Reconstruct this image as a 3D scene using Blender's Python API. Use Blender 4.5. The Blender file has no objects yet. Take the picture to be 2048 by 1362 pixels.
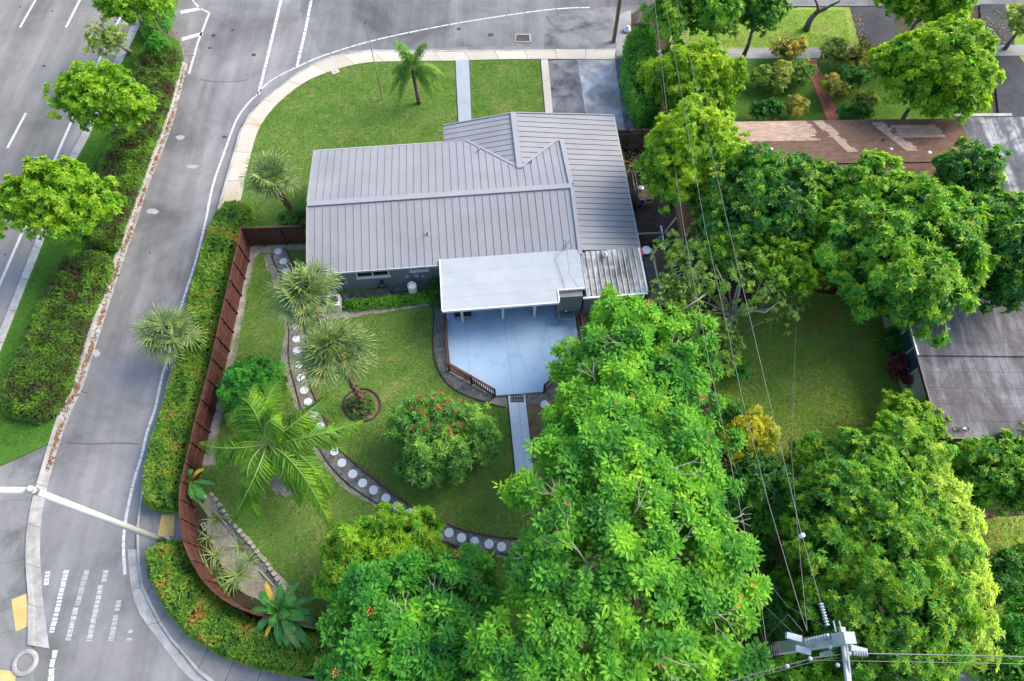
import bpy, math, random
import numpy as np
from mathutils import Vector, Matrix

scene = bpy.context.scene
# ------------------------------------------------------------------ camera, sky, sun, exposure
CAM_H, TILT = 34.0, 27.0
cd = bpy.data.cameras.new('camera'); cam = bpy.data.objects.new('camera', cd)
scene.collection.objects.link(cam); scene.camera = cam
cam.location = (0, 0, CAM_H); cam.rotation_euler = (math.radians(TILT), 0, 0)
cd.sensor_width = 36; cd.lens = 24; cd.clip_end = 800
SUN_EL, SUN_AZ = 40.0, 66.0            # azimuth clockwise from +Y
w = bpy.data.worlds.new('World'); scene.world = w; w.use_nodes = True
nt = w.node_tree; bg = nt.nodes['Background']
sky = nt.nodes.new('ShaderNodeTexSky'); sky.sky_type = 'NISHITA'; sky.sun_disc = False
sky.sun_elevation = math.radians(SUN_EL); sky.sun_rotation = math.radians(SUN_AZ)
sky.air_density = 1.0; sky.dust_density = 2.2; sky.ozone_density = 1.0
nt.links.new(sky.outputs[0], bg.inputs[0]); bg.inputs[1].default_value = 0.15
sd = bpy.data.lights.new('sun', 'SUN'); sun = bpy.data.objects.new('sun', sd)
scene.collection.objects.link(sun)
sd.energy = 1.5; sd.angle = math.radians(34); sd.color = (1.0, 0.91, 0.76)
ev = Vector((math.sin(math.radians(SUN_AZ)) * math.cos(math.radians(SUN_EL)),
             math.cos(math.radians(SUN_AZ)) * math.cos(math.radians(SUN_EL)), math.sin(math.radians(SUN_EL))))
sun.rotation_euler = ev.to_track_quat('Z', 'Y').to_euler()
scene.view_settings.view_transform = 'Standard'; scene.view_settings.look = 'None'
scene.view_settings.exposure = 1.76; scene.view_settings.gamma = 1
scene.view_settings.use_curve_mapping = False
scene.render.engine = 'CYCLES'
scene.cycles.use_denoising = True
scene.cycles.max_bounces = 8; scene.cycles.diffuse_bounces = 4; scene.cycles.transmission_bounces = 5; scene.cycles.transparent_max_bounces = 4

# ------------------------------------------------------------------ measuring: photograph pixel -> point at height z
FPX, _c, _s = 1365.0, math.cos(math.radians(TILT)), math.sin(math.radians(TILT))
def P(px, py, z=0.0):
    u, v = px - 1024, py - 681
    t = (z - CAM_H) / (-FPX * _c - v * _s)
    return Vector((t * u, t * (FPX * _s - v * _c), z))
def ppm(p):                             # photograph pixels per metre at a point
    return FPX / (p[1] * _s + (CAM_H - p[2]) * _c)
HA = math.radians(5.0); HO = P(615, 549, 2.6); HO.z = 0
def Hs(x, y, z=0.0):                    # house axes -> world
    return Vector((HO.x + x * math.cos(HA) - y * math.sin(HA), HO.y + x * math.sin(HA) + y * math.cos(HA), z))

# ------------------------------------------------------------------ building helpers
COL = scene.collection
def link(o, parent=None):
    COL.objects.link(o)
    if parent is not None: o.parent = parent
    return o
def tag(o, label=None, cat=None, group=None, kind=None):
    if label: o['label'] = label
    if cat: o['category'] = cat
    if group: o['group'] = group
    if kind: o['kind'] = kind
    return o
def empty(name, loc=(0, 0, 0), label=None, cat=None, group=None, kind=None, rz=0.0):
    o = bpy.data.objects.new(name, None); o.location = loc; o.rotation_euler = (0, 0, rz)
    o.empty_display_size = 0.2
    return tag(link(o), label, cat, group, kind)
class MB:
    def __init__(self): self.v = []; self.f = []
    def quad(self, *p):
        n = len(self.v); self.v += [tuple(q) for q in p]; self.f.append(tuple(range(n, n + len(p)))); return self
    def hexa(self, b, t):               # bottom ring, top ring (same count)
        n = len(self.v); k = len(b); self.v += [tuple(q) for q in b] + [tuple(q) for q in t]
        self.f.append(tuple(n + i for i in range(k))[::-1]); self.f.append(tuple(n + k + i for i in range(k)))
        for i in range(k):
            j = (i + 1) % k; self.f.append((n + i, n + j, n + k + j, n + k + i))
        return self
    def box(self, c, s, rz=0.0):
        ca, sa = math.cos(rz), math.sin(rz); x, y, z = s[0] / 2, s[1] / 2, s[2] / 2
        r = [(c[0] + a * ca - b * sa, c[1] + a * sa + b * ca) for a, b in ((-x, -y), (x, -y), (x, y), (-x, y))]
        return self.hexa([(p[0], p[1], c[2] - z) for p in r], [(p[0], p[1], c[2] + z) for p in r])
    def prism(self, poly, z0, z1):
        a = sum(poly[i][0] * poly[(i + 1) % len(poly)][1] - poly[(i + 1) % len(poly)][0] * poly[i][1] for i in range(len(poly)))
        if a < 0: poly = poly[::-1]
        return self.hexa([(p[0], p[1], z0) for p in poly], [(p[0], p[1], z1) for p in poly])
    def beam(self, p, q, wd, ht, up=(0, 0, 1)):
        p, q, up = Vector(p), Vector(q), Vector(up); d = (q - p).normalized()
        s = d.cross(up)
        if s.length < 1e-4: s = d.cross(Vector((1, 0, 0)))
        s.normalize(); u = s.cross(d); a, b = s * wd / 2, u * ht / 2
        return self.hexa([p - a - b, p + a - b, p + a + b, p - a + b], [q - a - b, q + a - b, q + a + b, q - a + b])
    def tube(self, pts, r, k=8, cap=True):
        pts = [Vector(p) for p in pts]; n0 = len(self.v); m = len(pts)
        rr = r if isinstance(r, (list, tuple)) else [r] * m
        ref = None
        for i, p in enumerate(pts):
            d = (pts[min(i + 1, m - 1)] - pts[max(i - 1, 0)]).normalized()
            if ref is None: ref = d.orthogonal().normalized()
            a = (ref - d * ref.dot(d)).normalized(); ref = a; b = d.cross(a)
            for j in range(k):
                t = 2 * math.pi * j / k; self.v.append(tuple(p + (a * math.cos(t) + b * math.sin(t)) * rr[i]))
        for i in range(m - 1):
            for j in range(k):
                j2 = (j + 1) % k; self.f.append((n0 + i * k + j, n0 + i * k + j2, n0 + (i + 1) * k + j2, n0 + (i + 1) * k + j))
        if cap:
            self.f.append(tuple(n0 + j for j in range(k))[::-1]); self.f.append(tuple(n0 + (m - 1) * k + j for j in range(k)))
        return self
    def lathe(self, c, prof, k=20):     # prof: (r, z) from bottom to top
        n0 = len(self.v)
        for r, z in prof:
            for j in range(k):
                t = 2 * math.pi * j / k; self.v.append((c[0] + r * math.cos(t), c[1] + r * math.sin(t), c[2] + z))
        for i in range(len(prof) - 1):
            for j in range(k):
                j2 = (j + 1) % k; self.f.append((n0 + i * k + j, n0 + i * k + j2, n0 + (i + 1) * k + j2, n0 + (i + 1) * k + j))
        self.f.append(tuple(n0 + j for j in range(k))[::-1]); self.f.append(tuple(n0 + (len(prof) - 1) * k + j for j in range(k)))
        return self
    def mesh(self, name, mat, off=None, smooth=False):
        me = bpy.data.meshes.new(name)
        v = self.v if off is None else [(a[0] - off[0], a[1] - off[1], a[2] - off[2]) for a in self.v]
        me.from_pydata(v, [], self.f); me.materials.append(mat)
        if smooth: me.polygons.foreach_set('use_smooth', [True] * len(me.polygons))
        me.update(); return me
    def build(self, name, mat, parent=None, off='auto', smooth=False):
        # vertices are in world axes; under a parent they are taken relative to the root's location
        if off == 'auto':
            off = None
            q = parent
            if q is not None:
                while q.parent is not None: q = q.parent
                off = q.location
        return link(bpy.data.objects.new(name, self.mesh(name, mat, off, smooth)), parent)
def share(name, me, parent=None, loc=(0, 0, 0), rot=(0, 0, 0), sc=(1, 1, 1)):
    o = bpy.data.objects.new(name, me); o.location = loc; o.rotation_euler = rot; o.scale = sc
    return link(o, parent)
def np_mesh(name, V, F, mat):           # F: (m,k) int array
    me = bpy.data.meshes.new(name); m, k = F.shape
    me.vertices.add(len(V)); me.vertices.foreach_set('co', np.ascontiguousarray(V, dtype=np.float32).ravel())
    me.loops.add(m * k); me.loops.foreach_set('vertex_index', np.ascontiguousarray(F, dtype=np.int32).ravel())
    me.polygons.add(m); me.polygons.foreach_set('loop_start', np.arange(0, m * k, k, dtype=np.int32))
    me.materials.append(mat); me.update(calc_edges=True); return me
def smooth(pts, n=5, closed=False):     # Catmull-Rom through pixel points
    out = []; m = len(pts)
    for i in range(m if closed else m - 1):
        g = (lambda k: pts[k % m]) if closed else (lambda k: pts[min(max(k, 0), m - 1)])
        a, b, c, d = g(i - 1), g(i), g(i + 1), g(i + 2)
        for j in range(n):
            t = j / n
            out.append(tuple(0.5 * (2 * b[q] + (c[q] - a[q]) * t + (2 * a[q] - 5 * b[q] + 4 * c[q] - d[q]) * t * t + (3 * b[q] - a[q] - 3 * c[q] + d[q]) * t ** 3) for q in (0, 1)))
    if not closed: out.append(tuple(pts[-1]))
    return out
def wob(poly, amp, step, seed):         # roughen a world polygon's outline
    rng = random.Random(seed); out = []
    for i in range(len(poly)):
        a, b = Vector(poly[i]).to_2d(), Vector(poly[(i + 1) % len(poly)]).to_2d(); k = max(1, int((b - a).length / step))
        for j in range(k):
            p = a.lerp(b, j / k); out.append((p.x + rng.uniform(-amp, amp), p.y + rng.uniform(-amp, amp)))
    return out
def slab(name, px, z, mat, z0=-0.03, kind='structure', rough=0.0, step=0.4, seed=1, parent=None):
    poly = [P(a, b, z).to_2d()[:] for a, b in px]
    if rough: poly = wob(poly, rough, step, seed)
    o = MB().prism(poly, z0, z).build(name, mat, parent)
    if kind and parent is None: o['kind'] = kind
    return o
# ------------------------------------------------------------------ materials
def ramp(nt, src, stops):
    r = nt.nodes.new('ShaderNodeValToRGB'); e = r.color_ramp.elements
    e[0].position, e[0].color = stops[0][0], (*stops[0][1], 1); e[1].position, e[1].color = stops[-1][0], (*stops[-1][1], 1)
    for p, c in stops[1:-1]:
        q = e.new(p); q.color = (*c, 1)
    nt.links.new(src, r.inputs[0]); return r.outputs[0]
def noise(nt, vec, scale, detail=4.0, rough=0.6, dist=0.0):
    n = nt.nodes.new('ShaderNodeTexNoise'); n.inputs['Scale'].default_value = scale; n.inputs['Detail'].default_value = detail
    n.inputs['Roughness'].default_value = rough; n.inputs['Distortion'].default_value = dist
    nt.links.new(vec, n.inputs['Vector']); return n.outputs['Fac']
def mixc(nt, fac, a, b, mode='MIX'):
    m = nt.nodes.new('ShaderNodeMix'); m.data_type = 'RGBA'; m.blend_type = mode
    if isinstance(fac, (int, float)): m.inputs[0].default_value = fac
    else: nt.links.new(fac, m.inputs[0])
    for i, x in ((6, a), (7, b)):
        if isinstance(x, tuple): m.inputs[i].default_value = (*x, 1)
        else: nt.links.new(x, m.inputs[i])
    return m.outputs[2]
def coords(nt, scale=(1, 1, 1), rot=0.0, kind='Object'):
    if kind == 'World': src = nt.nodes.new('ShaderNodeNewGeometry').outputs['Position']
    else: src = nt.nodes.new('ShaderNodeTexCoord').outputs['Object']
    m = nt.nodes.new('ShaderNodeMapping'); m.inputs['Scale'].default_value = scale; m.inputs['Rotation'].default_value = (0, 0, rot)
    m.vector_type = 'POINT'; nt.links.new(src, m.inputs[0]); return m.outputs[0]
def new_mat(name, rough=0.8, spec=0.3):
    m = bpy.data.materials.new(name); m.use_nodes = True; b = m.node_tree.nodes['Principled BSDF']
    b.inputs['Roughness'].default_value = rough; b.inputs['Specular IOR Level'].default_value = spec
    return m, m.node_tree, b
def bump(nt, b, h, strength=0.3, dist=0.02):
    n = nt.nodes.new('ShaderNodeBump'); n.inputs['Strength'].default_value = strength; n.inputs['Distance'].default_value = dist
    nt.links.new(h, n.inputs['Height']); nt.links.new(n.outputs[0], b.inputs['Normal'])
def speckled(name, c1, c2, big=0.5, fine=25.0, rough=0.85, bmp=0.3, fine_amt=0.5, c3=None, spec=0.3, world=True, stops=(0.35, 0.65), objvar=0.0, bdist=0.01):
    m, nt, b = new_mat(name, rough, spec); v = coords(nt, kind='World' if world else 'Object')
    a = noise(nt, v, big, 6, 0.65, 0.4); st = [(stops[0], c1), (stops[1], c2)]
    if c3: st = [(stops[0], c1), ((stops[0] + stops[1]) / 2, c2), (stops[1] + 0.05, c3)]
    col = ramp(nt, a, st); f = noise(nt, v, fine, 3, 0.7)
    g = ramp(nt, f, [(0.3, (1 - fine_amt,) * 3), (0.7, (1 + 0 * fine_amt,) * 3)])
    col = mixc(nt, 1.0, col, g, 'MULTIPLY')
    if objvar:
        oi = nt.nodes.new('ShaderNodeObjectInfo'); h = ramp(nt, oi.outputs['Random'], [(0, (1 - objvar,) * 3), (1, (1, 1, 1))])
        col = mixc(nt, 1.0, col, h, 'MULTIPLY')
    nt.links.new(col, b.inputs['Base Color'])
    if bmp: bump(nt, b, f, bmp, bdist)
    return m
def plain(name, c, rough=0.6, metal=0.0, spec=0.4, var=0.12, scale=3.0):
    m, nt, b = new_mat(name, rough, spec); b.inputs['Metallic'].default_value = metal
    a = noise(nt, coords(nt, kind='World'), scale, 5, 0.6)
    nt.links.new(ramp(nt, a, [(0.3, tuple(x * (1 - var) for x in c)), (0.7, tuple(min(1, x * (1 + var)) for x in c))]), b.inputs['Base Color'])
    return m
def leafy(name, cols, clump=0.7, rough=0.45, trans=0.42, spec=0.3, obj=False):
    # cols: colours from common to rare; each leaf (mesh island) gets its own tone, clumps drift by a coarse noise
    m, nt, b = new_mat(name, rough, spec)
    g = nt.nodes.new('ShaderNodeNewGeometry'); isl = g.outputs['Random Per Island']
    nz = noise(nt, g.outputs['Position'], clump, 2, 0.5)
    ad = nt.nodes.new('ShaderNodeMath'); ad.operation = 'MULTIPLY_ADD'; ad.inputs[1].default_value = 0.32
    nt.links.new(isl, ad.inputs[0])
    sc = nt.nodes.new('ShaderNodeMath'); sc.operation = 'MULTIPLY_ADD'; sc.inputs[1].default_value = 1.5; sc.inputs[2].default_value = -0.41
    nt.links.new(nz, sc.inputs[0]); nt.links.new(sc.outputs[0], ad.inputs[2])
    k = len(cols); col = ramp(nt, ad.outputs[0], [(0.06 + 0.9 * i / (k - 1), c) for i, c in enumerate(cols)])
    nt.links.new(col, b.inputs['Base Color'])
    tr = nt.nodes.new('ShaderNodeBsdfTranslucent'); tc = mixc(nt, 1.0, col, (1.5, 1.6, 0.7), 'MULTIPLY'); nt.links.new(tc, tr.inputs[0])
    mx = nt.nodes.new('ShaderNodeMixShader'); mx.inputs[0].default_value = trans
    nt.links.new(b.outputs[0], mx.inputs[1]); nt.links.new(tr.outputs[0], mx.inputs[2])
    nt.links.new(mx.outputs[0], nt.nodes['Material Output'].inputs[0])
    return m
def road_mat(name, base, dark, light, ang, grit=0.22):
    m, nt, b = new_mat(name, 0.85, 0.25)
    v = coords(nt, kind='World')
    vs = coords(nt, (0.75, 0.05, 1), ang, 'World')          # streaks along the traffic
    a = noise(nt, v, 0.16, 6, 0.62, 0.6); s = noise(nt, vs, 1.0, 4, 0.6); f = noise(nt, v, 30, 3, 0.75)
    p = noise(nt, v, 1.1, 5, 0.7, 1.0)
    col = ramp(nt, a, [(0.34, dark), (0.48, base), (0.66, light)])
    col = mixc(nt, 0.62, col, ramp(nt, s, [(0.35, (0.62, 0.62, 0.63)), (0.64, (1.2, 1.2, 1.2))]), 'MULTIPLY')
    col = mixc(nt, 0.8, col, ramp(nt, p, [(0.3, (0.86, 0.86, 0.86)), (0.5, (1, 1, 1)), (0.75, (1.09, 1.09, 1.08))]), 'MULTIPLY')
    col = mixc(nt, grit * 2, col, ramp(nt, f, [(0.3, (0.6, 0.6, 0.6)), (0.7, (1.25, 1.25, 1.25))]), 'MULTIPLY')
    nt.links.new(col, b.inputs['Base Color']); bump(nt, b, f, 0.35, 0.008)
    return m
def grass_ground(name, greens, dry, dry_amt=0.58):
    m, nt, b = new_mat(name, 0.9, 0.15); v = coords(nt, kind='World')
    a = noise(nt, v, 0.45, 6, 0.65, 0.5); f = noise(nt, v, 14, 4, 0.75); d = noise(nt, v, 0.9, 6, 0.7, 0.8)
    col = ramp(nt, a, [(0.3, greens[0]), (0.5, greens[1]), (0.7, greens[2])])
    col = mixc(nt, ramp(nt, d, [(dry_amt - 0.06, (0, 0, 0)), (dry_amt + 0.14, (0.8, 0.8, 0.8))]), col, dry)
    col = mixc(nt, 0.85, col, ramp(nt, f, [(0.28, (0.5, 0.5, 0.45)), (0.7, (1.3, 1.3, 1.2))]), 'MULTIPLY')
    nt.links.new(col, b.inputs['Base Color']); bump(nt, b, f, 0.8, 0.05)
    return m

_a, _b = P(120, 890), P(352, 150); ROAD_ANG = math.atan2((_b - _a).y, (_b - _a).x) - math.pi / 2
MAT = dict(
    soil=speckled('mulch soil', (0.030, 0.022, 0.014), (0.075, 0.052, 0.032), 0.9, 16, 0.95, 0.9, 0.6, c3=(0.045, 0.070, 0.018), bdist=0.05),
    asphalt=road_mat('worn asphalt', (0.157, 0.155, 0.157), (0.100, 0.098, 0.099), (0.208, 0.204, 0.205), -ROAD_ANG),
    avenue=road_mat('avenue asphalt', (0.160, 0.155, 0.146), (0.121, 0.119, 0.111), (0.193, 0.189, 0.176), -ROAD_ANG, 0.15),
    street=road_mat('street asphalt', (0.124, 0.124, 0.125), (0.078, 0.077, 0.078), (0.173, 0.170, 0.172), -ROAD_ANG + math.pi / 2),
    dark_asphalt=speckled('dark driveway asphalt', (0.051, 0.053, 0.060), (0.154, 0.157, 0.168), 0.9, 22, 0.9, 0.5, 0.45, c3=(0.244, 0.244, 0.255)),
    old_asphalt=speckled('old apron asphalt', (0.068, 0.068, 0.071), (0.163, 0.163, 0.167), 0.5, 22, 0.9, 0.5, 0.4, c3=(0.246, 0.246, 0.246)),
    concrete=speckled('stained concrete', (0.136, 0.136, 0.136), (0.224, 0.224, 0.222), 0.5, 30, 0.85, 0.25, 0.25, c3=(0.299, 0.296, 0.285)),
    pale_concrete=speckled('pale driveway concrete', (0.138, 0.143, 0.147), (0.248, 0.253, 0.258), 0.55, 26, 0.85, 0.25, 0.2, c3=(0.534, 0.534, 0.534), stops=(0.32, 0.66)),
    black_asphalt=speckled('black driveway asphalt', (0.018, 0.020, 0.026), (0.045, 0.050, 0.060), 0.7, 22, 0.85, 0.4, 0.4),
    oil=plain('oil spot', (0.03, 0.03, 0.032), 0.7),
    sidewalk=speckled('sandy sidewalk concrete', (0.423, 0.322, 0.184), (0.451, 0.400, 0.317), 0.55, 30, 0.85, 0.25, 0.2, c3=(0.460, 0.428, 0.368), objvar=0.16, stops=(0.30, 0.52)),
    kerb=speckled('kerb concrete', (0.276, 0.270, 0.256), (0.440, 0.428, 0.408), 1.2, 18, 0.85, 0.3, 0.35, objvar=0.1),
    plaza=speckled('plaza concrete', (0.109, 0.109, 0.110), (0.197, 0.194, 0.190), 0.4, 24, 0.85, 0.3, 0.3, c3=(0.259, 0.251, 0.246), objvar=0.1),
    line=speckled('worn white road paint', (0.383, 0.383, 0.383), (0.589, 0.589, 0.581), 6.0, 40, 0.7, 0.2, 0.25),
    faded=speckled('faded road paint', (0.301, 0.301, 0.306), (0.485, 0.485, 0.485), 5.0, 25, 0.8, 0.2, 0.4),
    faded2=speckled('nearly gone road paint', (0.298, 0.298, 0.305), (0.389, 0.389, 0.389), 5.0, 25, 0.8, 0.2, 0.4),
    crack=plain('tar crack', (0.05, 0.05, 0.052), 0.9),
    patch=speckled('pale road patch', (0.267, 0.267, 0.273), (0.341, 0.341, 0.341), 3, 30, 0.8, 0.2, 0.25),
    tactile=speckled('yellow tactile paving', (0.46, 0.31, 0.10), (0.58, 0.42, 0.17), 1.5, 30, 0.75, 0.3, 0.25),
    lawn=grass_ground('mown lawn', [(0.074, 0.152, 0.024), (0.104, 0.188, 0.036), (0.138, 0.212, 0.052)], (0.26, 0.225, 0.095)),
    verge=grass_ground('verge grass', [(0.040, 0.105, 0.012), (0.052, 0.130, 0.016), (0.070, 0.150, 0.022)], (0.13, 0.13, 0.04), 0.7),
    old_lawn=grass_ground('leaf strewn lawn', [(0.120, 0.208, 0.030), (0.180, 0.282, 0.043), (0.229, 0.325, 0.060)], (0.239, 0.203, 0.078), 0.55),
    gravel=speckled('dark gravel', (0.106, 0.106, 0.106), (0.271, 0.261, 0.242), 2.2, 14, 0.95, 1.0, 0.75, bdist=0.04),
    side=speckled('dark yard paving', (0.011, 0.012, 0.014), (0.027, 0.029, 0.034), 0.9, 14, 0.95, 0.6, 0.5, bdist=0.03, spec=0.05),  # near-black ground tone of the side yard
    tan_gravel=speckled('tan gravel', (0.172, 0.149, 0.118), (0.312, 0.281, 0.234), 1.5, 16, 0.95, 1.0, 0.65, bdist=0.04),
    sand=speckled('grey sand', (0.20, 0.17, 0.13), (0.36, 0.33, 0.29), 1.6, 20, 0.95, 0.5, 0.4),
    dry=speckled('dry mulch', (0.13, 0.085, 0.045), (0.24, 0.165, 0.09), 1.8, 18, 0.95, 0.9, 0.55, bdist=0.04),
    litter=speckled('fallen leaves', (0.20, 0.075, 0.025), (0.32, 0.14, 0.05), 4, 18, 0.9, 0.8, 0.6),
    walk=speckled('pale painted walk', (0.247, 0.278, 0.309), (0.286, 0.316, 0.348), 0.8, 25, 0.75, 0.15, 0.2, objvar=0.08),
    back_walk=speckled('white blue painted slabs', (0.44, 0.50, 0.57), (0.50, 0.56, 0.63), 0.8, 25, 0.75, 0.15, 0.18, objvar=0.08),
    paint=speckled('painted concrete', (0.211, 0.331, 0.479), (0.260, 0.384, 0.532), 0.9, 30, 0.62, 0.12, 0.16, c3=(0.285, 0.407, 0.551), stops=(0.33, 0.52)),
    white_paint=speckled('white painted stone', (0.464, 0.501, 0.551), (0.533, 0.569, 0.619), 5.0, 40, 0.7, 0.1, 0.12, objvar=0.12),
    edging=plain('black plastic edging', (0.02, 0.02, 0.022), 0.6),
    fence=speckled('brown stained wood', (0.075, 0.027, 0.019), (0.118, 0.044, 0.030), 2.5, 30, 0.75, 0.25, 0.35, objvar=0.35),
    old_wood=speckled('weathered fence wood', (0.10, 0.075, 0.045), (0.19, 0.14, 0.085), 3, 30, 0.85, 0.3, 0.4, objvar=0.4),
    roof=plain('grey standing seam metal', (0.200, 0.200, 0.209), 0.42, 0.0, 0.5, 0.10, 0.45),
    roof_trim=plain('grey roof trim', (0.218, 0.218, 0.226), 0.45, 0.0, 0.5, 0.05, 0.8),
    wall=speckled('grey painted block wall', (0.141, 0.152, 0.158), (0.176, 0.187, 0.194), 0.8, 30, 0.85, 0.2, 0.15),
    fascia=plain('grey fascia board', (0.30, 0.31, 0.33), 0.6),
    white=plain('white painted metal', (0.530, 0.537, 0.545), 0.5, 0, 0.4, 0.06),
    patio_roof=speckled('white patio roof', (0.283, 0.305, 0.328), (0.328, 0.346, 0.361), 0.9, 22, 0.6, 0.05, 0.10, objvar=0.05),
    glass=plain('dark window glass', (0.012, 0.016, 0.02), 0.06, 0, 0.8, 0.1),
    blue_glass=plain('bluish window glass', (0.035, 0.075, 0.095), 0.08, 0, 0.8, 0.2),
    metal=plain('galvanised metal', (0.336, 0.352, 0.360), 0.4, 0.6),
    dark=plain('dark metal', (0.025, 0.026, 0.028), 0.5, 0.2),
    rubber=plain('black hose', (0.012, 0.014, 0.016), 0.5),
    shed_roof=plain('brown shed metal', (0.049, 0.036, 0.033), 0.5, 0, 0.4, 0.2),
    shed_wall=plain('cream shed panel', (0.40, 0.40, 0.36), 0.6, 0, 0.4, 0.15),
    plastic_white=plain('off white plastic', (0.62, 0.61, 0.56), 0.45),
    red=plain('red plastic', (0.50, 0.03, 0.02), 0.4), blue=plain('blue plastic', (0.03, 0.09, 0.45), 0.4),
    clear=plain('cloudy plastic', (0.55, 0.60, 0.62), 0.3),
    block=speckled('pale edging stone', (0.360, 0.315, 0.243), (0.522, 0.468, 0.387), 5, 30, 0.85, 0.4, 0.3, objvar=0.35),
    bark=speckled('grey bark', (0.10, 0.085, 0.07), (0.22, 0.195, 0.165), 4, 25, 0.9, 0.8, 0.5, bdist=0.03),
    pale_bark=speckled('pale bark', (0.26, 0.225, 0.18), (0.40, 0.355, 0.29), 4, 25, 0.85, 0.5, 0.3),
    palm_bark=speckled('palm trunk fibre', (0.10, 0.055, 0.03), (0.27, 0.18, 0.115), 9, 20, 0.9, 1.0, 0.6, bdist=0.05),
    boot=speckled('palm leaf boots', (0.17, 0.085, 0.04), (0.36, 0.25, 0.16), 9, 25, 0.9, 0.8, 0.5),
    pole=speckled('grey concrete pole', (0.320, 0.344, 0.351), (0.397, 0.420, 0.427), 2, 20, 0.8, 0.2, 0.2),
    lamp=plain('white lamp pole', (0.413, 0.407, 0.388), 0.55, 0, 0.4, 0.08, 1.5),
    wood_pole=speckled('brown wooden pole', (0.12, 0.085, 0.055), (0.23, 0.17, 0.115), 3, 25, 0.9, 0.5, 0.4),
    wire=plain('cable', (0.090, 0.090, 0.088), 0.5), wire_dark=plain('dark cable', (0.013, 0.013, 0.014), 0.6),
    ceramic=plain('grey porcelain', (0.270, 0.300, 0.330), 0.25, 0, 0.5),
    yellow_wall=speckled('cream stucco wall', (0.34, 0.34, 0.25), (0.43, 0.43, 0.33), 0.8, 25, 0.9, 0.3, 0.2),
    brick=speckled('red painted path', (0.351, 0.111, 0.072), (0.468, 0.163, 0.111), 1.5, 22, 0.85, 0.4, 0.3, objvar=0.3),
    sign=plain('grey sign back', (0.13, 0.14, 0.145), 0.5, 0.3),
)
def shingle_mat(name, a, b):
    m, nt, bs = new_mat(name, 0.92, 0.15); v = coords(nt, kind='World')
    mp = coords(nt, (1, 1, 1), -HA, 'World')
    br = nt.nodes.new('ShaderNodeTexBrick'); br.inputs['Scale'].default_value = 1.0; br.inputs['Brick Width'].default_value = 0.33; br.inputs['Row Height'].default_value = 0.14
    br.inputs['Mortar Size'].default_value = 0.008; br.inputs['Color1'].default_value = (*a, 1); br.inputs['Color2'].default_value = (*b, 1)
    br.inputs['Mortar'].default_value = (*[x * 0.5 for x in a], 1); nt.links.new(mp, br.inputs['Vector'])
    n = noise(nt, v, 0.5, 5, 0.6); f = noise(nt, v, 25, 3, 0.7)
    col = mixc(nt, 1.0, br.outputs[0], ramp(nt, n, [(0.3, (0.75, 0.75, 0.75)), (0.7, (1.1, 1.1, 1.1))]), 'MULTIPLY')
    col = mixc(nt, 0.6, col, ramp(nt, f, [(0.3, (0.6, 0.6, 0.6)), (0.7, (1.2, 1.2, 1.2))]), 'MULTIPLY')
    nt.links.new(col, bs.inputs['Base Color']); bump(nt, bs, br.outputs['Fac'], 0.3, -0.01); return m
MAT['shingle'] = shingle_mat('brown shingles', (0.115, 0.068, 0.048), (0.16, 0.098, 0.070))
MAT['shingle_new'] = shingle_mat('pale replacement shingles', (0.30, 0.21, 0.155), (0.42, 0.31, 0.245))
def streaky(name, c_dark, c_mid, c_light, ang=-HA, sx=2.2, sy=0.35, blot=0.5):
    m, nt, b = new_mat(name, 0.85, 0.3); v = coords(nt, kind='World'); vs = coords(nt, (sx, sy, 1), ang, 'World')
    a = noise(nt, vs, 1.0, 6, 0.7, 0.3); p = noise(nt, v, blot, 6, 0.7, 0.6); f = noise(nt, v, 20, 3, 0.7)
    ad = nt.nodes.new('ShaderNodeMath'); ad.operation = 'ADD'; nt.links.new(a, ad.inputs[0]); nt.links.new(p, ad.inputs[1])
    h = nt.nodes.new('ShaderNodeMath'); h.operation = 'MULTIPLY'; h.inputs[1].default_value = 0.5; nt.links.new(ad.outputs[0], h.inputs[0])
    col = ramp(nt, h.outputs[0], [(0.37, c_dark), (0.5, c_mid), (0.64, c_light)])
    col = mixc(nt, 0.5, col, ramp(nt, f, [(0.3, (0.6, 0.6, 0.6)), (0.7, (1.2, 1.2, 1.2))]), 'MULTIPLY')
    nt.links.new(col, b.inputs['Base Color']); return m
MAT['flat_roof'] = streaky('weathered flat roof', (0.045, 0.038, 0.037), (0.088, 0.083, 0.088), (0.19, 0.19, 0.205))
MAT['carport_roof'] = streaky('streaked carport roof', (0.028, 0.032, 0.04), (0.085, 0.09, 0.105), (0.42, 0.42, 0.43), -HA, 1.6, 0.2, 0.6)
MAT['mildew'] = streaky('mildewed roof sheet', (0.06, 0.058, 0.052), (0.24, 0.235, 0.22), (0.56, 0.56, 0.55), -HA, 2.2, 0.5, 1.0)
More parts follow.
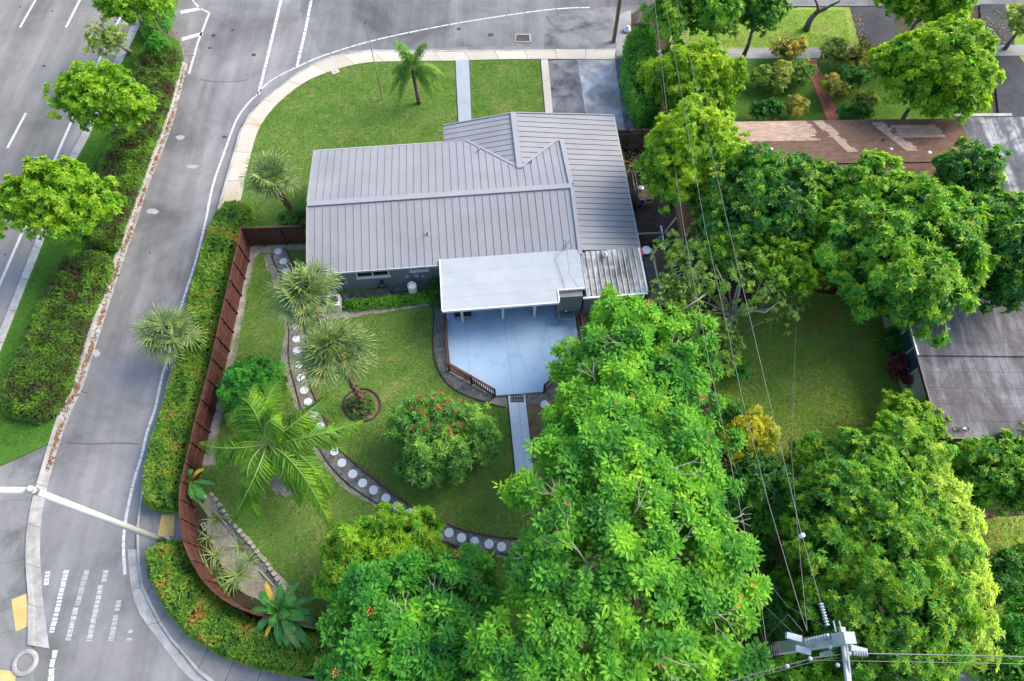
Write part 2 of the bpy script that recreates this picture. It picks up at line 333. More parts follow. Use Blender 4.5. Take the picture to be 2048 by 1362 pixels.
LF = dict(
    hedge=leafy('hedge leaves', [(0.030, 0.070, 0.010), (0.052, 0.125, 0.014), (0.085, 0.175, 0.020), (0.120, 0.21, 0.022), (0.24, 0.105, 0.028)], 1.1),
    hedge_rust=leafy('hedge leaves with rust tips', [(0.028, 0.100, 0.010), (0.060, 0.166, 0.014), (0.106, 0.239, 0.019), (0.174, 0.319, 0.024), (0.266, 0.227, 0.039), (0.452, 0.133, 0.039)], 0.9),
    cocoplum=leafy('red tip hedge leaves', [(0.085, 0.034, 0.022), (0.050, 0.060, 0.014), (0.060, 0.14, 0.012), (0.12, 0.25, 0.016), (0.20, 0.33, 0.02)], 0.9),
    lime=leafy('lime leaves', [(0.060, 0.175, 0.008), (0.114, 0.269, 0.011), (0.188, 0.362, 0.013), (0.295, 0.457, 0.019)], 0.8),
    grey=leafy('dusty leaves', [(0.113, 0.164, 0.038), (0.194, 0.269, 0.053), (0.299, 0.359, 0.075), (0.404, 0.434, 0.120)], 0.8),
    mid=leafy('broad green leaves', [(0.026, 0.116, 0.018), (0.055, 0.210, 0.022), (0.109, 0.305, 0.026), (0.190, 0.407, 0.030), (0.290, 0.493, 0.038)], 0.6),
    deep=leafy('deep green leaves', [(0.019, 0.088, 0.016), (0.035, 0.148, 0.022), (0.067, 0.222, 0.026), (0.127, 0.310, 0.035)], 0.6),
    gold=leafy('golden green leaves', [(0.057, 0.174, 0.008), (0.123, 0.288, 0.010), (0.220, 0.393, 0.012), (0.393, 0.514, 0.017), (0.587, 0.620, 0.037)], 0.5),
    poin=leafy('feathery leaves', [(0.028, 0.133, 0.028), (0.058, 0.224, 0.032), (0.118, 0.327, 0.032), (0.206, 0.437, 0.032), (0.372, 0.552, 0.043)], 0.6, 0.6, 0.45, 0.2),
    poin_dark=leafy('darker feathery leaves', [(0.024, 0.127, 0.024), (0.048, 0.216, 0.031), (0.100, 0.334, 0.033), (0.220, 0.505, 0.033)], 0.6, 0.6, 0.42, 0.2),
    pale=leafy('pale yellow green leaves', [(0.165, 0.275, 0.028), (0.303, 0.440, 0.048), (0.468, 0.591, 0.097), (0.632, 0.715, 0.179)], 0.7, 0.5, 0.4, 0.3),
    mango=leafy('mango leaves', [(0.052, 0.185, 0.012), (0.103, 0.288, 0.014), (0.176, 0.398, 0.017), (0.295, 0.517, 0.029)], 0.7),
    lychee=leafy('glossy narrow leaves', [(0.041, 0.152, 0.030), (0.090, 0.256, 0.047), (0.181, 0.369, 0.059), (0.319, 0.481, 0.059)], 0.7),
    rust=leafy('rust young leaves', [(0.22, 0.07, 0.03), (0.32, 0.11, 0.045), (0.40, 0.17, 0.06)], 2),
    bright=leafy('bright shrub leaves', [(0.031, 0.168, 0.022), (0.060, 0.264, 0.024), (0.114, 0.372, 0.029)], 1),
    olive=leafy('olive citrus leaves', [(0.077, 0.146, 0.035), (0.146, 0.266, 0.049), (0.241, 0.379, 0.060), (0.379, 0.516, 0.069)], 0.8),
    yellow=leafy('yellow leaves', [(0.28, 0.30, 0.02), (0.42, 0.40, 0.022), (0.55, 0.48, 0.03)], 1),
    croton=leafy('croton leaves', [(0.201, 0.051, 0.040), (0.135, 0.191, 0.028), (0.337, 0.314, 0.057), (0.561, 0.493, 0.113), (0.628, 0.224, 0.068)], 1.6),
    crimson=leafy('dark red leaves', [(0.065, 0.016, 0.019), (0.143, 0.033, 0.036), (0.208, 0.065, 0.052)], 2),
    sabal=leafy('blue green fan leaves', [(0.067, 0.130, 0.044), (0.123, 0.195, 0.064), (0.202, 0.265, 0.083), (0.314, 0.340, 0.098)], 2, 0.5, 0.25),
    frond=leafy('palm leaflets', [(0.048, 0.152, 0.012), (0.086, 0.228, 0.014), (0.152, 0.315, 0.018), (0.267, 0.402, 0.031)], 1.2, 0.4, 0.35),
    queen=leafy('queen palm leaflets', [(0.034, 0.134, 0.011), (0.073, 0.213, 0.016), (0.168, 0.302, 0.022), (0.314, 0.370, 0.034)], 1.2, 0.4, 0.3),
    banana=leafy('banana leaf', [(0.029, 0.130, 0.029), (0.046, 0.189, 0.031), (0.078, 0.260, 0.039)], 1.5, 0.35, 0.3),
    banana_yellow=leafy('yellowed banana leaf', [(0.42, 0.24, 0.015), (0.50, 0.32, 0.02), (0.55, 0.36, 0.03)], 1.5, 0.5, 0.2),
    strap=leafy('pale strap leaves', [(0.10, 0.17, 0.045), (0.17, 0.26, 0.07), (0.28, 0.37, 0.12)], 2, 0.5, 0.3),
    grass=leafy('grass blades', [(0.068, 0.146, 0.021), (0.097, 0.194, 0.030), (0.136, 0.230, 0.044), (0.184, 0.240, 0.069)], 0.6, 0.7, 0.3, 0.2),
    grass2=leafy('verge grass blades', [(0.036, 0.120, 0.010), (0.055, 0.165, 0.014), (0.090, 0.21, 0.02)], 0.6, 0.7, 0.3, 0.2),
    grass3=leafy('dull grass blades', [(0.101, 0.190, 0.020), (0.157, 0.263, 0.031), (0.202, 0.316, 0.041), (0.239, 0.221, 0.071)], 0.6, 0.7, 0.3, 0.2),
    tip=leafy('yellow green shoot leaves', [(0.13, 0.27, 0.008), (0.22, 0.36, 0.010), (0.32, 0.44, 0.02)], 1.5),
    litter=leafy('fallen dry leaves', [(0.10, 0.06, 0.03), (0.22, 0.13, 0.05), (0.36, 0.25, 0.09), (0.45, 0.36, 0.16)], 2, 0.8, 0.1),
    flower=plain('orange blossom', (0.480, 0.080, 0.024), 0.6),
    dead=leafy('dead brown fan', [(0.14, 0.075, 0.035), (0.24, 0.15, 0.075), (0.36, 0.26, 0.14)], 2, 0.8, 0.15),
    midrib=plain('pale leaf rib', (0.17, 0.26, 0.06), 0.5),
    core=plain('shaded inner foliage', (0.018, 0.045, 0.010), 0.9),
)
LF.pop('core')
# ------------------------------------------------------------------ ground, roads, pavements
g = MB().quad((-140, -60, -0.04), (140, -60, -0.04), (140, 180, -0.04), (-140, 180, -0.04)).build('ground', MAT['soil']); g['kind'] = 'structure'
med_L = [(-120, 1000), (0, 700), (84, 487), (145, 329), (179, 270), (225, 160), (275, 60), (330, -60), (420, -240)]   # avenue side of the median
med_R = [(96, 888), (115, 828), (146, 755), (180, 656), (205, 586), (226, 521), (252, 453), (282, 371), (306, 304), (340, 209), (367, 118), (358, 84), (331, 63), (340, 40), (356, -5), (420, -240)]
kerb_in = [(55, 1290), (57, 1206), (51, 1132), (51, 1071), (64, 997), (92, 902), (115, 828), (146, 755), (180, 656), (205, 586), (226, 521), (252, 453), (282, 371), (306, 304), (340, 209), (364, 122)]
kerb_out = [(98, 1297), (84, 1192), (79, 1105), (81, 1037), (95, 970), (113, 902), (136, 835), (166, 774), (186, 707), (208, 639), (238, 545), (270, 455), (296, 371), (320, 314), (347, 243), (375, 128)]
line_R = [(250, 1149), (247, 1088), (252, 1037), (266, 970), (285, 905), (294, 865), (311, 815), (324, 754), (342, 693), (363, 612), (388, 534), (409, 453), (426, 371), (449, 304), (473, 240), (497, 206), (512, 192)]
walk_out = [(300, 1560), (360, 1400), (384, 1352)]
road = [(-1500, 1900), (-900, 1000), (-120, 985), (96, 890)] + [(a, b) for a, b in med_R if b > 60 and b < 880] + [(340, 40), (356, -5), (460, -400), (3300, -400), (3300, 8), (1560, 12), (1290, 12), (1260, 30), (1232, 97), (1024, 101), (816, 103), (759, 100), (701, 107), (647, 119), (600, 144), (553, 179), (512, 212), (483, 250), (469, 297), (449, 365), (450, 430), (420, 520), (392, 620), (365, 720), (338, 830), (320, 905), (306, 960), (296, 1030), (292, 1090), (292, 1172), (308, 1223), (333, 1263), (369, 1311), (420, 1360), (520, 1420), (700, 1480), (2300, 1600), (2300, 1900)]
slab('road', road, 0.0, MAT['asphalt'])
ave = [(-1800, 2000), (-1000, 990), (-130, 990)] + med_L[1:] + [(560, -560), (-1200, -560), (-2500, 600)]
slab('avenue', ave, 0.004, MAT['avenue'])
street = [(640, -330), (600, 20), (640, 108), (701, 100), (816, 97), (1024, 92), (1090, 92), (1090, 30), (1180, 16), (1290, 10), (3200, 5), (3200, -330)]
slab('street', street, 0.004, MAT['street'])
# median: kerbs, verge grass
slab('median', [(-118, 985)] + med_L[1:] + med_R[::-1][1:], 0.11, MAT['verge'])
def ribbon(mb, A, B, z0, z1, n=1):
    for i in range(len(A) - 1):
        mb.prism([P(*A[i], z1).to_2d()[:], P(*A[i + 1], z1).to_2d()[:], P(*B[i + 1], z1).to_2d()[:], P(*B[i], z1).to_2d()[:]], z0, z1)
def resample(pts, n):
    p = [Vector(q) for q in pts]; L = [0]
    for i in range(len(p) - 1): L.append(L[-1] + (p[i + 1] - p[i]).length)
    out = []
    for k in range(n + 1):
        t = L[-1] * k / n; i = min(max(0, next((j - 1 for j in range(1, len(L)) if L[j] >= t - 1e-6), len(L) - 2)), len(p) - 2)
        out.append(tuple(p[i].lerp(p[i + 1], (t - L[i]) / max(1e-6, L[i + 1] - L[i]))))
    return out
def lerp_line(A, B, t): return [(a[0] + (b[0] - a[0]) * t, a[1] + (b[1] - a[1]) * t) for a, b in zip(A, B)]
def panels(name, A, B, n, z, mat, piece, gap=0.012, z0=-0.03):
    """a pavement laid as separate slabs with open joints between two kerb lines"""
    root = empty(name, P(*A[0]), kind='structure'); A2, B2 = resample(A, n * 3), resample(B, n * 3)
    for k in range(n):
        a, b = A2[3 * k:3 * k + 4], B2[3 * k:3 * k + 4]
        wa = [P(*q, z).to_2d() for q in a]; wb = [P(*q, z).to_2d() for q in b]
        for s in (wa, wb):
            s[0] = s[0] + (s[1] - s[0]).normalized() * gap; s[-1] = s[-1] + (s[-2] - s[-1]).normalized() * gap
        dz = random.Random(k * 7 + len(name)).uniform(-0.006, 0.006)
        MB().prism([tuple(q) for q in wa] + [tuple(q) for q in wb[::-1]], z0, z + dz).build(piece, mat(k) if callable(mat) else mat, root)
    return root
kI, kO = resample(kerb_in, 48), resample(kerb_out, 48)
panels('gutter', lerp_line(kI, kO, 0.3), kO, 15, 0.03, MAT['kerb'], 'gutter_slab')
panels('kerb', kI, lerp_line(kI, kO, 0.29), 15, 0.14, MAT['kerb'], 'kerb_stone')
mL = resample(med_L, 40); panels('avenue_kerb', [(a + 1, b) for a, b in mL], [(a - 14, b - 4) for a, b in mL], 20, 0.13, MAT['kerb'], 'kerb_stone')
# plaza at the corner beyond the median
pz = [((-130, 895), (98, 887), (64, 998), (-170, 1016)), ((-170, 1016), (64, 998), (52, 1118), (-200, 1163)), ((-200, 1163), (52, 1118), (60, 1254), (-230, 1312)), ((-230, 1312), (60, 1254), (72, 1420), (-250, 1470))]
root = empty('corner_pavement', P(0, 1100), kind='structure')
for k, q in enumerate(pz):
    c = [P(*p, 0.05).to_2d() for p in q]; m = sum(c, Vector((0, 0))) / 4
    MB().prism([tuple(m + (p - m) * 0.997) for p in c], -0.03, 0.05 + 0.003 * (k % 2)).build('pavement_slab', MAT['plaza'], root)
# sidewalk round the lot
s_out = [(1232, 97), (1024, 99), (816, 101), (759, 98), (701, 105), (647, 117), (600, 142), (553, 177), (512, 213), (483, 250), (469, 297), (449, 365), (436, 415), (405, 505), (377, 605), (350, 705), (322, 815), (304, 890), (288, 950), (277, 1017), (273, 1071), (279, 1159), (297, 1206), (331, 1267), (371, 1314), (415, 1362), (520, 1415), (700, 1460), (1100, 1490)]
s_in = [(1230, 118), (1024, 118), (911, 121), (806, 122), (732, 125), (674, 138), (613, 162), (563, 199), (532, 233), (512, 270), (490, 355), (480, 405), (462, 430), (440, 520), (412, 615), (385, 715), (357, 825), (338, 900), (325, 955), (318, 1017), (313, 1071), (316, 1130), (334, 1180), (365, 1230), (405, 1270), (455, 1305), (560, 1345), (720, 1370), (1100, 1395)]
so, si = resample(smooth(s_out, 4), 132), resample(smooth(s_in, 4), 132)
panels('sidewalk', lerp_line(so, si, 0.13), si, 44, 0.12, lambda k: MAT['sidewalk' if k < 17 else 'plaza'], 'paving_slab')
panels('sidewalk_kerb', so, lerp_line(so, si, 0.12), 22, 0.13, MAT['kerb'], 'kerb_stone')
gut = [(255, 1098), (262, 1172), (277, 1223), (304, 1263), (341, 1311), (382, 1358), (480, 1412), (700, 1458)]
gi = [(274, 1098), (281, 1165), (297, 1206), (331, 1267), (371, 1314), (413, 1360), (520, 1413), (710, 1455)]
panels('corner_gutter', resample(smooth(gut, 4), 30), resample(smooth(gi, 4), 30), 8, 0.02, MAT['kerb'], 'gutter_slab')
# ---- painted markings
rg = random.Random(5)
def marking(pts, width, seg, gap, mat='line', z=0.009, keep=1.0, n=400, name='road_marking', ragged=0.0):
    """painted line broken into short thermoplastic pieces"""
    w = [P(*q, z) for q in pts]; L = [0]
    for i in range(len(w) - 1): L.append(L[-1] + (w[i + 1] - w[i]).length)
    def at(t):
        i = min(max(0, next((j - 1 for j in range(1, len(L)) if L[j] >= t), len(L) - 2)), len(w) - 2)
        d = (w[i + 1] - w[i]).normalized(); return w[i] + d * (t - L[i]), d.cross(Vector((0, 0, 1)))
    mb = MB(); t = 0.0
    while t < L[-1] - 0.02:
        l = min(seg * rg.uniform(0.6, 1.4), L[-1] - t)
        if rg.random() < keep:
            (a, na), (b, nb) = at(t), at(t + l)
            h = [width / 2 * (1 - ragged * rg.random()) for _ in range(4)]
            mb.quad(a - na * h[0], a + na * h[1], b + nb * h[2], b - nb * h[3])
        t += l + gap * rg.uniform(0.4, 1.6)
    o = mb.build(name, MAT[mat]); o['kind'] = 'structure'
marking(smooth(line_R, 5), 0.16, 0.40, 0.025, ragged=0.15)
marking(smooth([(510, 194), (539, 163), (592, 135), (647, 111), (728, 86), (799, 69), (911, 47), (1024, 29), (1092, 20), (1139, 16), (1180, 15)], 5), 0.13, 0.7, 0.06, ragged=0.3, keep=0.97)
marking([(565, -12), (541, 90), (517, 189)], 0.24, 0.34, 0.045, ragged=0.2)
marking([(625, -12), (610, 65), (594, 132)], 0.24, 0.36, 0.06, ragged=0.25)
marking([(378, 148), (396, 84), (419, 26)], 0.16, 0.9, 0.02)
marking([(419, 26), (402, 18), (390, 8), (378, -14)], 0.13, 0.8, 0.05)
for q in (((364, 79), (405, 67)), ((361, 25), (402, 17))):
    marking(q, 0.42, 0.5, 0.01, ragged=0.2)
for q in (((76, -8), (40, 55)), ((52, 226), (15, 296)), ((164, -8), (132, 55))):
    marking(q, 0.17, 3.2, 0.01)
marking([(250, 16), (198, 122), (182, 154), (160, 205), (123, 287), (110, 321), (64, 420), (25, 510), (0, 568), (-40, 660)], 0.17, 6.0, 0.01)
for q, m_, k in ((((96, 1142), (92, 1170)), 'line', 1), (((133, 1140), (118, 1205)), 'line', .95), (((118, 1207), (103, 1265)), 'line', .95), (((174, 1140), (155, 1210)), 'faded2', .9), (((152, 1215), (136, 1282)), 'faded', .9), (((212, 1140), (207, 1165)), 'faded', 1), (((202, 1170), (178, 1282)), 'faded', .97), (((238, 1200), (222, 1282)), 'faded2', .85), (((262, 1253), (258, 1281)), 'faded2', .8)):
    marking(q, 0.27, 0.16, 0.035, m_, keep=k, ragged=0.25)
marking([(112, 1300), (103, 1335), (99, 1420)], 0.30, 0.25, 0.04, keep=.88, ragged=0.4)
for k, pts in enumerate(([(402, 159), (430, 163), (470, 163), (497, 159)], [(133, 885), (180, 888), (235, 886), (277, 888)], [(64, 745), (160, 782), (176, 783)])):
    pts = smooth(pts, 4); mb = MB()
    for a, b in zip(pts[:-1], pts[1:]):
        p, q = P(*a, 0.006), P(*b, 0.006); d = Vector((0, 0.022, 0)); mb.quad(p - d, q - d, q + d, p + d)
    o = mb.build('road_crack', MAT['crack']); o['kind'] = 'structure'
for (x, y, rx, ry) in ((305, 423, 13, 6), (361, 275, 10, 5), (385, 333, 14, 4), (193, 706, 8, 8)):
    poly = [(x + rx * math.cos(t) * rg.uniform(.7, 1.1), y + ry * math.sin(t) * rg.uniform(.7, 1.1)) for t in [k * math.pi / 8 for k in range(16)]]
    slab('road_patch', poly, 0.0055, MAT['patch'], z0=0.001)
for (x, y, r) in ((427, 71, 4), (508, 110, 4), (449, 274, 4), (88, 132, 3), (105, 22, 2), (918, 58, 4), (982, 70, 5), (40, 14, 2), (300, 505, 2), (465, 60, 3), (620, 700, 0), (420, 96, 3), (10, 509, 2), (452, 300, 2)):
    if r: slab('oil_spot', [(x + r * 1.3 * math.cos(t) * rg.uniform(.7, 1.1), y + r * .8 * math.sin(t) * rg.uniform(.7, 1.1)) for t in [k * math.pi / 6 for k in range(12)]], 0.0075, MAT['oil'], z0=0.001)
# ---- lots
LZ = 0.08
lot = [(480, 405), (490, 355), (512, 270), (532, 233), (563, 199), (613, 162), (674, 138), (732, 125), (806, 122), (911, 121), (911, 121), (1080, 119), (1092, 240), (1240, 260), (1300, 620), (1300, 1000), (1120, 1330), (680, 1262), (516, 1246), (455, 1213), (420, 1180), (397, 1130), (385, 1076), (382, 1032), (384, 990), (398, 905), (420, 800), (450, 700), (474, 590), (490, 500), (470, 440)]
LAWN = lot
slab('lawn', lot, LZ, MAT['lawn'])
for px, z, m_, nm in (
    ([(1080, 118), (1096, 118), (1107, 240), (1090, 240)], 0.09, 'sidewalk', 'driveway_edge'),
    ([(1097, 121), (1154, 118), (1176, 240), (1105, 240)], 0.075, 'dark_asphalt', 'driveway'),
    ([(1154, 118), (1230, 118), (1250, 262), (1177, 262)], 0.082, 'pale_concrete', 'driveway'),
    ([(1230, 112), (1256, 112), (1262, 160), (1300, 235), (1300, 262), (1250, 262)], 0.07, 'dark_asphalt', 'driveway'),
    ([(1090, 32), (1150, 22), (1225, 20), (1232, 97), (1088, 97)], 0.012, 'old_asphalt', 'driveway_apron'),
    ([(1232, 30), (1262, 20), (1262, 112), (1232, 112)], 0.03, 'concrete', 'verge_soil'),
    ([(911, 121), (938, 121), (944, 262), (918, 262)], 0.125, 'walk', 'front_walk'),
): slab(nm, px, z, MAT[m_])
# right-hand neighbour: verge, pavement, lawn, paths
for px, z, m_, nm in (
    ([(1335, 18), (1700, 14), (1722, 95), (1340, 100)], 0.05, 'old_lawn', 'neighbour_verge'),
    ([(1290, 100), (2300, 86), (2320, 108), (1290, 120)], 0.09, 'concrete', 'neighbour_pavement'),
    ([(1340, 118), (1612, 116), (1662, 244), (1340, 244)], 0.06, 'verge', 'neighbour_lawn'),
    ([(1632, 115), (1960, 112), (1990, 244), (1672, 244)], 0.055, 'verge', 'neighbour_lawn'),
    ([(1700, 14), (1782, 14), (1800, 96), (1722, 96)], 0.07, 'black_asphalt', 'neighbour_driveway'),
    ([(1960, 8), (2010, 8), (2030, 90), (1965, 92)], 0.07, 'black_asphalt', 'neighbour_driveway'),
    ([(1985, 112), (2035, 108), (2150, 260), (2000, 250)], 0.07, 'black_asphalt', 'neighbour_driveway'),
    ([(2010, 8), (2300, 8), (2300, 86), (2030, 90)], 0.05, 'old_lawn', 'neighbour_verge'),
    ([(2036, 108), (2300, 100), (2300, 260), (2080, 180)], 0.05, 'old_lawn', 'neighbour_lawn'),
    ([(1430, 640), (1500, 600), (1620, 585), (1790, 600), (1800, 740), (1800, 800), (1740, 870), (1640, 960), (1560, 990), (1480, 960), (1430, 860)], 0.02, 'old_lawn', 'back_lawn'),
    ([(1950, 1040), (2300, 1000), (2300, 1500), (1985, 1280)], 0.02, 'old_lawn', 'back_lawn'),
    ([(1700, 1335), (2250, 1322), (2300, 1700), (1600, 1700)], 0.03, 'concrete', 'alley'),
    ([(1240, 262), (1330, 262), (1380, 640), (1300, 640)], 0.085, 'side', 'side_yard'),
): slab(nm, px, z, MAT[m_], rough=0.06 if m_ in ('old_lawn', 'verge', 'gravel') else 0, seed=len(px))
root = empty('brick_path', P(1640, 180), kind='structure')
for k in range(16):
    t0, t1 = k / 16, (k + 0.98) / 16
    a, b = (1606 + 50 * t0, 118 + 128 * t0), (1606 + 50 * t1, 118 + 128 * t1)
    for j in range(3):
        x0, x1 = 27 * j / 3 + .2, 27 * (j + 1) / 3 - .2
        MB().prism([P(a[0] + x0, a[1], .09).to_2d()[:], P(a[0] + x1, a[1], .09).to_2d()[:], P(b[0] + x1, b[1], .09).to_2d()[:], P(b[0] + x0, b[1], .09).to_2d()[:]], -0.02, 0.09 + rg.uniform(0, .008)).build('paver', MAT['brick'], root)
# ---- garden beds and gravel paths in the back garden
pl = [(544, 507), (547, 524), (561, 551), (572, 600), (578, 653), (578, 720), (590, 771), (603, 818), (617, 849), (632, 885), (661, 932), (691, 963), (721, 986), (769, 1017), (830, 1060), (911, 1091), (951, 1101), (1000, 1108), (1090, 1116)]
pr = [(568, 496), (581, 518), (586, 551), (600, 600), (609, 653), (612, 686), (615, 754), (635, 808), (657, 855), (672, 882), (687, 906), (715, 932), (769, 976), (816, 1010), (870, 1037), (917, 1057), (951, 1067), (1000, 1075), (1090, 1084)]
PL, PR = resample(smooth(pl, 4), 60), resample(smooth(pr, 4), 60)
def sheetpoly(name, px, z, m_, rough=0.05, seed=3): return slab(name, px, z, MAT[m_], z0=0.0, rough=rough, step=0.25, seed=seed)
sheetpoly('worn_earth', [(a - 14 - 5 * math.sin(i * .5), b + 3) for i, (a, b) in enumerate(PL)] + PL[::-1], 0.086, 'sand', 0.10)
sheetpoly('worn_earth', PR + [(a + 6 + 3 * math.sin(i * .4), b - 3) for i, (a, b) in enumerate(PR)][::-1], 0.087, 'dry', 0.08)
sheetpoly('gravel_path', PL[:22] + PR[:22][::-1], 0.092, 'tan_gravel', 0.03)
sheetpoly('gravel_path', PL[21:] + PR[21:][::-1], 0.094, 'gravel', 0.03)
for nm, E in (('path_edging', PL), ('path_edging', PR)):
    o = MB().tube([P(a, b, 0.115) for a, b in E], 0.03, 5).build(nm, MAT['edging']); o['kind'] = 'structure'
sheetpoly('fence_strip', [(502, 492), (617, 489), (617, 502), (570, 497), (548, 505), (520, 506), (508, 520), (496, 575), (484, 640), (470, 720), (452, 800), (436, 870), (432, 930), (395, 930), (420, 850), (450, 740), (470, 650), (488, 560), (498, 520)], 0.088, 'sand', 0.05)
sheetpoly('sand_bed', [(398, 985), (428, 990), (470, 1050), (520, 1110), (560, 1150), (590, 1190), (600, 1235), (510, 1236), (450, 1195), (412, 1130), (396, 1070), (390, 1020)], 0.09, 'sand', 0.06)
sheetpoly('dark_soil', [(396, 985), (408, 1000), (416, 1070), (440, 1130), (480, 1180), (520, 1205), (600, 1215), (600, 1240), (510, 1240), (450, 1200), (405, 1130), (388, 1060)], 0.094, 'soil', 0.08)
sheetpoly('dark_soil', [(428, 992), (470, 1045), (520, 1105), (580, 1190), (562, 1190), (530, 1150), (470, 1085), (440, 1040)], 0.096, 'gravel', 0.04)
sheetpoly('wall_bed', [(618, 600), (700, 586), (880, 560), (886, 600), (867, 611), (796, 615), (705, 629), (654, 637), (640, 650), (620, 640)], 0.09, 'gravel', 0.05)
sheetpoly('sand_strip', [(654, 640), (648, 628), (705, 618), (796, 606), (867, 600), (869, 609), (796, 620), (705, 634)], 0.096, 'sand', 0.04)
dk = [(867, 602), (869, 640), (867, 686), (874, 730), (894, 764), (927, 788), (985, 808), (1015, 815), (1080, 812), (1125, 800), (1150, 760), (1180, 680), (1165, 600), (1050, 590), (892, 600)]
sheetpoly('deck_bed', smooth(dk[:8], 3) + dk[8:], 0.095, 'gravel', 0.03)
o = MB().tube([P(a - 2, b, 0.115) for a, b in smooth(dk[:8], 4)], 0.03, 5).build('bed_edging', MAT['edging']); o['kind'] = 'structure'
sheetpoly('deck_bed', [(925, 790), (1016, 797), (1016, 816), (985, 810)], 0.1, 'tan_gravel', 0.04)
sheetpoly('dry_bed', [(1056, 808), (1130, 800), (1180, 880), (1130, 990), (1072, 975), (1064, 890)], 0.099, 'dry', 0.06)
ring = [(575 + 34 * math.cos(t), 968 + 26 * math.sin(t)) for t in [k * math.pi / 12 for k in range(24)]]
sheetpoly('tree_ring', ring, 0.09, 'gravel', 0.03)
ring = [(724 + 37 * math.cos(t), 810 + 33 * math.sin(t)) for t in [k * math.pi / 12 for k in range(24)]]
sheetpoly('tree_ring', ring, 0.09, 'dry', 0.02)
o = MB().tube([P(a, b, 0.11) for a, b in ring + ring[:1]], 0.05, 6).build('ring_edging', MAT['edging']); o['kind'] = 'structure'
sheetpoly('tree_ring', [(965 + 90 * math.cos(t) - 60, 1130 + 40 * math.sin(t)) for t in [k * math.pi / 12 for k in range(24)]], 0.088, 'soil', 0.08)
# painted back walk
root = empty('back_walk', P(1035, 880), kind='structure')
for k in range(7):
    t0, t1 = k / 7, (k + 0.992) / 7
    q = lambda s, t: P((1016 + 20 * t) if s == 0 else (1051 + 22 * t), (791 + 200 * t) if s == 0 else (788 + 200 * t), 0.12).to_2d()
    A, B, C, D = q(0, t0), q(1, t0), q(1, t1), q(0, t1); m1, m2 = A.lerp(B, .55), D.lerp(C, .55); e = (B - A).normalized() * 0.006
    MB().prism([tuple(A), tuple(m1 - e), tuple(m2 - e), tuple(D)], 0, 0.12).build('paving_slab', MAT['back_walk'], root)
    MB().prism([tuple(m1 + e), tuple(B), tuple(C), tuple(m2 + e)], 0, 0.121).build('paving_slab', MAT['back_walk'], root)
for s in ((-2, 0), (35, -3)):
    o = MB().tube([P(1016 + s[0], 791 + s[1], .11), P(1036 + s[0] + (2 if s[0] > 0 else 0), 991 + s[1], .11)], 0.025, 5).build('walk_edging', MAT['edging']); o['kind'] = 'structure'
for a, b in (((911, 121), (917, 262)), ((939, 121), (945, 262)), ((1081, 119), (1091, 240))):
    o = MB().tube([P(*a, .10), P(*b, .10)], 0.03, 5).build('walk_edging', MAT['edging']); o['kind'] = 'structure'
slab('pavement_infill', [(288, 1008), (362, 1012), (368, 1092), (330, 1096), (286, 1090)], 0.105, MAT['plaza'])
# fallen leaves along the median kerb
def litter(name, line, n, spread, seed, mat='litter', size=(0.05, 0.11), z=0.05):
    rng = np.random.default_rng(seed); q = resample(line, 60); V = []; F = []
    for k in range(n):
        c = 0.5 + 0.5 * math.sin(k * 12.9898) ; i = int(rng.integers(0, 60)); t = rng.random()
        if rng.random() > 0.35 + 0.65 * (math.sin(i * 1.1 + seed) > 0): continue
        a = Vector(q[i]).lerp(Vector(q[i + 1]), t); p = P(a.x + rng.normal() * spread, a.y + rng.normal() * spread * .5, z)
        s = rng.uniform(*size); th = rng.random() * 6.283; d = Vector((math.cos(th), math.sin(th), rng.uniform(-.2, .3))) * s; e = Vector((-math.sin(th), math.cos(th), rng.uniform(-.3, .3))) * s * .35
        b0 = len(V); V += [p - d, p + e, p + d, p - e]; F.append((b0, b0 + 1, b0 + 2, b0 + 3))
    o = link(bpy.data.objects.new(name, np_mesh(name, np.array([tuple(v) for v in V]), np.array(F), MAT[mat]))); o['kind'] = 'stuff'
litter('fallen_leaves', lerp_line(kI, kO, 0.62)[14:], 1500, 3.5, 2)
litter('fallen_leaves', [(338, 60), (350, 90), (372, 112)], 260, 9, 3, z=0.02)
# ------------------------------------------------------------------ the house
house = empty('house', Hs(7.5, 4, 0), 'single storey grey house under a standing seam metal roof with a white patio cover', 'house')
def hq(*pts): return [Hs(*p) for p in pts]
mb = MB(); mb.prism([p[:2] for p in hq((.4, .4), (15, .4), (15, .5), (17.7, .5), (17.7, 10.0), (8.2, 10.0), (8.2, 8.4), (.4, 8.4))], 0, 2.08)
mb.build('wall', MAT['wall'], house)
mb = MB(); mb.prism([p[:2] for p in hq((.42, .43), (14.6, .43), (14.6, 8.38), (.42, 8.38))], 2.08, 2.5); mb.build('upper_wall', MAT['wall'], house)
def clip(poly, a, b, c):                # keep a*x+b*y >= c
    out = []
    for i in range(len(poly)):
        p, q = poly[i], poly[(i + 1) % len(poly)]; fp, fq = a * p[0] + b * p[1] - c, a * q[0] + b * q[1] - c
        if fp >= 0: out.append(p)
        if (fp > 0 > fq) or (fp < 0 < fq):
            t = fp / (fp - fq); out.append((p[0] + t * (q[0] - p[0]), p[1] + t * (q[1] - p[1])))
    return out
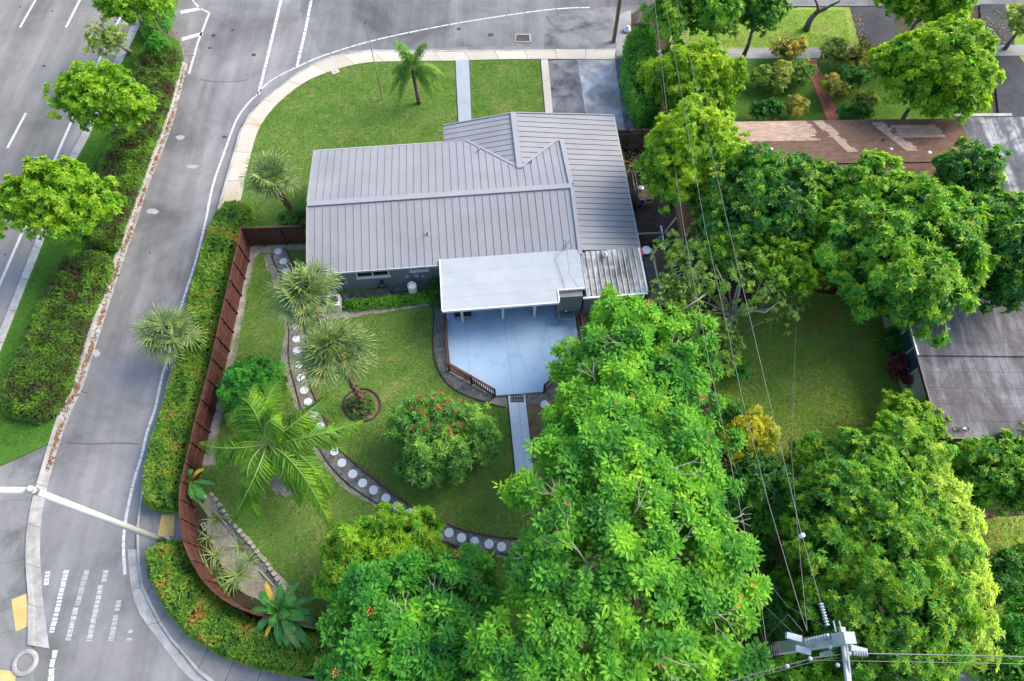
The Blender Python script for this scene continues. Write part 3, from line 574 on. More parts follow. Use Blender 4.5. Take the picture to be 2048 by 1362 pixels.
def roof_face(poly, zf, axis, w0, start, name='roof_panel'):
    """standing seam pans: strips of the plan polygon across `axis` (0: seams along y, 1: seams along x)"""
    lo, hi = min(p[axis] for p in poly), max(p[axis] for p in poly); t = start
    while t < hi - 0.01:
        s = clip(clip(poly, *((1, 0, t) if axis == 0 else (0, 1, t))), *((-1, 0, -(t + w0 - .010)) if axis == 0 else (0, -1, -(t + w0 - .010))))
        if len(s) >= 3:
            ar = abs(sum(s[i][0] * s[(i + 1) % len(s)][1] - s[(i + 1) % len(s)][0] * s[i][1] for i in range(len(s)))) / 2
            if ar > 0.02:
                m = MB()
                if sum(s[i][0] * s[(i + 1) % len(s)][1] - s[(i + 1) % len(s)][0] * s[i][1] for i in range(len(s))) < 0: s = s[::-1]
                m.hexa([Hs(x, y, zf(x, y) - 0.05) for x, y in s], [Hs(x, y, zf(x, y)) for x, y in s])
                for off, wd, ht in ((0.015, 0.03, 0.038), (w0 * .36, .022, .006), (w0 * .68, .022, .006)):
                    u = t + off; c = clip(clip(s, *((1, 0, u - wd / 2) if axis == 0 else (0, 1, u - wd / 2))), *((-1, 0, -u - wd / 2) if axis == 0 else (0, -1, -u - wd / 2)))
                    if len(c) >= 3:
                        m.hexa([Hs(x, y, zf(x, y) + .0005) for x, y in c], [Hs(x, y, zf(x, y) + ht) for x, y in c])
                m.build(name, MAT['roof'], house)
        t += w0
RY, RZ, EZ = 4.2, 3.32, 2.6
zS = lambda x, y: EZ + (RZ - EZ) * y / RY
zN = lambda x, y: EZ + (RZ - EZ) * (8.8 - y) / (8.8 - RY)
WX, WZ = 12.13, 3.04
zW = lambda x, y: WZ - 0.148 * (WX - x)
zE = lambda x, y: WZ - 0.155 * (x - WX)
RX = 14.93
roof_face([(0, 0), (RX, 0), (RX, RY), (0, RY)], zS, 0, 0.4265, 0.0)
roof_face([(0, RY), (RX, RY), (RX, 8.15), (14.45, 8.15), (12.13, 6.0), (9.2, 8.8), (0, 8.8)], zN, 0, 0.4265, 0.0)
roof_face([(7.78, 8.72), (9.2, 8.78), (12.13, 6.0), (12.13, 10.35), (7.78, 10.3)], zW, 1, 0.41, 5.9)
roof_face([(12.13, 6.02), (14.4, 8.13), (14.75, 8.13), (14.75, 0.33), (18.42, 0.42), (18.5, 10.6), (12.13, 10.35)], zE, 1, 0.41, 0.3)
def cap(name, pts, wd, ht=0.05, mat='roof_trim'):
    m = MB(); m.beam(Hs(*pts[0]), Hs(*pts[1]), wd, ht); m.build(name, MAT[mat], house)
cap('ridge_cap', ((-.02, RY, RZ + .05), (RX + .02, RY, RZ + .05)), 0.34, 0.06)
cap('ridge_cap', ((WX, 10.4, WZ + .05), (WX, 6.0, WZ + .05)), 0.34, 0.06)
cap('valley_flashing', ((9.15, 8.86, zN(0, 8.86) + .03), (12.13, 6.05, zN(0, 6.05) + .03)), 0.16, 0.04)
cap('valley_flashing', ((12.16, 6.05, zN(0, 6.05) + .03), (14.62, 8.35, zN(0, 8.3) + .03)), 0.16, 0.04)
cap('rake_flashing', ((RX, -.02, EZ + .045), (RX, RY - .15, RZ + .02)), 0.22, 0.12)
cap('rake_flashing', ((RX - .02, RY + .16, RZ + .02), (RX - .05, 8.3, zN(0, 8.3) + .045)), 0.26, 0.12)
cap('rake_trim', ((-.03, 0, EZ - .02), (-.03, RY - .15, RZ - .02)), 0.07, 0.14)
cap('rake_trim', ((-.03, RY + .15, RZ - .02), (-.03, 8.8, EZ - .02)), 0.07, 0.14)
cap('eave_trim', ((-.06, -.03, EZ - .06), (RX + .1, -.03, EZ - .06)), 0.06, 0.14, 'fascia')
cap('eave_trim', ((18.45, .45, zE(18.45, 0) - .05), (18.53, 10.6, zE(18.53, 0) - .05)), 0.06, 0.12, 'fascia')
cap('eave_trim', ((14.98, .30, zE(15, 0) - .0), (18.45, .39, zE(18.45, 0) - .0)), 0.06, 0.14)
cap('eave_trim', ((0, 8.84, EZ - .06), (7.76, 8.84, EZ - .06)), 0.06, 0.14, 'fascia')
cap('rake_trim', ((7.76, 10.36, zW(7.8, 0)), (WX, 10.40, WZ)), 0.06, 0.12)
cap('rake_trim', ((WX, 10.40, WZ), (18.52, 10.64, zE(18.5, 0))), 0.06, 0.12)
# vents and the service mast on the roof
def vent(x, y, zf, r, h):
    p = Hs(x, y, zf(x, y)); m = MB(); m.lathe(p, [(r * 1.9, -.01), (r * 1.7, .03), (r, .05), (r, h), (r * .85, h + .005)], 14); m.build('roof_vent', MAT['roof_trim'], house, smooth=False)
_p = P(856, 470, 3.0)
def to_h(p): d = p - HO; return d.x * math.cos(HA) + d.y * math.sin(HA), -d.x * math.sin(HA) + d.y * math.cos(HA)
for (px, py, z, zf) in ((856, 468, 2.95, zS), (958, 303, 2.75, zN), (1063, 325, 2.95, zN)):
    x, y = to_h(P(px, py, z)); vent(x, y, zf, 0.055, 0.26)
x, y = to_h(P(1131, 497, 2.75)); p = Hs(x, y, zS(x, y)); m = MB(); MASTX = p + Vector((0, 0, .62))
m.tube([p, p + Vector((0, 0, .62))], .035, 10); m.lathe(p, [(.11, 0), (.09, .04), (.045, .09)], 12); m.build('service_mast', MAT['metal'], house)
m = MB()
for a in (.3, 2.2, 4.0): m.tube([MASTX, MASTX + Vector((.16 * math.cos(a), .16 * math.sin(a), .05)), MASTX + Vector((.25 * math.cos(a), .25 * math.sin(a), -.15))], .012, 5)
m.build('drip_loop', MAT['wire_dark'], house)
# windows on the garden wall
def window(x0, x1, z0, z1, y, panes, name='window'):
    f = MB(); t = .07
    for a, b, c, d in ((x0 - t, x1 + t, z0 - t, z0), (x0 - t, x1 + t, z1, z1 + t), (x0 - t, x0, z0, z1), (x1, x1 + t, z0, z1)):
        f.hexa([Hs(a, y, c), Hs(b, y, c), Hs(b, y - .06, c), Hs(a, y - .06, c)][::-1], [Hs(a, y, d), Hs(b, y, d), Hs(b, y - .06, d), Hs(a, y - .06, d)][::-1])
    wd = (x1 - x0) / panes
    for k in range(1, panes):
        a, b = x0 + k * wd - .03, x0 + k * wd + .03; f.hexa([Hs(a, y, z0), Hs(b, y, z0), Hs(b, y - .05, z0), Hs(a, y - .05, z0)][::-1], [Hs(a, y, z1), Hs(b, y, z1), Hs(b, y - .05, z1), Hs(a, y - .05, z1)][::-1])
    fr = f.build(name, MAT['white'], house)
    for k in range(panes):
        a, b = x0 + k * wd + (.03 if k else 0), x0 + (k + 1) * wd - (.03 if k < panes - 1 else 0)
        MB().hexa([Hs(a, y + .0, z0), Hs(b, y, z0), Hs(b, y - .02, z0), Hs(a, y - .02, z0)][::-1], [Hs(a, y, z1), Hs(b, y, z1), Hs(b, y - .02, z1), Hs(a, y - .02, z1)][::-1]).build('pane', MAT['glass'], fr)
    MB().hexa([Hs(x0 - .12, y - .001, z0 - .14), Hs(x1 + .12, y - .001, z0 - .14), Hs(x1 + .12, y - .12, z0 - .14), Hs(x0 - .12, y - .12, z0 - .14)][::-1], [Hs(x0 - .12, y - .001, z0 - .075), Hs(x1 + .12, y - .001, z0 - .075), Hs(x1 + .12, y - .12, z0 - .075), Hs(x0 - .12, y - .12, z0 - .075)][::-1]).build('sill', MAT['white'], fr)
WY = .385
window(2.5, 4.2, 1.45, 2.12, WY, 2)
window(5.55, 6.4, 1.75, 2.15, WY, 1)
# pipes and boxes on the wall
m = MB(); m.beam(Hs(1.35, WY - .04, .15), Hs(1.35, WY - .04, 2.5), .09, .07, (1, 0, 0)); m.build('downpipe', MAT['fascia'], house)
for x, z0, z1 in ((4.75, .1, 2.4), (6.55, .1, 2.3), (2.05, .2, 1.2)): MB().tube([Hs(x, WY - .02, z0), Hs(x, WY - .02, z1)], .014, 6).build('conduit', MAT['fascia'], house)
for x, z, s in ((5.2, 1.15, .22), (5.75, 1.2, .26), (6.1, 1.1, .16), (1.75, 1.0, .2)): MB().box(Hs(x, WY - .05, z), (s, .1, s), HA).build('meter_box', MAT['fascia'], house)
# patio cover
zP = lambda y: 2.62 + .09 * (y + 2.9) / 3.2
pcx = [(7.24, 14.9), (7.24, 14.9), (7.25, 14.87), (7.25, 13.36)]
ys = [.28, -.62, -1.52, -2.17, -2.92]; xs = [(7.24, 14.9)] * 3 + [(7.25, 13.36)]
for k in range(4):
    (x0, x1), y1, y0 = xs[k], ys[k], ys[k + 1] + .006
    MB().hexa([Hs(x0, y0, zP(y0) - .09), Hs(x1, y0, zP(y0) - .09), Hs(x1, y1, zP(y1) - .09), Hs(x0, y1, zP(y1) - .09)], [Hs(x0, y0, zP(y0)), Hs(x1, y0, zP(y0)), Hs(x1, y1, zP(y1)), Hs(x0, y1, zP(y1))]).build('patio_roof_panel', MAT['patio_roof'], house)
cap('patio_fascia', ((7.2, -2.96, 2.585), (13.4, -2.96, 2.585)), .07, .17, 'white')
cap('patio_fascia', ((7.2, .25, 2.67), (7.2, -2.92, 2.585)), .07, .17, 'white')
cap('patio_fascia', ((13.42, -2.9, 2.585), (13.42, -2.2, 2.60)), .07, .17, 'white')
cap('patio_fascia', ((13.47, -2.2, 2.60), (14.9, -2.2, 2.60)), .07, .17, 'white')
cap('patio_beam', ((7.35, -2.5, 2.44), (13.3, -2.5, 2.44)), .12, .16, 'white')
for x in (8.17, 10.44, 12.22): cap('patio_post', ((x, -2.28, .18), (x, -2.28, 2.5)), .14, .14, 'white')
MB().prism([p[:2] for p in hq((13.45, -2.55), (14.75, -2.55), (14.75, .2), (13.45, .2))], .1, 2.45).build('store_room', MAT['wall'], house)
# low patio chair half under the cover reads as a dark bench
p = Hs(8.2, -2.0, .18)
bench = empty('patio_bench', p, 'low dark bench under the edge of the white patio cover', 'bench')
MB().box(p + Vector((0, 0, .38)), (.95, .36, .06), HA).build('seat', MAT['dark'], bench)
for sx in (-.4, .4):
    for sy in (-.14, .14):
        q = p + Vector((sx * math.cos(HA) - sy * math.sin(HA), sx * math.sin(HA) + sy * math.cos(HA), 0)); MB().tube([q, q + Vector((0, 0, .36))], .02, 6).build('leg', MAT['dark'], bench)
# ---- lean-to roof with corrugated sheets
lean = empty('lean_to', Hs(16.4, -1.2, 0), 'lean-to behind the house roofed with mildewed ribbed metal sheets', 'lean to')
zL = lambda y: 2.42 + .10 * (y + 2.6) / 2.9
for k in range(11):
    x0, x1 = 14.95 + k * .295, 14.95 + (k + 1) * .295 - .004
    m = MB(); y0, y1 = -2.62 + (.0), .22
    sx = -.35 * 0
    if k < 1: y1 = .18
    m.hexa([Hs(x0, y0, zL(y0) - .03), Hs(x1, y0, zL(y0) - .03), Hs(x1, y1, zL(y1) - .03), Hs(x0, y1, zL(y1) - .03)], [Hs(x0, y0, zL(y0)), Hs(x1, y0, zL(y0)), Hs(x1, y1, zL(y1)), Hs(x0, y1, zL(y1))])
    m.hexa([Hs(x0, y0, zL(y0) + .001), Hs(x0 + .045, y0, zL(y0) + .001), Hs(x0 + .045, y1, zL(y1) + .001), Hs(x0, y1, zL(y1) + .001)], [Hs(x0 + .01, y0, zL(y0) + .05), Hs(x0 + .035, y0, zL(y0) + .05), Hs(x0 + .035, y1, zL(y1) + .05), Hs(x0 + .01, y1, zL(y1) + .05)])
    m.build('roof_sheet', MAT['mildew'], lean); MB().beam(Hs(x0 + .022, y0 - .01, zL(y0) + .058), Hs(x0 + .022, y1, zL(y1) + .058), .04, .014).build('rib', MAT['metal'], lean)
for a, b in (((14.75, -2.68, 2.40), (18.25, -2.68, 2.40)), ((18.24, -2.6, 2.42), (18.24, .2, 2.50))):
    MB().beam(Hs(*a), Hs(*b), .10, .12).build('gutter', MAT['white'], lean)
MB().prism([p[:2] for p in hq((14.9, -2.4), (18.0, -2.4), (18.0, .1), (14.9, .1))], 0.0, 2.33).build('wall', MAT['wall'], lean)
m = MB(); p = P(1210, 512, 2.55); m.lathe(p + Vector((0, 0, -.08)), [(.10, 0), (.12, .05), (.12, .28), (.04, .36), (.04, .42)], 14)
jug = empty('water_jug', p, 'clear plastic jug lying on the ribbed lean-to roof', 'jug'); m.build('jug_body', MAT['clear'], jug, smooth=True); MB().lathe(p + Vector((0, 0, .345)), [(.05, 0), (.05, .05)], 12).build('cap', MAT['white'], jug)
# ---- brown metal shed
shed = empty('garden_shed', Hs(19.1, -1.1, 0), 'small metal shed with brown roof and cream front beside the lean-to', 'shed')
for x0, x1, za, zb in ((18.55, 19.08, 1.85, 1.95), (19.1, 20.0, 1.95, 1.80)):
    for y0, y1 in ((-2.1, -.85), (-.84, .42)):
        n = 2 if x1 - x0 < .7 else 4
        for j in range(n):
            a, b = x0 + (x1 - x0) * j / n, x0 + (x1 - x0) * (j + .97) / n; z1_, z2_ = za + (zb - za) * j / n, za + (zb - za) * (j + 1) / n
            MB().hexa([Hs(a, y0, z1_ - .03), Hs(b, y0, z2_ - .03), Hs(b, y1, z2_ - .03), Hs(a, y1, z1_ - .03)], [Hs(a, y0, z1_), Hs(b, y0, z2_), Hs(b, y1, z2_), Hs(a, y1, z1_)]).build('roof_panel', MAT['shed_roof'], shed)
MB().beam(Hs(19.09, -2.16, 1.985), Hs(19.09, .45, 1.985), .10, .05).build('ridge_cap', MAT['metal'], shed)
MB().prism([p[:2] for p in hq((18.7, -2.0), (19.9, -2.0), (19.9, .3), (18.7, .3))], 0, 1.8).build('wall', MAT['shed_wall'], shed)
for j in range(5): MB().beam(Hs(18.8 + j * .24, -2.03, .1), Hs(18.8 + j * .24, -2.03, 1.75), .03, .02, (0, 1, 0)).build('rib', MAT['shed_wall'], shed)
MB().beam(Hs(18.68, -2.06, 0), Hs(18.68, -2.06, 1.8), .07, .07, (0, 1, 0)).build('corner_post', MAT['boot'], shed)
p = Hs(18.36, .05, 2.02); can = empty('fuel_can', p, 'small red plastic fuel can between lean-to roof and shed', 'fuel can')
MB().box(p + Vector((0, 0, .14)), (.30, .34, .26), HA).build('can_body', MAT['red'], can)
MB().tube([p + Vector((-.1, 0, .27)), p + Vector((-.1, 0, .33)), p + Vector((.08, 0, .33)), p + Vector((.08, 0, .27))], .02, 6).build('handle', MAT['red'], can)
MB().box(p + Vector((0, 0, -.1)), (.5, .5, .2), HA).build('shelf', MAT['dark'], can)
p = P(1292, 503, 1.95); tub = empty('clear_tub', p, 'cloudy round plastic tub standing on the brown shed roof', 'tub')
MB().lathe(p, [(.20, 0), (.25, .14), (.27, .15), (.25, .15), (.23, .05), (.02, .03)], 18).build('tub_wall', MAT['clear'], tub)
# ---- the painted deck and its rails
DZ = 0.20
DK = [P(*q, DZ) for q in ((888, 598), (892, 640), (900, 726), (990, 791), (1086, 783), (1128, 745), (1155, 668), (1146, 598))]
m = MB(); m.prism([tuple(p[:2]) for p in [Hs(7.45, .38), Hs(13.44, .38), Hs(13.44, -2.56)] + [DK[7]] + DK[6:0:-1] + []], 0.0, DZ)
dko = m.build('deck', MAT['paint']); dko['kind'] = 'structure'
for a, b in (((931, 640), (940, 745)), ((1008, 640), (1026, 788)), ((1022, 655), (1064, 776)), ((1090, 640), (1108, 735))):
    p, q = P(*a, DZ + .003), P(*b, DZ + .003); s = Vector((.006, 0, 0)); o = MB().quad(p - s, p + s, q + s, q - s).build('deck_joint', MAT['wall']); o['kind'] = 'structure'
def railing(pts, label, posts, base=0.1, step=0.125):
    r = empty('deck_railing', pts[0], label, 'railing', 'brown wooden railings around the painted deck'); bal = None
    for i in range(len(pts) - 1):
        a, b = pts[i].copy(), pts[i + 1].copy(); a.z = b.z = 0; d = (b - a); L = d.length; d.normalize(); ang = math.atan2(d.y, d.x)
        MB().beam(a + Vector((0, 0, 1.02)), b + Vector((0, 0, 1.02)), .13, .04).build('top_rail', MAT['fence'], r)
        MB().beam(a + Vector((0, 0, .93)), b + Vector((0, 0, .93)), .045, .09).build('upper_rail', MAT['fence'], r)
        MB().beam(a + Vector((0, 0, .26)), b + Vector((0, 0, .26)), .045, .09).build('lower_rail', MAT['fence'], r)
        n = int(L / step)
        if bal is None:
            bal = MB().box((0, 0, .6), (.04, .035, .66)).mesh('baluster', MAT['fence'])
        for k in range(1, n):
            q = a + d * (L * k / n); share('baluster', bal, r, q + Vector((0, 0, 0)) - r.location.to_2d().to_3d() - Vector((0, 0, r.location.z)), (0, 0, ang))
    for q in posts: MB().box((q.x, q.y, .55), (.10, .10, 1.1)).build('post', MAT['fence'], r)
gz = lambda a, b: P(a, b, 0.1)
L0, L1, L2 = gz(892, 640), gz(899, 741), gz(990, 793)
railing([L0, L1, L2], 'brown deck railing turning the corner on the grass side of the deck', [L0, L0.lerp(L1, .5), L1, L1.lerp(L2, .5), L2])
R0, R1 = gz(1088, 784), gz(1160, 725)
railing([R0, R1], 'short brown deck railing slanting beside the back walk under tree leaves', [R0, R0.lerp(R1, .55), R1])
R2, R3 = gz(1152, 608), gz(1170, 700)
railing([R2, R3], 'brown deck railing running down from the lean-to wall', [R2, R2.lerp(R3, .5), R3])
# door mat at the foot of the deck
p = P(1035, 797, .125); mat_o = empty('door_mat', p, 'dark patterned mat at the deck end of the white walk', 'mat')
m = MB(); a, b = P(1021, 790, .128), P(1048, 804, .128)
MB().box(((a.x + b.x) / 2, (a.y + b.y) / 2, .135), (abs(b.x - a.x), abs(b.y - a.y), .022)).build('mat_base', MAT['dark'], mat_o)
for i in range(5):
    for j in range(2): m.lathe((a.x + (b.x - a.x) * (i + .5) / 5, a.y + (b.y - a.y) * (j + .5) / 2, .146), [(.035, 0), (.045, .006), (.02, .008)], 10)
m.build('mat_pattern', MAT['concrete'], mat_o)['kind'] = 'stuff'
# glass garden table on the deck
p = P(1131, 640, DZ); tb = empty('patio_table', p, 'rectangular glass topped table with thin dark legs on the deck', 'table')
MB().box(p + Vector((0, 0, .70)), (.78, .62, .012)).build('glass_top', MAT['blue_glass'], tb)
m = MB(); c = [(-.4, -.32), (.4, -.32), (.4, .32), (-.4, .32)]
m.tube([p + Vector((x, y, .71)) for x, y in c + c[:1]], .016, 6, False); m.build('rim', MAT['metal'], tb)
for x, y in c: MB().tube([p + Vector((x * .85, y * .85, .7)), p + Vector((x * 1.08, y * 1.1, 0))], .014, 6).build('leg', MAT['dark'], tb)
q = p + Vector((-.02, .1, .712)); pot = empty('table_ornament', q, 'small black pot on the glass patio table', 'pot'); MB().lathe(q, [(.05, 0), (.085, .06), (.075, .14), (.05, .14)], 14).build('pot_body', MAT['dark'], pot); MB().lathe(q + Vector((0, 0, .141)), [(.055, 0), (.02, .03)], 12).build('lid', MAT['white'], pot)
# air conditioner, tank, hose, clothes
p = P(672, 612, .1); ac = empty('air_conditioner', p, 'square pale air conditioner with round fan grille by the wall', 'air conditioner')
m = MB(); m.box(p + Vector((0, 0, .34)), (.72, .72, .66), HA); m.build('casing', MAT['plastic_white'], ac)
MB().lathe(p + Vector((0, 0, .672)), [(.28, 0), (.29, .012), (.27, .014)], 24).build('fan_well', MAT['dark'], ac)
m = MB()
for r in (.09, .15, .21, .27): m.tube([p + Vector((r * math.cos(t), r * math.sin(t), .70)) for t in [k * math.pi / 10 for k in range(21)]], .006, 4, False)
m.build('grille', MAT['metal'], ac)['kind'] = 'stuff'
for k in range(4):
    a = k * math.pi / 2 + .3; MB().beam(p + Vector((0, 0, .69)), p + Vector((.26 * math.cos(a), .26 * math.sin(a), .69)), .07, .008).build('fan_blade', MAT['dark'], ac)
p = P(828, 588, .09); tk = empty('water_tank', p, 'off white cylindrical water tank against the grey wall', 'tank')
MB().lathe(p, [(.24, 0), (.26, .05), (.26, .98), (.25, 1.02), (.20, 1.05), (.12, 1.06)], 24).build('tank_body', MAT['plastic_white'], tk, smooth=True)
MB().lathe(p + Vector((0, 0, 1.055)), [(.14, 0), (.14, .04), (.09, .05)], 20).build('lid', MAT['plastic_white'], tk)
m = MB(); c = Hs(3.72, WY - .16, .55); pts = []
for k in range(90):
    t = k * 2 * math.pi / 18; r = .25 + .03 * math.sin(k * .7); pts.append(c + Vector((r * math.cos(t), -.02 * math.sin(k * 1.3) - .03, r * math.sin(t) + .05)))
pts += [c + Vector((.3, -.1, -.35)), c + Vector((.55, -.2, -.42)), c + Vector((.4, -.3, -.43)), c + Vector((.9, -.15, -.43)), c + Vector((1.6, -.1, -.43)), c + Vector((2.2, -.05, -.43))]
hs = empty('garden_hose', Hs(3.72, WY - .1, 0), 'coiled black garden hose hung on the grey wall below the wide window', 'hose')
m.tube(pts, .022, 6).build('hose_coil', MAT['rubber'], hs); MB().box(c + Vector((0, .1, .3)), (.18, .14, .1), HA).build('hanger', MAT['dark'], hs)
# ------------------------------------------------------------------ brown garden fence
FB = [(617, 488), (574, 489.5), (531, 491), (502.5, 491.6), (498, 524), (490, 558), (482.5, 592), (474.5, 628), (466.5, 665), (459, 703), (450, 744), (441, 783), (431, 823), (420, 865), (411, 905), (402, 945), (395, 980), (391, 1015), (393, 1052), (399, 1095), (415, 1132), (438, 1170), (468, 1200), (505, 1222), (550, 1238), (600, 1248), (645, 1254), (690, 1258), (735, 1261)]
FH = 1.75
fw_ = [P(a, b, 0.05) for a, b in FB]
fence = empty('garden_fence', fw_[14], 'tall brown board fence curving round the back garden behind the hedge', 'fence')
brd = None; nb = 0
post_me = MB().box((0, 0, (FH + .06) / 2), (.095, .095, FH + .06)).mesh('post', MAT['fence'])
ctr = sum(fw_, Vector()) / len(fw_)
for i, p in enumerate(fw_):
    d = (fw_[min(i + 1, len(fw_) - 1)] - fw_[max(i - 1, 0)]).normalized(); ang = math.atan2(d.y, d.x)
    inn = Vector((-d.y, d.x, 0)); share('post', post_me, fence, p + inn * .03 - fence.location, (0, 0, ang))
    MB().box(p + inn * .03 + Vector((0, 0, FH + .075)), (.12, .12, .03), ang).build('post_cap', MAT['fence'], fence)
    if i == len(fw_) - 1: break
    a, b = p, fw_[i + 1]; L = (b - a).length; dd = (b - a).normalized(); an = math.atan2(dd.y, dd.x); nn = Vector((-dd.y, dd.x, 0))
    for z in (.35, .98, FH - .18):
        MB().beam(a + nn * .012 + dd * .05 + Vector((0, 0, z)), b + nn * .012 - dd * .05 + Vector((0, 0, z)), .045, .075).build('rail', MAT['fence'], fence)
    MB().beam(a - nn * .02 + dd * .05 + Vector((0, 0, FH + .02)), b - nn * .02 - dd * .05 + Vector((0, 0, FH + .02)), .10, .035).build('cap_board', MAT['fence'], fence)
    k = max(3, round(L / .155)); wd = L / k
    if brd is None: brd = MB().box((0, 0, FH / 2), (1, .02, FH - .02)).mesh('board', MAT['fence'])
    for j in range(k):
        if nb >= 295: continue
        nb += 1; share('board', brd, fence, a + dd * (j + .5) * wd - nn * (.025 - .006 * (j % 2)) - fence.location, (0, 0, an), (wd - .014, 1, 1))
# old wooden fence beside the driveway
g0, g1 = P(1228, 299, .05), P(1306, 297, .05)
gate = empty('board_fence', g0, 'weathered bare wood fence between the house corner and the driveway', 'fence')
dd = (g1 - g0); L = dd.length; dd.normalize(); an = math.atan2(dd.y, dd.x)
for j in range(17):
    q = g0 + dd * (j + .5) * L / 17; MB().box(q + Vector((0, -.02 * (j % 2), .9)), (L / 17 - .015, .022, 1.7 + .03 * (j % 3)), an).build('board', MAT['old_wood'], gate)
for z in (.4, 1.4): MB().beam(g0 + Vector((0, -.06, z)), g1 + Vector((0, -.06, z)), .05, .09).build('rail', MAT['old_wood'], gate)
for t in (.33, .66): MB().box(g0 + dd * L * t + Vector((0, -.1, .9)), (.09, .09, 1.85), an).build('post', MAT['old_wood'], gate)
# ------------------------------------------------------------------ stepping stones
ORD = 'first second third fourth fifth sixth seventh eighth ninth tenth eleventh twelfth thirteenth fourteenth fifteenth sixteenth seventeenth eighteenth nineteenth twentieth'.split()
ORD += ['twenty-' + x for x in ORD[:9]] + ['thirtieth'] + ['thirty-' + x for x in ORD[:9]]
ST = [(556.6, 503), (567, 523), (573, 543), (578.5, 562.5), (581, 583), (586, 608), (592, 631), (593, 655), (593, 679), (594, 702), (598, 730), (601, 756), (608, 781), (616, 804), (627.5, 828), (640, 853), (655.5, 879), (669, 903), (684, 926), (705.5, 948), (725.5, 966), (747.4, 980), (772, 996), (794, 1012), (820, 1026), (846, 1040), (872, 1055), (898, 1065.5), (923, 1075.6), (949, 1083), (978, 1088), (1003, 1093.5)]
st_me = None; rs = random.Random(4)
for k, q in enumerate(ST + [(1089, 809)]):
    p = P(*q, .09)
    if st_me is None:
        st_me = MB().lathe((0, 0, 0), [(.225, 0), (.228, .03), (.218, .042), (0.10, .045)], 26).mesh('stepping_stone', MAT['white_paint'])
    o = share('stepping_stone', st_me, None, p, (rs.uniform(-.02, .02), rs.uniform(-.02, .02), rs.random() * 6), (1, rs.uniform(.95, 1.04), 1))
    lab = f'round white stepping stone, {ORD[k]} along the gravel path from the brown fence' if k < len(ST) else 'lone round white stepping stone on dry mulch beside the back walk'
    tag(o, lab, 'stepping stone', 'round stepping stones of the garden')
# ------------------------------------------------------------------ pale edging blocks of the sand bed
bl = [(425, 990), (432, 1000), (440, 1011), (448, 1022), (455, 1033), (463, 1043), (472, 1053), (480, 1062), (487, 1071), (495, 1078), (501, 1085), (508, 1094), (515, 1103), (521, 1112), (529, 1119), (537, 1129), (542, 1138), (549, 1148), (555, 1158), (563, 1168), (568, 1178), (575, 1186)]
bord = empty('block_edging', P(*bl[0], .08), 'row of pale concrete edging blocks along the sandy bed', 'edging')
for k, q in enumerate(bl):
    p = P(*q, .08); n = P(*bl[min(k + 1, len(bl) - 1)], .08) - P(*bl[max(k - 1, 0)], .08); an = math.atan2(n.y, n.x) + rs.uniform(-.2, .2)
    m = MB(); s = (.235 * rs.uniform(.88, 1.05), .20 * rs.uniform(.85, 1.1)); ca, sa = math.cos(an), math.sin(an)
    oc = [(-.5, -.3), (-.3, -.5), (.3, -.5), (.5, -.3), (.5, .3), (.3, .5), (-.3, .5), (-.5, .3)]
    oc = [(x + rs.uniform(-.05, .05), y + rs.uniform(-.05, .05)) for x, y in oc]
    R = lambda f, z: [(p.x + (x * s[0] * ca - y * s[1] * sa) * f, p.y + (x * s[0] * sa + y * s[1] * ca) * f, z) for x, y in oc]
    h = .08 + .12 * rs.uniform(.85, 1.1); m.hexa(R(1, .06), R(1, h)); m.hexa(R(1, h + .0005), R(.86, h + .022)); m.build('block', MAT['block'], bord)
# loose cinder block and sticks in the bed
p = P(411, 1054, .09); cb = empty('cinder_block', p, 'single hollow concrete block lying in the sandy bed', 'block'); m = MB()
for dx, s in ((-.18, .03), (0, .03), (.18, .03)): m.box(p + Vector((dx * .6, dx * -.8, .1)), (s, .19, .18), -.9)
for o_ in (-.08, .08): m.box(p + Vector((o_ * .8, o_ * .6, .1)), (.39, .03, .18), -.9)
m.build('block_body', MAT['kerb'], cb)
for k, (a, b, l) in enumerate((((428, 1022), (454, 1050), 'pale wooden stake leaning along the upper end of the block edging'), ((520, 1140), (548, 1172), 'pale wooden stake lying near the lower end of the block edging'))):
    tag(MB().beam(P(*a, .16), P(*b, .14), .07, .05).build('wooden_stake', MAT['block']), l, 'stake', 'stakes in the sandy bed')
# ------------------------------------------------------------------ street things
def flat_thing(name, label, cat, group=None, loc=(0, 0, 0)): return empty(name, loc, label, cat, group)
p = P(1045, 76, .015); dr = flat_thing('storm_drain', 'rectangular rusty storm drain grate in the street edge', 'drain', None, p)
a, b, c, d = [P(*q, .02) for q in ((1032, 69), (1060, 69), (1061, 84), (1030, 84))]
for s, e in ((a, b), (b, c), (c, d), (d, a)): MB().beam(s, e, .09, .05).build('frame', MAT['kerb'], dr)
MB().prism([q[:2] for q in (a, b, c, d)], .006, .010).build('shaft', MAT['dark'], dr)
for k in range(1, 10): MB().beam(a.lerp(b, k / 10) + Vector((0, -.03, 0)), d.lerp(c, k / 10) + Vector((0, .03, 0)), .035, .03).build('grate_bar', MAT['bark'], dr)
p = P(671, 144, LZ); mt = flat_thing('meter_lid', 'concrete water meter box lid at the edge of the front lawn', 'meter lid', None, p)
MB().box(p + Vector((0, 0, .015)), (.52, .36, .05), .5).build('lid', MAT['sidewalk'], mt); MB().box(p + Vector((.0, 0, .045)), (.2, .14, .012), .5).build('reader_cover', MAT['metal'], mt)
p = P(52, 1325, .05); mh = flat_thing('manhole', 'raised round concrete manhole ring on the corner pavement', 'manhole', None, p)
MB().lathe(p, [(.56, .0), (.56, .09), (.50, .115), (.40, .115), (.36, .09), (.36, .02), (.355, .02)], 32).build('ring', MAT['kerb'], mh)
MB().lathe(p, [(.35, .0), (.35, .06), (.33, .066), (.1, .068)], 28).build('cover', MAT['plaza'], mh)
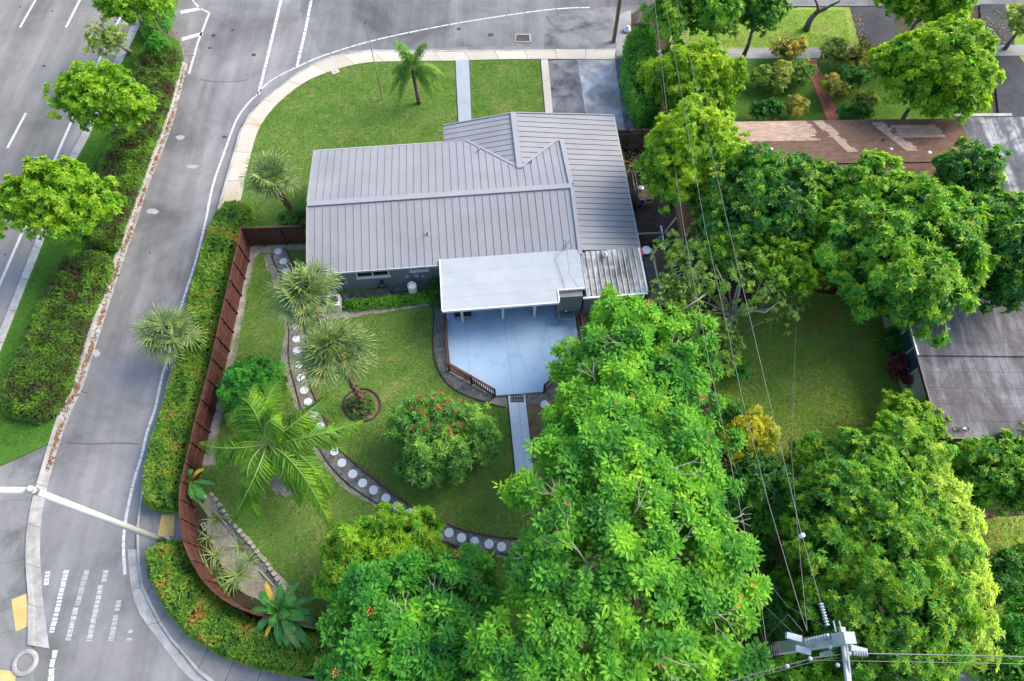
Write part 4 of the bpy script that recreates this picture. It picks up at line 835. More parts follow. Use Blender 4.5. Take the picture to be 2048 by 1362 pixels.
def tactile(q, z, label):
    w4 = [P(*a, z) for a in q]; c = sum(w4, Vector()) / 4; r = empty('tactile_paving', c, label, 'tactile paving', 'yellow tactile pads at the crossing')
    MB().prism([t[:2] for t in w4], z - .03, z + .012).build('pad', MAT['tactile'], r)
    m = MB(); n1, n2 = 8, 12
    for i in range(n1):
        for j in range(n2):
            t, u = (i + .5) / n1, (j + .5) / n2; s = w4[0].lerp(w4[1], t).lerp(w4[3].lerp(w4[2], t), u); m.lathe((s.x, s.y, z + .0125), [(.022, 0), (.014, .007)], 6)
    m.build('domes', MAT['tactile'], r)['kind'] = 'stuff'
tactile([(23, 1199), (53, 1187), (62, 1250), (32, 1263)], .055, 'tan tactile paving pad on the corner pavement beside the crosswalk')
tactile([(324, 1030), (350, 1028), (348, 1072), (314, 1075)], .125, 'orange tactile paving pad between the two hedges at the lamp pole')
tactile([(-20, 1337), (33, 1343), (26, 1400), (-20, 1400)], .055, 'tan tactile paving pad below the manhole ring')
# lamp pole with mast arm
b0 = P(330, 1083, .1); lp = empty('street_lamp', b0, 'white concrete street pole leaning over the road with a long arm', 'lamp post')
LHt = 10.3; top = Vector((b0.x - .12, b0.y - .1, LHt))
MB().tube([b0, b0.lerp(top, .5), top], [.15, .135, .12], 16).build('pole', MAT['lamp'], lp, smooth=True)
MB().lathe(b0, [(.27, 0), (.27, .06), (.18, .10)], 16).build('base_plate', MAT['metal'], lp)
MB().lathe(top + Vector((0, 0, -.1)), [(.125, 0), (.13, .10), (.08, .17), (.03, .2)], 16).build('pole_cap', MAT['pole'], lp, smooth=True)
MB().tube([top + Vector((.0, 0, -.25)), top + Vector((-4, -.0, -.05)), top + Vector((-8.5, .0, .25))], [.12, .10, .07], 12).build('arm', MAT['lamp'], lp, smooth=True)
MB().lathe(top + Vector((0, 0, -.4)), [(.135, 0), (.135, .2)], 16).build('collar', MAT['metal'], lp)
# thin flag pole on the front lawn
b0 = P(765, 200, LZ); fp = empty('flag_pole', b0, 'thin rusty flag pole standing on the front lawn', 'pole')
MB().tube([b0, b0 + Vector((0.02, 0, 2.0))], .038, 8).build('lower_tube', MAT['boot'], fp); MB().tube([b0 + Vector((.02, 0, 2.0)), b0 + Vector((-.02, 0, 5.95))], .026, 8).build('upper_tube', MAT['metal'], fp)
MB().lathe(b0 + Vector((-.02, 0, 5.95)), [(.03, 0), (.055, .05), (.055, .09), (.01, .14)], 10).build('finial', MAT['bark'], fp)
# traffic sign among the median trees
b0 = P(352, 105, .1); sg = empty('road_sign', b0, 'dark backed traffic sign on a thin leaning post among median trees', 'sign'); t = b0 + Vector((-1.0, 1.0, 2.7))
MB().tube([b0, t], .03, 8).build('post', MAT['boot'], sg)
n_ = Vector((.35, -.35, .85)).normalized(); u_ = n_.cross(Vector((0, 0, 1))).normalized(); v_ = n_.cross(u_); c = t + n_ * .02
MB().hexa([c + u_ * a * .42 + v_ * b * .55 for a, b in ((-1, -1), (1, -1), (1, 1), (-1, 1))], [c + n_ * .02 + u_ * a * .42 + v_ * b * .55 for a, b in ((-1, -1), (1, -1), (1, 1), (-1, 1))]).build('sign_plate', MAT['sign'], sg)
# blue bag by the hedge at the street
p = P(1254, 62, .05); bb = empty('blue_bag', p, 'light blue plastic bag at the foot of the street hedge', 'bag')
m = MB(); m.lathe(p, [(.18, 0), (.28, .08), (.25, .22), (.10, .33), (.13, .40)], 10); m.build('bag_body', MAT['clear'], bb, smooth=True); MB().lathe(p + Vector((0, 0, .3)), [(.1, 0), (.07, .05), (.1, .09)], 8).build('knot', MAT['blue'], bb)
# side yard clutter: steel rack, cooking pot, blue bucket, white rails
p = P(1282, 400, .085); rk = empty('steel_rack', p, 'open dark steel rack of clutter in the narrow side yard', 'rack')
c = [P(*q, .09) for q in ((1262, 352), (1296, 350), (1304, 412), (1274, 416))]
for q in c: MB().box(q + Vector((0, 0, .5)), (.05, .05, 1.0)).build('upright', MAT['bark'], rk)
for z in (.35, .98):
    for s, e in zip(c, c[1:] + c[:1]): MB().beam(s + Vector((0, 0, z)), e + Vector((0, 0, z)), .05, .05).build('bar', MAT['bark'], rk)
MB().prism([tuple(c[0].lerp(c[3], .55)[:2]), tuple(c[1].lerp(c[2], .55)[:2]), tuple(c[2][:2]), tuple(c[3][:2])], .80, .83).build('shelf', MAT['old_wood'], rk)
q = P(1281, 378, .93); pt = empty('cooking_pot', q, 'round metal pot standing on the side yard rack', 'pot'); MB().lathe(q, [(.14, -.1), (.18, -.05), (.18, .12), (.16, .13), (.05, .16)], 16).build('pot_body', MAT['metal'], pt, smooth=True)
for q, mt_, lb, r in (((1284, 410), 'blue', 'small blue bucket beside the steel rack', .15), ((1371, 551), 'blue', 'blue bucket under the citrus tree near the shed', .2), ((1287, 345), 'red', 'red bucket at the far end of the steel rack', .16)):
    p = P(*q, .09); bk = empty('bucket', p, lb, 'bucket', 'coloured buckets in the side yard'); MB().lathe(p, [(r * .8, 0), (r, r * 2), (r * .92, r * 2), (r * .75, .03)], 16).build('bucket_wall', MAT[mt_], bk); MB().tube([p + Vector((-r, 0, r * 2)), p + Vector((-r * .6, r * .7, r * 2.4)), p + Vector((r * .6, r * .7, r * 2.4)), p + Vector((r, 0, r * 2))], .012, 5).build('handle', MAT['metal'], bk)
pg = empty('yard_frame', P(1330, 470, .085), 'white metal frame of bars standing over the side yard', 'frame')
for a, b in (((1272, 468), (1356, 464)), ((1322, 452), (1336, 540)), ((1318, 478), (1352, 436))): MB().beam(P(*a, 1.7), P(*b, 1.7), .07, .07).build('bar', MAT['white'] if a[0] == 1322 else MAT['metal'], pg)
for q in ((1322, 452), (1336, 540), (1356, 464)): t = P(*q, 1.7); MB().box((t.x, t.y, .85), (.06, .06, 1.66)).build('post', MAT['metal'], pg)
for k in range(6): MB().beam(P(1336 + k * 3, 530 + 6 * k, .1 + .05), P(1350 + k * 3, 524 + 6 * k, .15), .09, .04).build('slat', MAT['white'], pg)
# ------------------------------------------------------------------ foliage
def nrm(a): return a / np.maximum(np.linalg.norm(a, axis=1, keepdims=True), 1e-6)
def leaf_arr(base, d, n, L, W, fold=0.22, droop=0.15, six=False):
    d = nrm(d); s = nrm(np.cross(d, n)); n2 = np.cross(s, d); L = L[:, None]; W = W[:, None]; tip = base + d * L - n2 * droop * L
    if six:
        V = np.stack([base, base + d * .28 * L + s * W * .46 + n2 * fold * W, base + d * .72 * L + s * W * .42 + n2 * (fold * W - droop * .45 * L), tip, base + d * .72 * L - s * W * .42 + n2 * (fold * W - droop * .45 * L), base + d * .28 * L - s * W * .46 + n2 * fold * W], 1)
        f = np.array([[0, 1, 2, 3], [0, 3, 4, 5]])
    else:
        m = base + d * .45 * L + n2 * fold * W
        V = np.stack([base, m + s * W * .5, tip, m - s * W * .5], 1); f = np.array([[0, 1, 2], [0, 2, 3]])
    k = V.shape[1]; N = len(base)
    return V.reshape(-1, 3), (f[None] + (np.arange(N) * k)[:, None, None]).reshape(-1, f.shape[1])
def join(parts):
    V, F, o = [], [], 0
    for v, f in parts: V.append(v); F.append(f + o); o += len(v)
    return np.concatenate(V), np.concatenate(F)
def put(name, VF, mat, parent=None, kind=None):
    V, F = VF
    if parent is not None: V = V - np.array(parent.location)
    o = link(bpy.data.objects.new(name, np_mesh(name, V, F, mat)), parent)
    if kind: o['kind'] = kind
    return o
def sph(rng, n, zlow=-0.4):
    z = rng.uniform(zlow, 1, n); t = rng.uniform(0, 2 * math.pi, n); r = np.sqrt(np.maximum(0, 1 - z * z)); return np.stack([r * np.cos(t), r * np.sin(t), z], 1)
def lobes_for(rng, c, R, n, fill=0.42):
    """lumpy crown: one core and many unequal lobes pushed to the outside"""
    out = [(np.array(c), np.array(R) * 0.72)]
    for k in range(n):
        d = sph(rng, 1, -0.25)[0]; d = d * rng.uniform(.52, .74); r = rng.uniform(.7, 1.25) * fill
        out.append((np.array(c) + d * np.array(R), np.array([R[0] * .5 + R[1] * .5] * 2 + [(R[0] + R[1] + R[2]) / 3]) * r * .9))
    return out
def shell(rng, lobes, dens, jit=0.16, zlow=-0.3):
    P_, O_ = [], []
    for c, r in lobes:
        n = int(dens * 2.6 * math.pi * (r[0] * r[1] * .6 + .4 * r[0] * r[2])); d = sph(rng, n, zlow)
        P_.append(c + d * r * (1 - np.abs(rng.normal(0, jit, (n, 1)))) + rng.normal(0, .05, (n, 3))); O_.append(nrm(d / r))
    P_, O_ = np.concatenate(P_), np.concatenate(O_)
    keep = np.ones(len(P_), bool)       # drop what lies deep inside another lobe
    for c, r in lobes: keep &= (((P_ - c) / r) ** 2).sum(1) > .45
    keep &= P_[:, 2] > 0.15
    return P_[keep], O_[keep]
def clumpy(rng, lobes, dens, rc, zlow=-.3, jit=.12):
    """leaf sites gathered in uneven tufts with gaps between them"""
    cd_ = 1 / (1.75 * rc) ** 2; C, O = shell(rng, lobes, cd_ * 1.25, jit, zlow); n = int(len(C) * dens / (cd_ * 1.25))
    sz = rc * rng.uniform(.6, 1.35, len(C)); C = C + O * (rng.normal(.05, .55, (len(C), 1)) * rc)
    w = sz ** 2; i = rng.choice(len(C), n, p=w / w.sum()); d = nrm(O[i] * .9 + np.array([0, 0, .25]) + rng.normal(0, .62, (n, 3)))
    p = C[i] + d * sz[i][:, None] * rng.uniform(.45, 1.08, (n, 1)); o = nrm(d * .8 + O[i] * .5); k = p[:, 2] > .12
    return p[k], o[k]
def rosettes(rng, pts, out, k, L, W, up=.5, spread=1.0, six=False, fold=.22, droop=.2, stem=0.0):
    n = len(pts); ax = nrm(out + np.array([0, 0, up]) + rng.normal(0, .35, (n, 3)))
    a = nrm(np.cross(ax, rng.normal(size=(n, 3)))); b = np.cross(ax, a)
    base = np.repeat(pts, k, 0); th = np.tile(np.arange(k) * 2 * math.pi / k, n) + np.repeat(rng.uniform(0, 6.28, n), k) + rng.normal(0, .25, n * k)
    rad = np.repeat(a, k, 0) * np.cos(th)[:, None] + np.repeat(b, k, 0) * np.sin(th)[:, None]; A = np.repeat(ax, k, 0)
    d = rad * spread + A * rng.uniform(.05, .75, (n * k, 1)); nn = nrm(A - rad * .3 + rng.normal(0, .2, (n * k, 3)))
    return leaf_arr(base + d * stem, d, nn, L * rng.uniform(.65, 1.2, n * k), W * rng.uniform(.75, 1.15, n * k), fold, droop, six)
def fill_leaves(rng, lobes, dens, L, W):
    P_ = []
    for c, r in lobes:
        n = int(dens * 4 * math.pi * r[0] * r[1]); P_.append(c + sph(rng, n, -.6) * r * rng.uniform(.35, .85, (n, 1)))
    P_ = np.concatenate(P_); n = len(P_); P_ = P_[P_[:, 2] > .1]; n = len(P_)
    d = nrm(rng.normal(size=(n, 3)) * np.array([1, 1, .5])); return leaf_arr(P_, d, nrm(rng.normal(size=(n, 3)) + np.array([0, 0, 1.2])), L * rng.uniform(.7, 1.2, n), W * rng.uniform(.7, 1.2, n), .15, .15)
def branch(mb, a, b, r0, r1, bend, rng, k=5):
    a, b = Vector(a), Vector(b); o = Vector(rng.normal(0, 1, 3)) * bend * (b - a).length; pts = []
    for i in range(k + 1):
        t = i / k; pts.append(a.lerp(b, t) + o * (t * (1 - t)) * 2 + Vector((0, 0, bend * .5 * (b - a).length * t * (1 - t))))
    return mb.tube(pts, [r0 + (r1 - r0) * i / k for i in range(k + 1)], 7)
TREES = 0
def tree(name, label, cat, box, zc, mat, leaf, seed, group=None, nl=12, rz=None, base=None, bark='bark', trunk_r=.13, dens=60, k=6, fill=18, fillmat=None, lobe=.42, extra=None, six=False, spread=1.0, up=.5, limbs=5, droop=.2, zlow=-.3, accents=None, jit=.16, rc=None, tip=.0, blobs=None):
    """box: the crown's extent in the photograph; zc: height of the crown's middle"""
    rng = np.random.default_rng(seed); x0, y0, x1, y1 = box; c = P((x0 + x1) / 2, (y0 + y1) / 2, zc); s = ppm(c)
    R = np.array([(x1 - x0) / 2 / s, (y1 - y0) / 2 / s, 0]) * (.98 if group == G2 else .92); R[2] = rz if rz else min(R[0], R[1]) * .72; R[2] = min(R[2], zc - .15)
    b = P(*base, .02) if base else Vector((c.x, c.y, 0)); root = empty(name, b, label, cat, group)
    lb = lobes_for(rng, tuple(c), R, nl, lobe)
    if blobs:
        lb = []
        for q in blobs: q_ = np.array(P(q[0], q[1], q[2])); r_ = .92 * q[3] / ppm(q_); lb.append((q_, np.array([r_, r_, r_ * .8]))) 
        nl = len(lb) - 1
    rc = rc or min(.46, max(.13, .10 + .10 * min(R[0], R[1]))); pts, out = clumpy(rng, lb, dens, rc, zlow)
    parts = [rosettes(rng, pts, out, k, leaf[0], leaf[1], up, spread, six, droop=droop)]
    cr = put('crown', join(parts), LF[mat], root)
    if fill: put('inner_foliage', fill_leaves(rng, lb, fill, leaf[0] * 1.6, leaf[1] * 2.2), LF[fillmat or mat], root)
    if tip:
        sel = (rng.random(len(pts)) < tip * np.clip(out[:, 2] * 1.6, 0, 1))
    if tip and sel.sum() > 90: put('shoots', rosettes(rng, pts[sel] + out[sel] * .10, out[sel], k, leaf[0] * .85, leaf[1] * .9, .9), LF['tip'], root)
    if accents:
        m_, frac, L_, W_ = accents; sel = rng.random(len(pts)) < frac
        if callable(accents[0]): pass
        put('young_leaves', rosettes(rng, pts[sel] + out[sel] * .06, out[sel], k, L_, W_, .9), LF[m_], root)
    fork = b.lerp(c, .5) if zc > 1.2 else b.lerp(c, .3); fork.z = max(.3, min(zc - R[2] * .55, zc * .6))
    MB().tube([b, b.lerp(fork, .5) + Vector(rng.normal(0, .06, 3)), fork], [trunk_r * 1.3, trunk_r, trunk_r * .85], 9).build('trunk', MAT[bark], root, smooth=True)
    for i in range(min(limbs, nl)):
        e = lb[1 + i][0]; branch(MB(), fork, Vector(e) - Vector((0, 0, .1)), trunk_r * .6, trunk_r * .18, .12, rng).build('branch', MAT[bark], root, smooth=True)
    return root, lb, pts, out
G1, G2 = 'trees along the planted median', 'trees of the right hand gardens'
LM = (.24, .09)
# --- median
tree('median_tree', 'large lime green median tree nearest the corner, overhanging the avenue edge line', 'tree', (0, 322, 228, 500), 4.2, 'lime', (.26, .12), 11, G1, 16, base=(168, 475), dens=34, fill=14, tip=0.42)
tree('median_tree', 'lime green median tree with visible bare twigs, second up from the corner', 'tree', (98, 128, 316, 288), 4.0, 'lime', (.24, .11), 12, G1, 18, base=(236, 262), dens=26, fill=7, lobe=.36, bark='pale_bark', tip=0.42)
tree('median_tree', 'thin dusty grey green median tree with see-through crown', 'tree', (165, 42, 268, 122), 4.0, 'grey', (.2, .09), 13, G1, 14, base=(262, 105), dens=20, fill=3, lobe=.34, bark='pale_bark')
tree('median_tree', 'yellow green median tree beside the traffic sign at the top edge', 'tree', (196, -50, 335, 62), 4.0, 'lime', (.24, .11), 14, G1, 14, base=(290, 60), dens=32, fill=10, tip=0.42)
tree('median_shrub', 'small round bright green shrub between the median hedges', 'shrub', (290, 74, 336, 114), .9, 'bright', (.16, .08), 15, None, 7, dens=70, trunk_r=.04, limbs=3)
# --- hedges
def inside(poly, x, y):
    x = np.asarray(x); y = np.asarray(y); r = np.zeros(x.shape, bool); n = len(poly)
    for i in range(n):
        (x0, y0), (x1, y1) = poly[i], poly[(i + 1) % n]; c = ((y0 > y) != (y1 > y)); r ^= c & (x < (x1 - x0) * (y - y0) / ((y1 - y0) or 1e-9) + x0)
    return r
def edge_dist(poly, x, y):
    d = np.full(x.shape, 1e9); n = len(poly)
    for i in range(n):
        a, b = np.array(poly[i]), np.array(poly[(i + 1) % n]); ab = b - a; t = np.clip(((x - a[0]) * ab[0] + (y - a[1]) * ab[1]) / (ab @ ab + 1e-9), 0, 1); d = np.minimum(d, np.hypot(x - a[0] - t * ab[0], y - a[1] - t * ab[1]))
    return d
def scatter(rng, poly, dens):
    a = np.array(poly); lo, hi = a.min(0), a.max(0); n = int((hi - lo).prod() * dens); x = rng.uniform(lo[0], hi[0], n); y = rng.uniform(lo[1], hi[1], n); k = inside(poly, x, y); return x[k], y[k]
def bumps(rng, x, y, s, amp):
    z = np.zeros_like(x)
    for _ in range(7): th = rng.uniform(0, 6.28); f = rng.uniform(.5, 1.6) / s; z += np.sin((x * math.cos(th) + y * math.sin(th)) * f * 6.28 + rng.uniform(0, 6.28))
    return z / 7 * amp * 2
def hedge(name, label, px, h, mat, seed, leaf=(.125, .065), dens=330, group=None, soft=.35, amp=.15, cat='hedge', stems=True, z0=.08, fillmat=None):
    rng = np.random.default_rng(seed); poly = [tuple(P(a - (9 if name == 'median_hedge' else 0), b, h * .75)[:2]) for a, b in px]; c = np.mean(np.array(poly), 0)
    root = empty(name, (c[0], c[1], z0), label, cat, group)
    x, y = scatter(rng, poly, dens); d = edge_dist(poly, x, y); prof = np.sqrt(np.clip(d / soft, 0, 1) * (2 - np.clip(d / soft, 0, 1)))
    top = z0 + (h - z0) * (.30 + .70 * prof) + bumps(rng, x, y, 1.2, amp) * prof + np.abs(rng.normal(0, .05, len(x)))
    z = np.maximum(z0 + .04, top - np.abs(rng.normal(0, .07, len(x)))); pts = np.stack([x, y, z], 1)
    # sides
    sx, sy, sz, on = [], [], [], []
    for i in range(len(poly)):
        a, b = np.array(poly[i]), np.array(poly[(i + 1) % len(poly)]); L = np.linalg.norm(b - a); n = int(L * h * dens * .8); t = rng.random(n); q = a + (b - a) * t[:, None] + rng.normal(0, .06, (n, 2)); sx.append(q); sz.append(rng.uniform(z0, h * .7, n)); nn = np.array([(b - a)[1], -(b - a)[0]]) / max(L, 1e-6); on.append(np.tile(nn, (n, 1)))
    S = np.concatenate(sx); ar = sum(poly[i][0] * poly[(i + 1) % len(poly)][1] - poly[(i + 1) % len(poly)][0] * poly[i][1] for i in range(len(poly)))
    ON = np.concatenate(on) * (1 if ar > 0 else -1)
    sp = np.stack([S[:, 0], S[:, 1], np.concatenate(sz)], 1); so_ = np.stack([ON[:, 0], ON[:, 1], np.full(len(S), .35)], 1)
    out = np.concatenate([np.tile([0, 0, 1.0], (len(pts), 1)) + rng.normal(0, .3, (len(pts), 3)), so_]); pts = np.concatenate([pts, sp])
    put('foliage', rosettes(rng, pts, nrm(out), 3, leaf[0], leaf[1], .4, 1.0), LF[mat], root)
    # woody body inside, well below the leaves
    m = MB(); inner = []
    cc = Vector((c[0], c[1])); n = len(poly)
    for i in range(n):
        p0, p1, p2 = Vector(poly[i - 1]), Vector(poly[i]), Vector(poly[(i + 1) % n]); t1, t2 = (p1 - p0).normalized(), (p2 - p1).normalized(); nn = Vector((-(t1 + t2).y, (t1 + t2).x)).normalized() * (1 if ar > 0 else -1); inner.append(tuple(p1 + nn * min(.22, soft * .7)))
    m.prism(inner, z0 - .05, h * .62); m.build('twig_mass', MAT['soil'], root)
    return root
HG = 'hedges around the roads'
hedge('clipped_hedge', 'long clipped hedge with rusty tips between the road and the brown fence', [(436, 420), (452, 406), (480, 402), (499, 412), (500, 440), (478, 456), (470, 484), (446, 576), (426, 656), (418, 702), (398, 790), (378, 872), (366, 910), (354, 980), (353, 1018), (300, 1012), (286, 996), (286, 965), (296, 905), (310, 860), (328, 800), (348, 735), (366, 650), (383, 572), (402, 510), (420, 450)], 1.15, 'hedge_rust', 21, dens=210, group=HG)
hedge('clipped_hedge', 'curved clipped hedge with rusty tips wrapping the corner of the brown fence', [(296, 1098), (330, 1082), (358, 1086), (370, 1120), (392, 1155), (420, 1190), (452, 1216), (486, 1238), (520, 1250), (600, 1262), (680, 1268), (680, 1335), (590, 1345), (512, 1332), (436, 1304), (376, 1266), (336, 1220), (304, 1160), (292, 1120)], 1.1, 'hedge_rust', 22, dens=220, group=HG)
hedge('median_hedge', 'broad median hedge with dark red tips, nearest the corner pavement', [(135, 512), (170, 500), (214, 503), (225, 520), (221, 541), (200, 588), (174, 642), (144, 750), (136, 775), (110, 822), (76, 838), (24, 826), (6, 806), (20, 762), (50, 686), (90, 602), (122, 540)], .95, 'cocoplum', 23, dens=190, group=HG)
hedge('median_hedge', 'median hedge strip tucked under the middle lime trees', [(262, 245), (304, 280), (300, 305), (278, 368), (250, 440), (236, 490), (190, 492), (188, 440), (206, 345), (222, 290)], .95, 'cocoplum', 24, dens=190, group=HG)
hedge('median_hedge', 'upper median hedge strip beside the curve of the frontage road', [(296, 100), (340, 84), (358, 92), (362, 120), (338, 205), (306, 290), (262, 262), (272, 180), (276, 130)], .95, 'cocoplum', 25, dens=190, group=HG)
hedge('median_hedge', 'short dense green median hedge behind the traffic sign at the top', [(300, -60), (356, -55), (338, 40), (322, 66), (292, 60), (288, 0)], 1.3, 'mid', 26, dens=200, group=HG)
hedge('low_hedge', 'narrow low green hedge row along the bed below the grey wall', [(690, 600), (720, 597), (800, 590), (850, 584), (858, 598), (800, 606), (720, 614), (690, 614)], .5, 'mid', 27, leaf=(.13, .08), dens=200, soft=.2, amp=.05)
hedge('box_shrub', 'square clipped dark shrub against the grey wall beside the patio cover', [(860, 562), (880, 560), (884, 596), (864, 600)], 1.15, 'deep', 28, leaf=(.10, .06), dens=300, soft=.2, amp=.03, cat='shrub')
hedge('street_hedge', 'tall dense hedge at the street corner beside the driveway', [(1258, 62), (1286, 52), (1310, 70), (1318, 130), (1318, 205), (1290, 214), (1266, 170), (1254, 120)], 3.0, 'mid', 29, leaf=(.24, .10), dens=70, soft=.8, amp=.3)
hedge('low_planting', 'low dark ground cover under the sabal palm beside the back fence', [(560, 425), (612, 420), (616, 448), (568, 450)], .5, 'deep', 30, leaf=(.13, .07), dens=160, soft=.3, cat='plant')
hedge('ring_planting', 'low green plants in the round bed around the middle sabal palm', [(700, 795), (722, 784), (745, 795), (748, 815), (735, 832), (708, 834), (695, 818)], .35, 'deep', 31, leaf=(.14, .06), dens=70, soft=.2, cat='plant')
# --- shrubs in the garden
tree('round_shrub', 'dense round bright green shrub between the brown fence and the stone path', 'shrub', (440, 722, 586, 832), 1.25, 'bright', (.15, .06), 41, None, 12, rz=1.0, dens=85, fill=25, trunk_r=.06, limbs=4)
r_, lb_, pts_, out_ = tree('fruit_shrub', 'bushy fruit tree with rust coloured young leaves standing on the back lawn', 'tree', (778, 788, 986, 962), 1.7, 'lychee', (.30, .075), 42, None, 16, rz=1.35, dens=30, fill=18, k=8, trunk_r=.08, base=(905, 915))
rg2 = np.random.default_rng(8); cc = np.array(P(872, 838, 2.6)); dd_ = np.linalg.norm((pts_ - cc) * np.array([1, .8, .5]), axis=1); sel = (dd_ < 1.25) & (pts_[:, 2] > 1.6) & (rg2.random(len(pts_)) < .30) & (np.arange(len(pts_)) % 5 < 3)
put('young_leaves', rosettes(rg2, pts_[sel] + out_[sel] * .18, out_[sel], 8, .17, .06, .9), LF['rust'], r_)
cc = np.array(P(880, 800, 2.4)); sel = (np.linalg.norm(pts_ - cc, axis=1) < .75) & (rg2.random(len(pts_)) < .3)
put('young_leaves', rosettes(rg2, pts_[sel] + out_[sel] * .18, out_[sel], 8, .2, .06, .9), LF['lime'], r_)
tree('mango_tree', 'compact mango tree with pale green leaves overhanging the stone path', 'tree', (655, 1018, 915, 1235), 2.4, 'mango', (.26, .07), 43, None, 20, rz=1.9, dens=40, fill=16, k=8, accents=('yellow', .006, .2, .07), tip=0.42)
# --- right-hand gardens
tree('garden_tree', 'mango tree with bright yellow top growing beside the driveway', 'tree', (1290, 108, 1494, 242), 2.6, 'gold', (.28, .08), 51, G2, 18, rz=2.2, dens=36, k=8, tip=0.42)
tree('garden_tree', 'dark green mango half hidden between the street hedge and the yellow topped mango', 'tree', (1318, 92, 1400, 160), 2.0, 'olive', (.28, .08), 52, G2, 8, dens=34, k=8)
tree('garden_tree', 'big yellow green tree leaning over the side yard of the grey roofed house', 'tree', (1270, 192, 1486, 432), 4.6, 'gold', (.24, .11), 53, G2, 22, rz=2.6, dens=32, lobe=.36, fillmat='mid', accents=('rust', .004, .2, .09), tip=0.42)
tree('garden_tree', 'broad deep green tree beside the brown shingle roof', 'tree', (1395, 300, 1650, 520), 4.6, 'deep', (.26, .10), 54, G2, 20, rz=2.3, dens=32, lobe=.38, fillmat='deep', tip=0.18)
tree('garden_tree', 'largest broad leaved tree, spreading over the middle of the leaf strewn lawn', 'tree', (1618, 288, 1962, 700), 5.0, 'mid', (.28, .12), 55, G2, 34, rz=3.0, dens=32, lobe=.30, base=(1690, 600), fillmat='deep', limbs=8, tip=0.42)
tree('garden_tree', 'dark broad leaved tree between the carport and the flat roofed house', 'tree', (1900, 380, 2120, 655), 4.8, 'deep', (.28, .12), 56, G2, 22, rz=2.7, dens=32, lobe=.36, tip=0.18)
tree('garden_tree', 'tall bright tree in front of the carport', 'tree', (1738, 45, 2002, 250), 4.4, 'gold', (.26, .11), 57, G2, 24, rz=2.8, dens=32, lobe=.36, fillmat='mid', tip=0.42)
tree('garden_tree', 'yellow green tree at the street behind the tall bright tree', 'tree', (1748, -50, 1962, 62), 4.0, 'lime', (.26, .11), 58, G2, 18, rz=2.3, dens=30, lobe=.36, tip=0.42)
tree('garden_tree', 'bushy green tree rising at the street above the yellow topped mango', 'tree', (1290, -40, 1490, 92), 4.2, 'mid', (.26, .11), 59, G2, 20, rz=2.3, dens=32, lobe=.36, bark='pale_bark', base=(1445, 108), tip=0.42)
tree('garden_tree', 'dark glossy tree at the street beside the forked bare trunk', 'tree', (1474, -40, 1562, 92), 3.6, 'deep', (.16, .08), 60, G2, 12, rz=2.0, dens=60, tip=0.18)
tree('garden_tree', 'greyish feathery tree at the far street corner', 'tree', (1996, 0, 2110, 82), 2.4, 'grey', (.2, .05), 61, G2, 10, dens=40)
tree('citrus_tree', 'sparse citrus tree with pale forked branches at the lawn edge', 'tree', (1325, 465, 1610, 695), 3.3, 'olive', (.18, .08), 62, None, 32, rz=1.9, dens=20, lobe=.20, fill=2, rc=.3, base=(1452, 690), bark='pale_bark', limbs=12, trunk_r=.11, accents=('rust', .004, .14, .08), zlow=-.2, blobs=[(1455, 505, 3.9, 40), (1385, 540, 3.5, 50), (1345, 585, 3.2, 42), (1405, 492, 3.7, 45), (1375, 640, 2.7, 42), (1500, 518, 4.1, 48), (1570, 560, 3.8, 46), (1540, 490, 4.2, 46), (1598, 605, 3.2, 32), (1418, 575, 2.9, 34), (1350, 500, 3.2, 35), (1410, 680, 2.0, 30), (1480, 560, 4.5, 30), (1535, 585, 4.5, 30), (1440, 640, 3.0, 24), (1500, 610, 3.8, 20), (1565, 640, 3.4, 22)])
tree('garden_tree', 'yellow green tops sprouting behind the sparse citrus tree', 'tree', (1500, 448, 1640, 625), 4.4, 'lime', (.2, .09), 63, G2, 12, dens=26, fill=6, lobe=.32, bark='pale_bark', tip=0.42)
tree('garden_tree', 'huge round green bush tree at the bottom beside the utility pole', 'tree', (1600, 880, 1900, 1335), 4.4, 'mid', (.22, .075), 64, G2, 0, dens=44, k=8, fillmat='deep', tip=.3, trunk_r=.2, limbs=8, blobs=[(1700, 930, 3.8, 75), (1790, 920, 3.8, 75), (1680, 1020, 4.4, 90), (1770, 1020, 4.8, 100), (1670, 1120, 4.4, 80), (1760, 1120, 5.0, 100), (1840, 1080, 4.4, 80), (1690, 1210, 4.4, 80), (1780, 1220, 4.8, 95), (1850, 1190, 4.4, 80), (1740, 1290, 4.2, 75), (1830, 1280, 4.2, 75), (1880, 1280, 3.4, 55), (1640, 990, 3.4, 50)])
tree('garden_tree', 'pale yellow green tree along the right side of the huge round bush tree', 'tree', (1830, 880, 1985, 1330), 3.6, 'pale', (.26, .075), 94, G2, 0, dens=38, k=8, fillmat='gold', trunk_r=.14, blobs=[(1812, 898, 3.2, 42), (1848, 930, 3.6, 45), (1872, 985, 4.0, 52), (1893, 1045, 4.2, 55), (1905, 1110, 4.2, 55), (1912, 1175, 4.0, 55), (1922, 1240, 3.6, 55), (1945, 1292, 2.8, 42), (1858, 1130, 4.9, 42), (1850, 1060, 4.9, 38)])  # second, paler crown lining the right side of the bush tree
tree('garden_tree', 'young bright green tree against the cream wall of the flat roofed house', 'tree', (1752, 786, 1882, 900), 2.2, 'lime', (.22, .09), 65, G2, 12, dens=40, k=7, tip=0.42)
tree('garden_tree', 'leafy green tree below the cables on the flat roof corner', 'tree', (1925, 868, 2110, 1035), 2.6, 'mid', (.22, .09), 66, G2, 16, dens=40, tip=0.42)
tree('cassava_shrub', 'round cassava shrub with fingered bright leaves under the flat roof', 'shrub', (1884, 925, 1992, 1026), 1.5, 'bright', (.34, .06), 67, None, 8, dens=16, k=9, droop=.1)
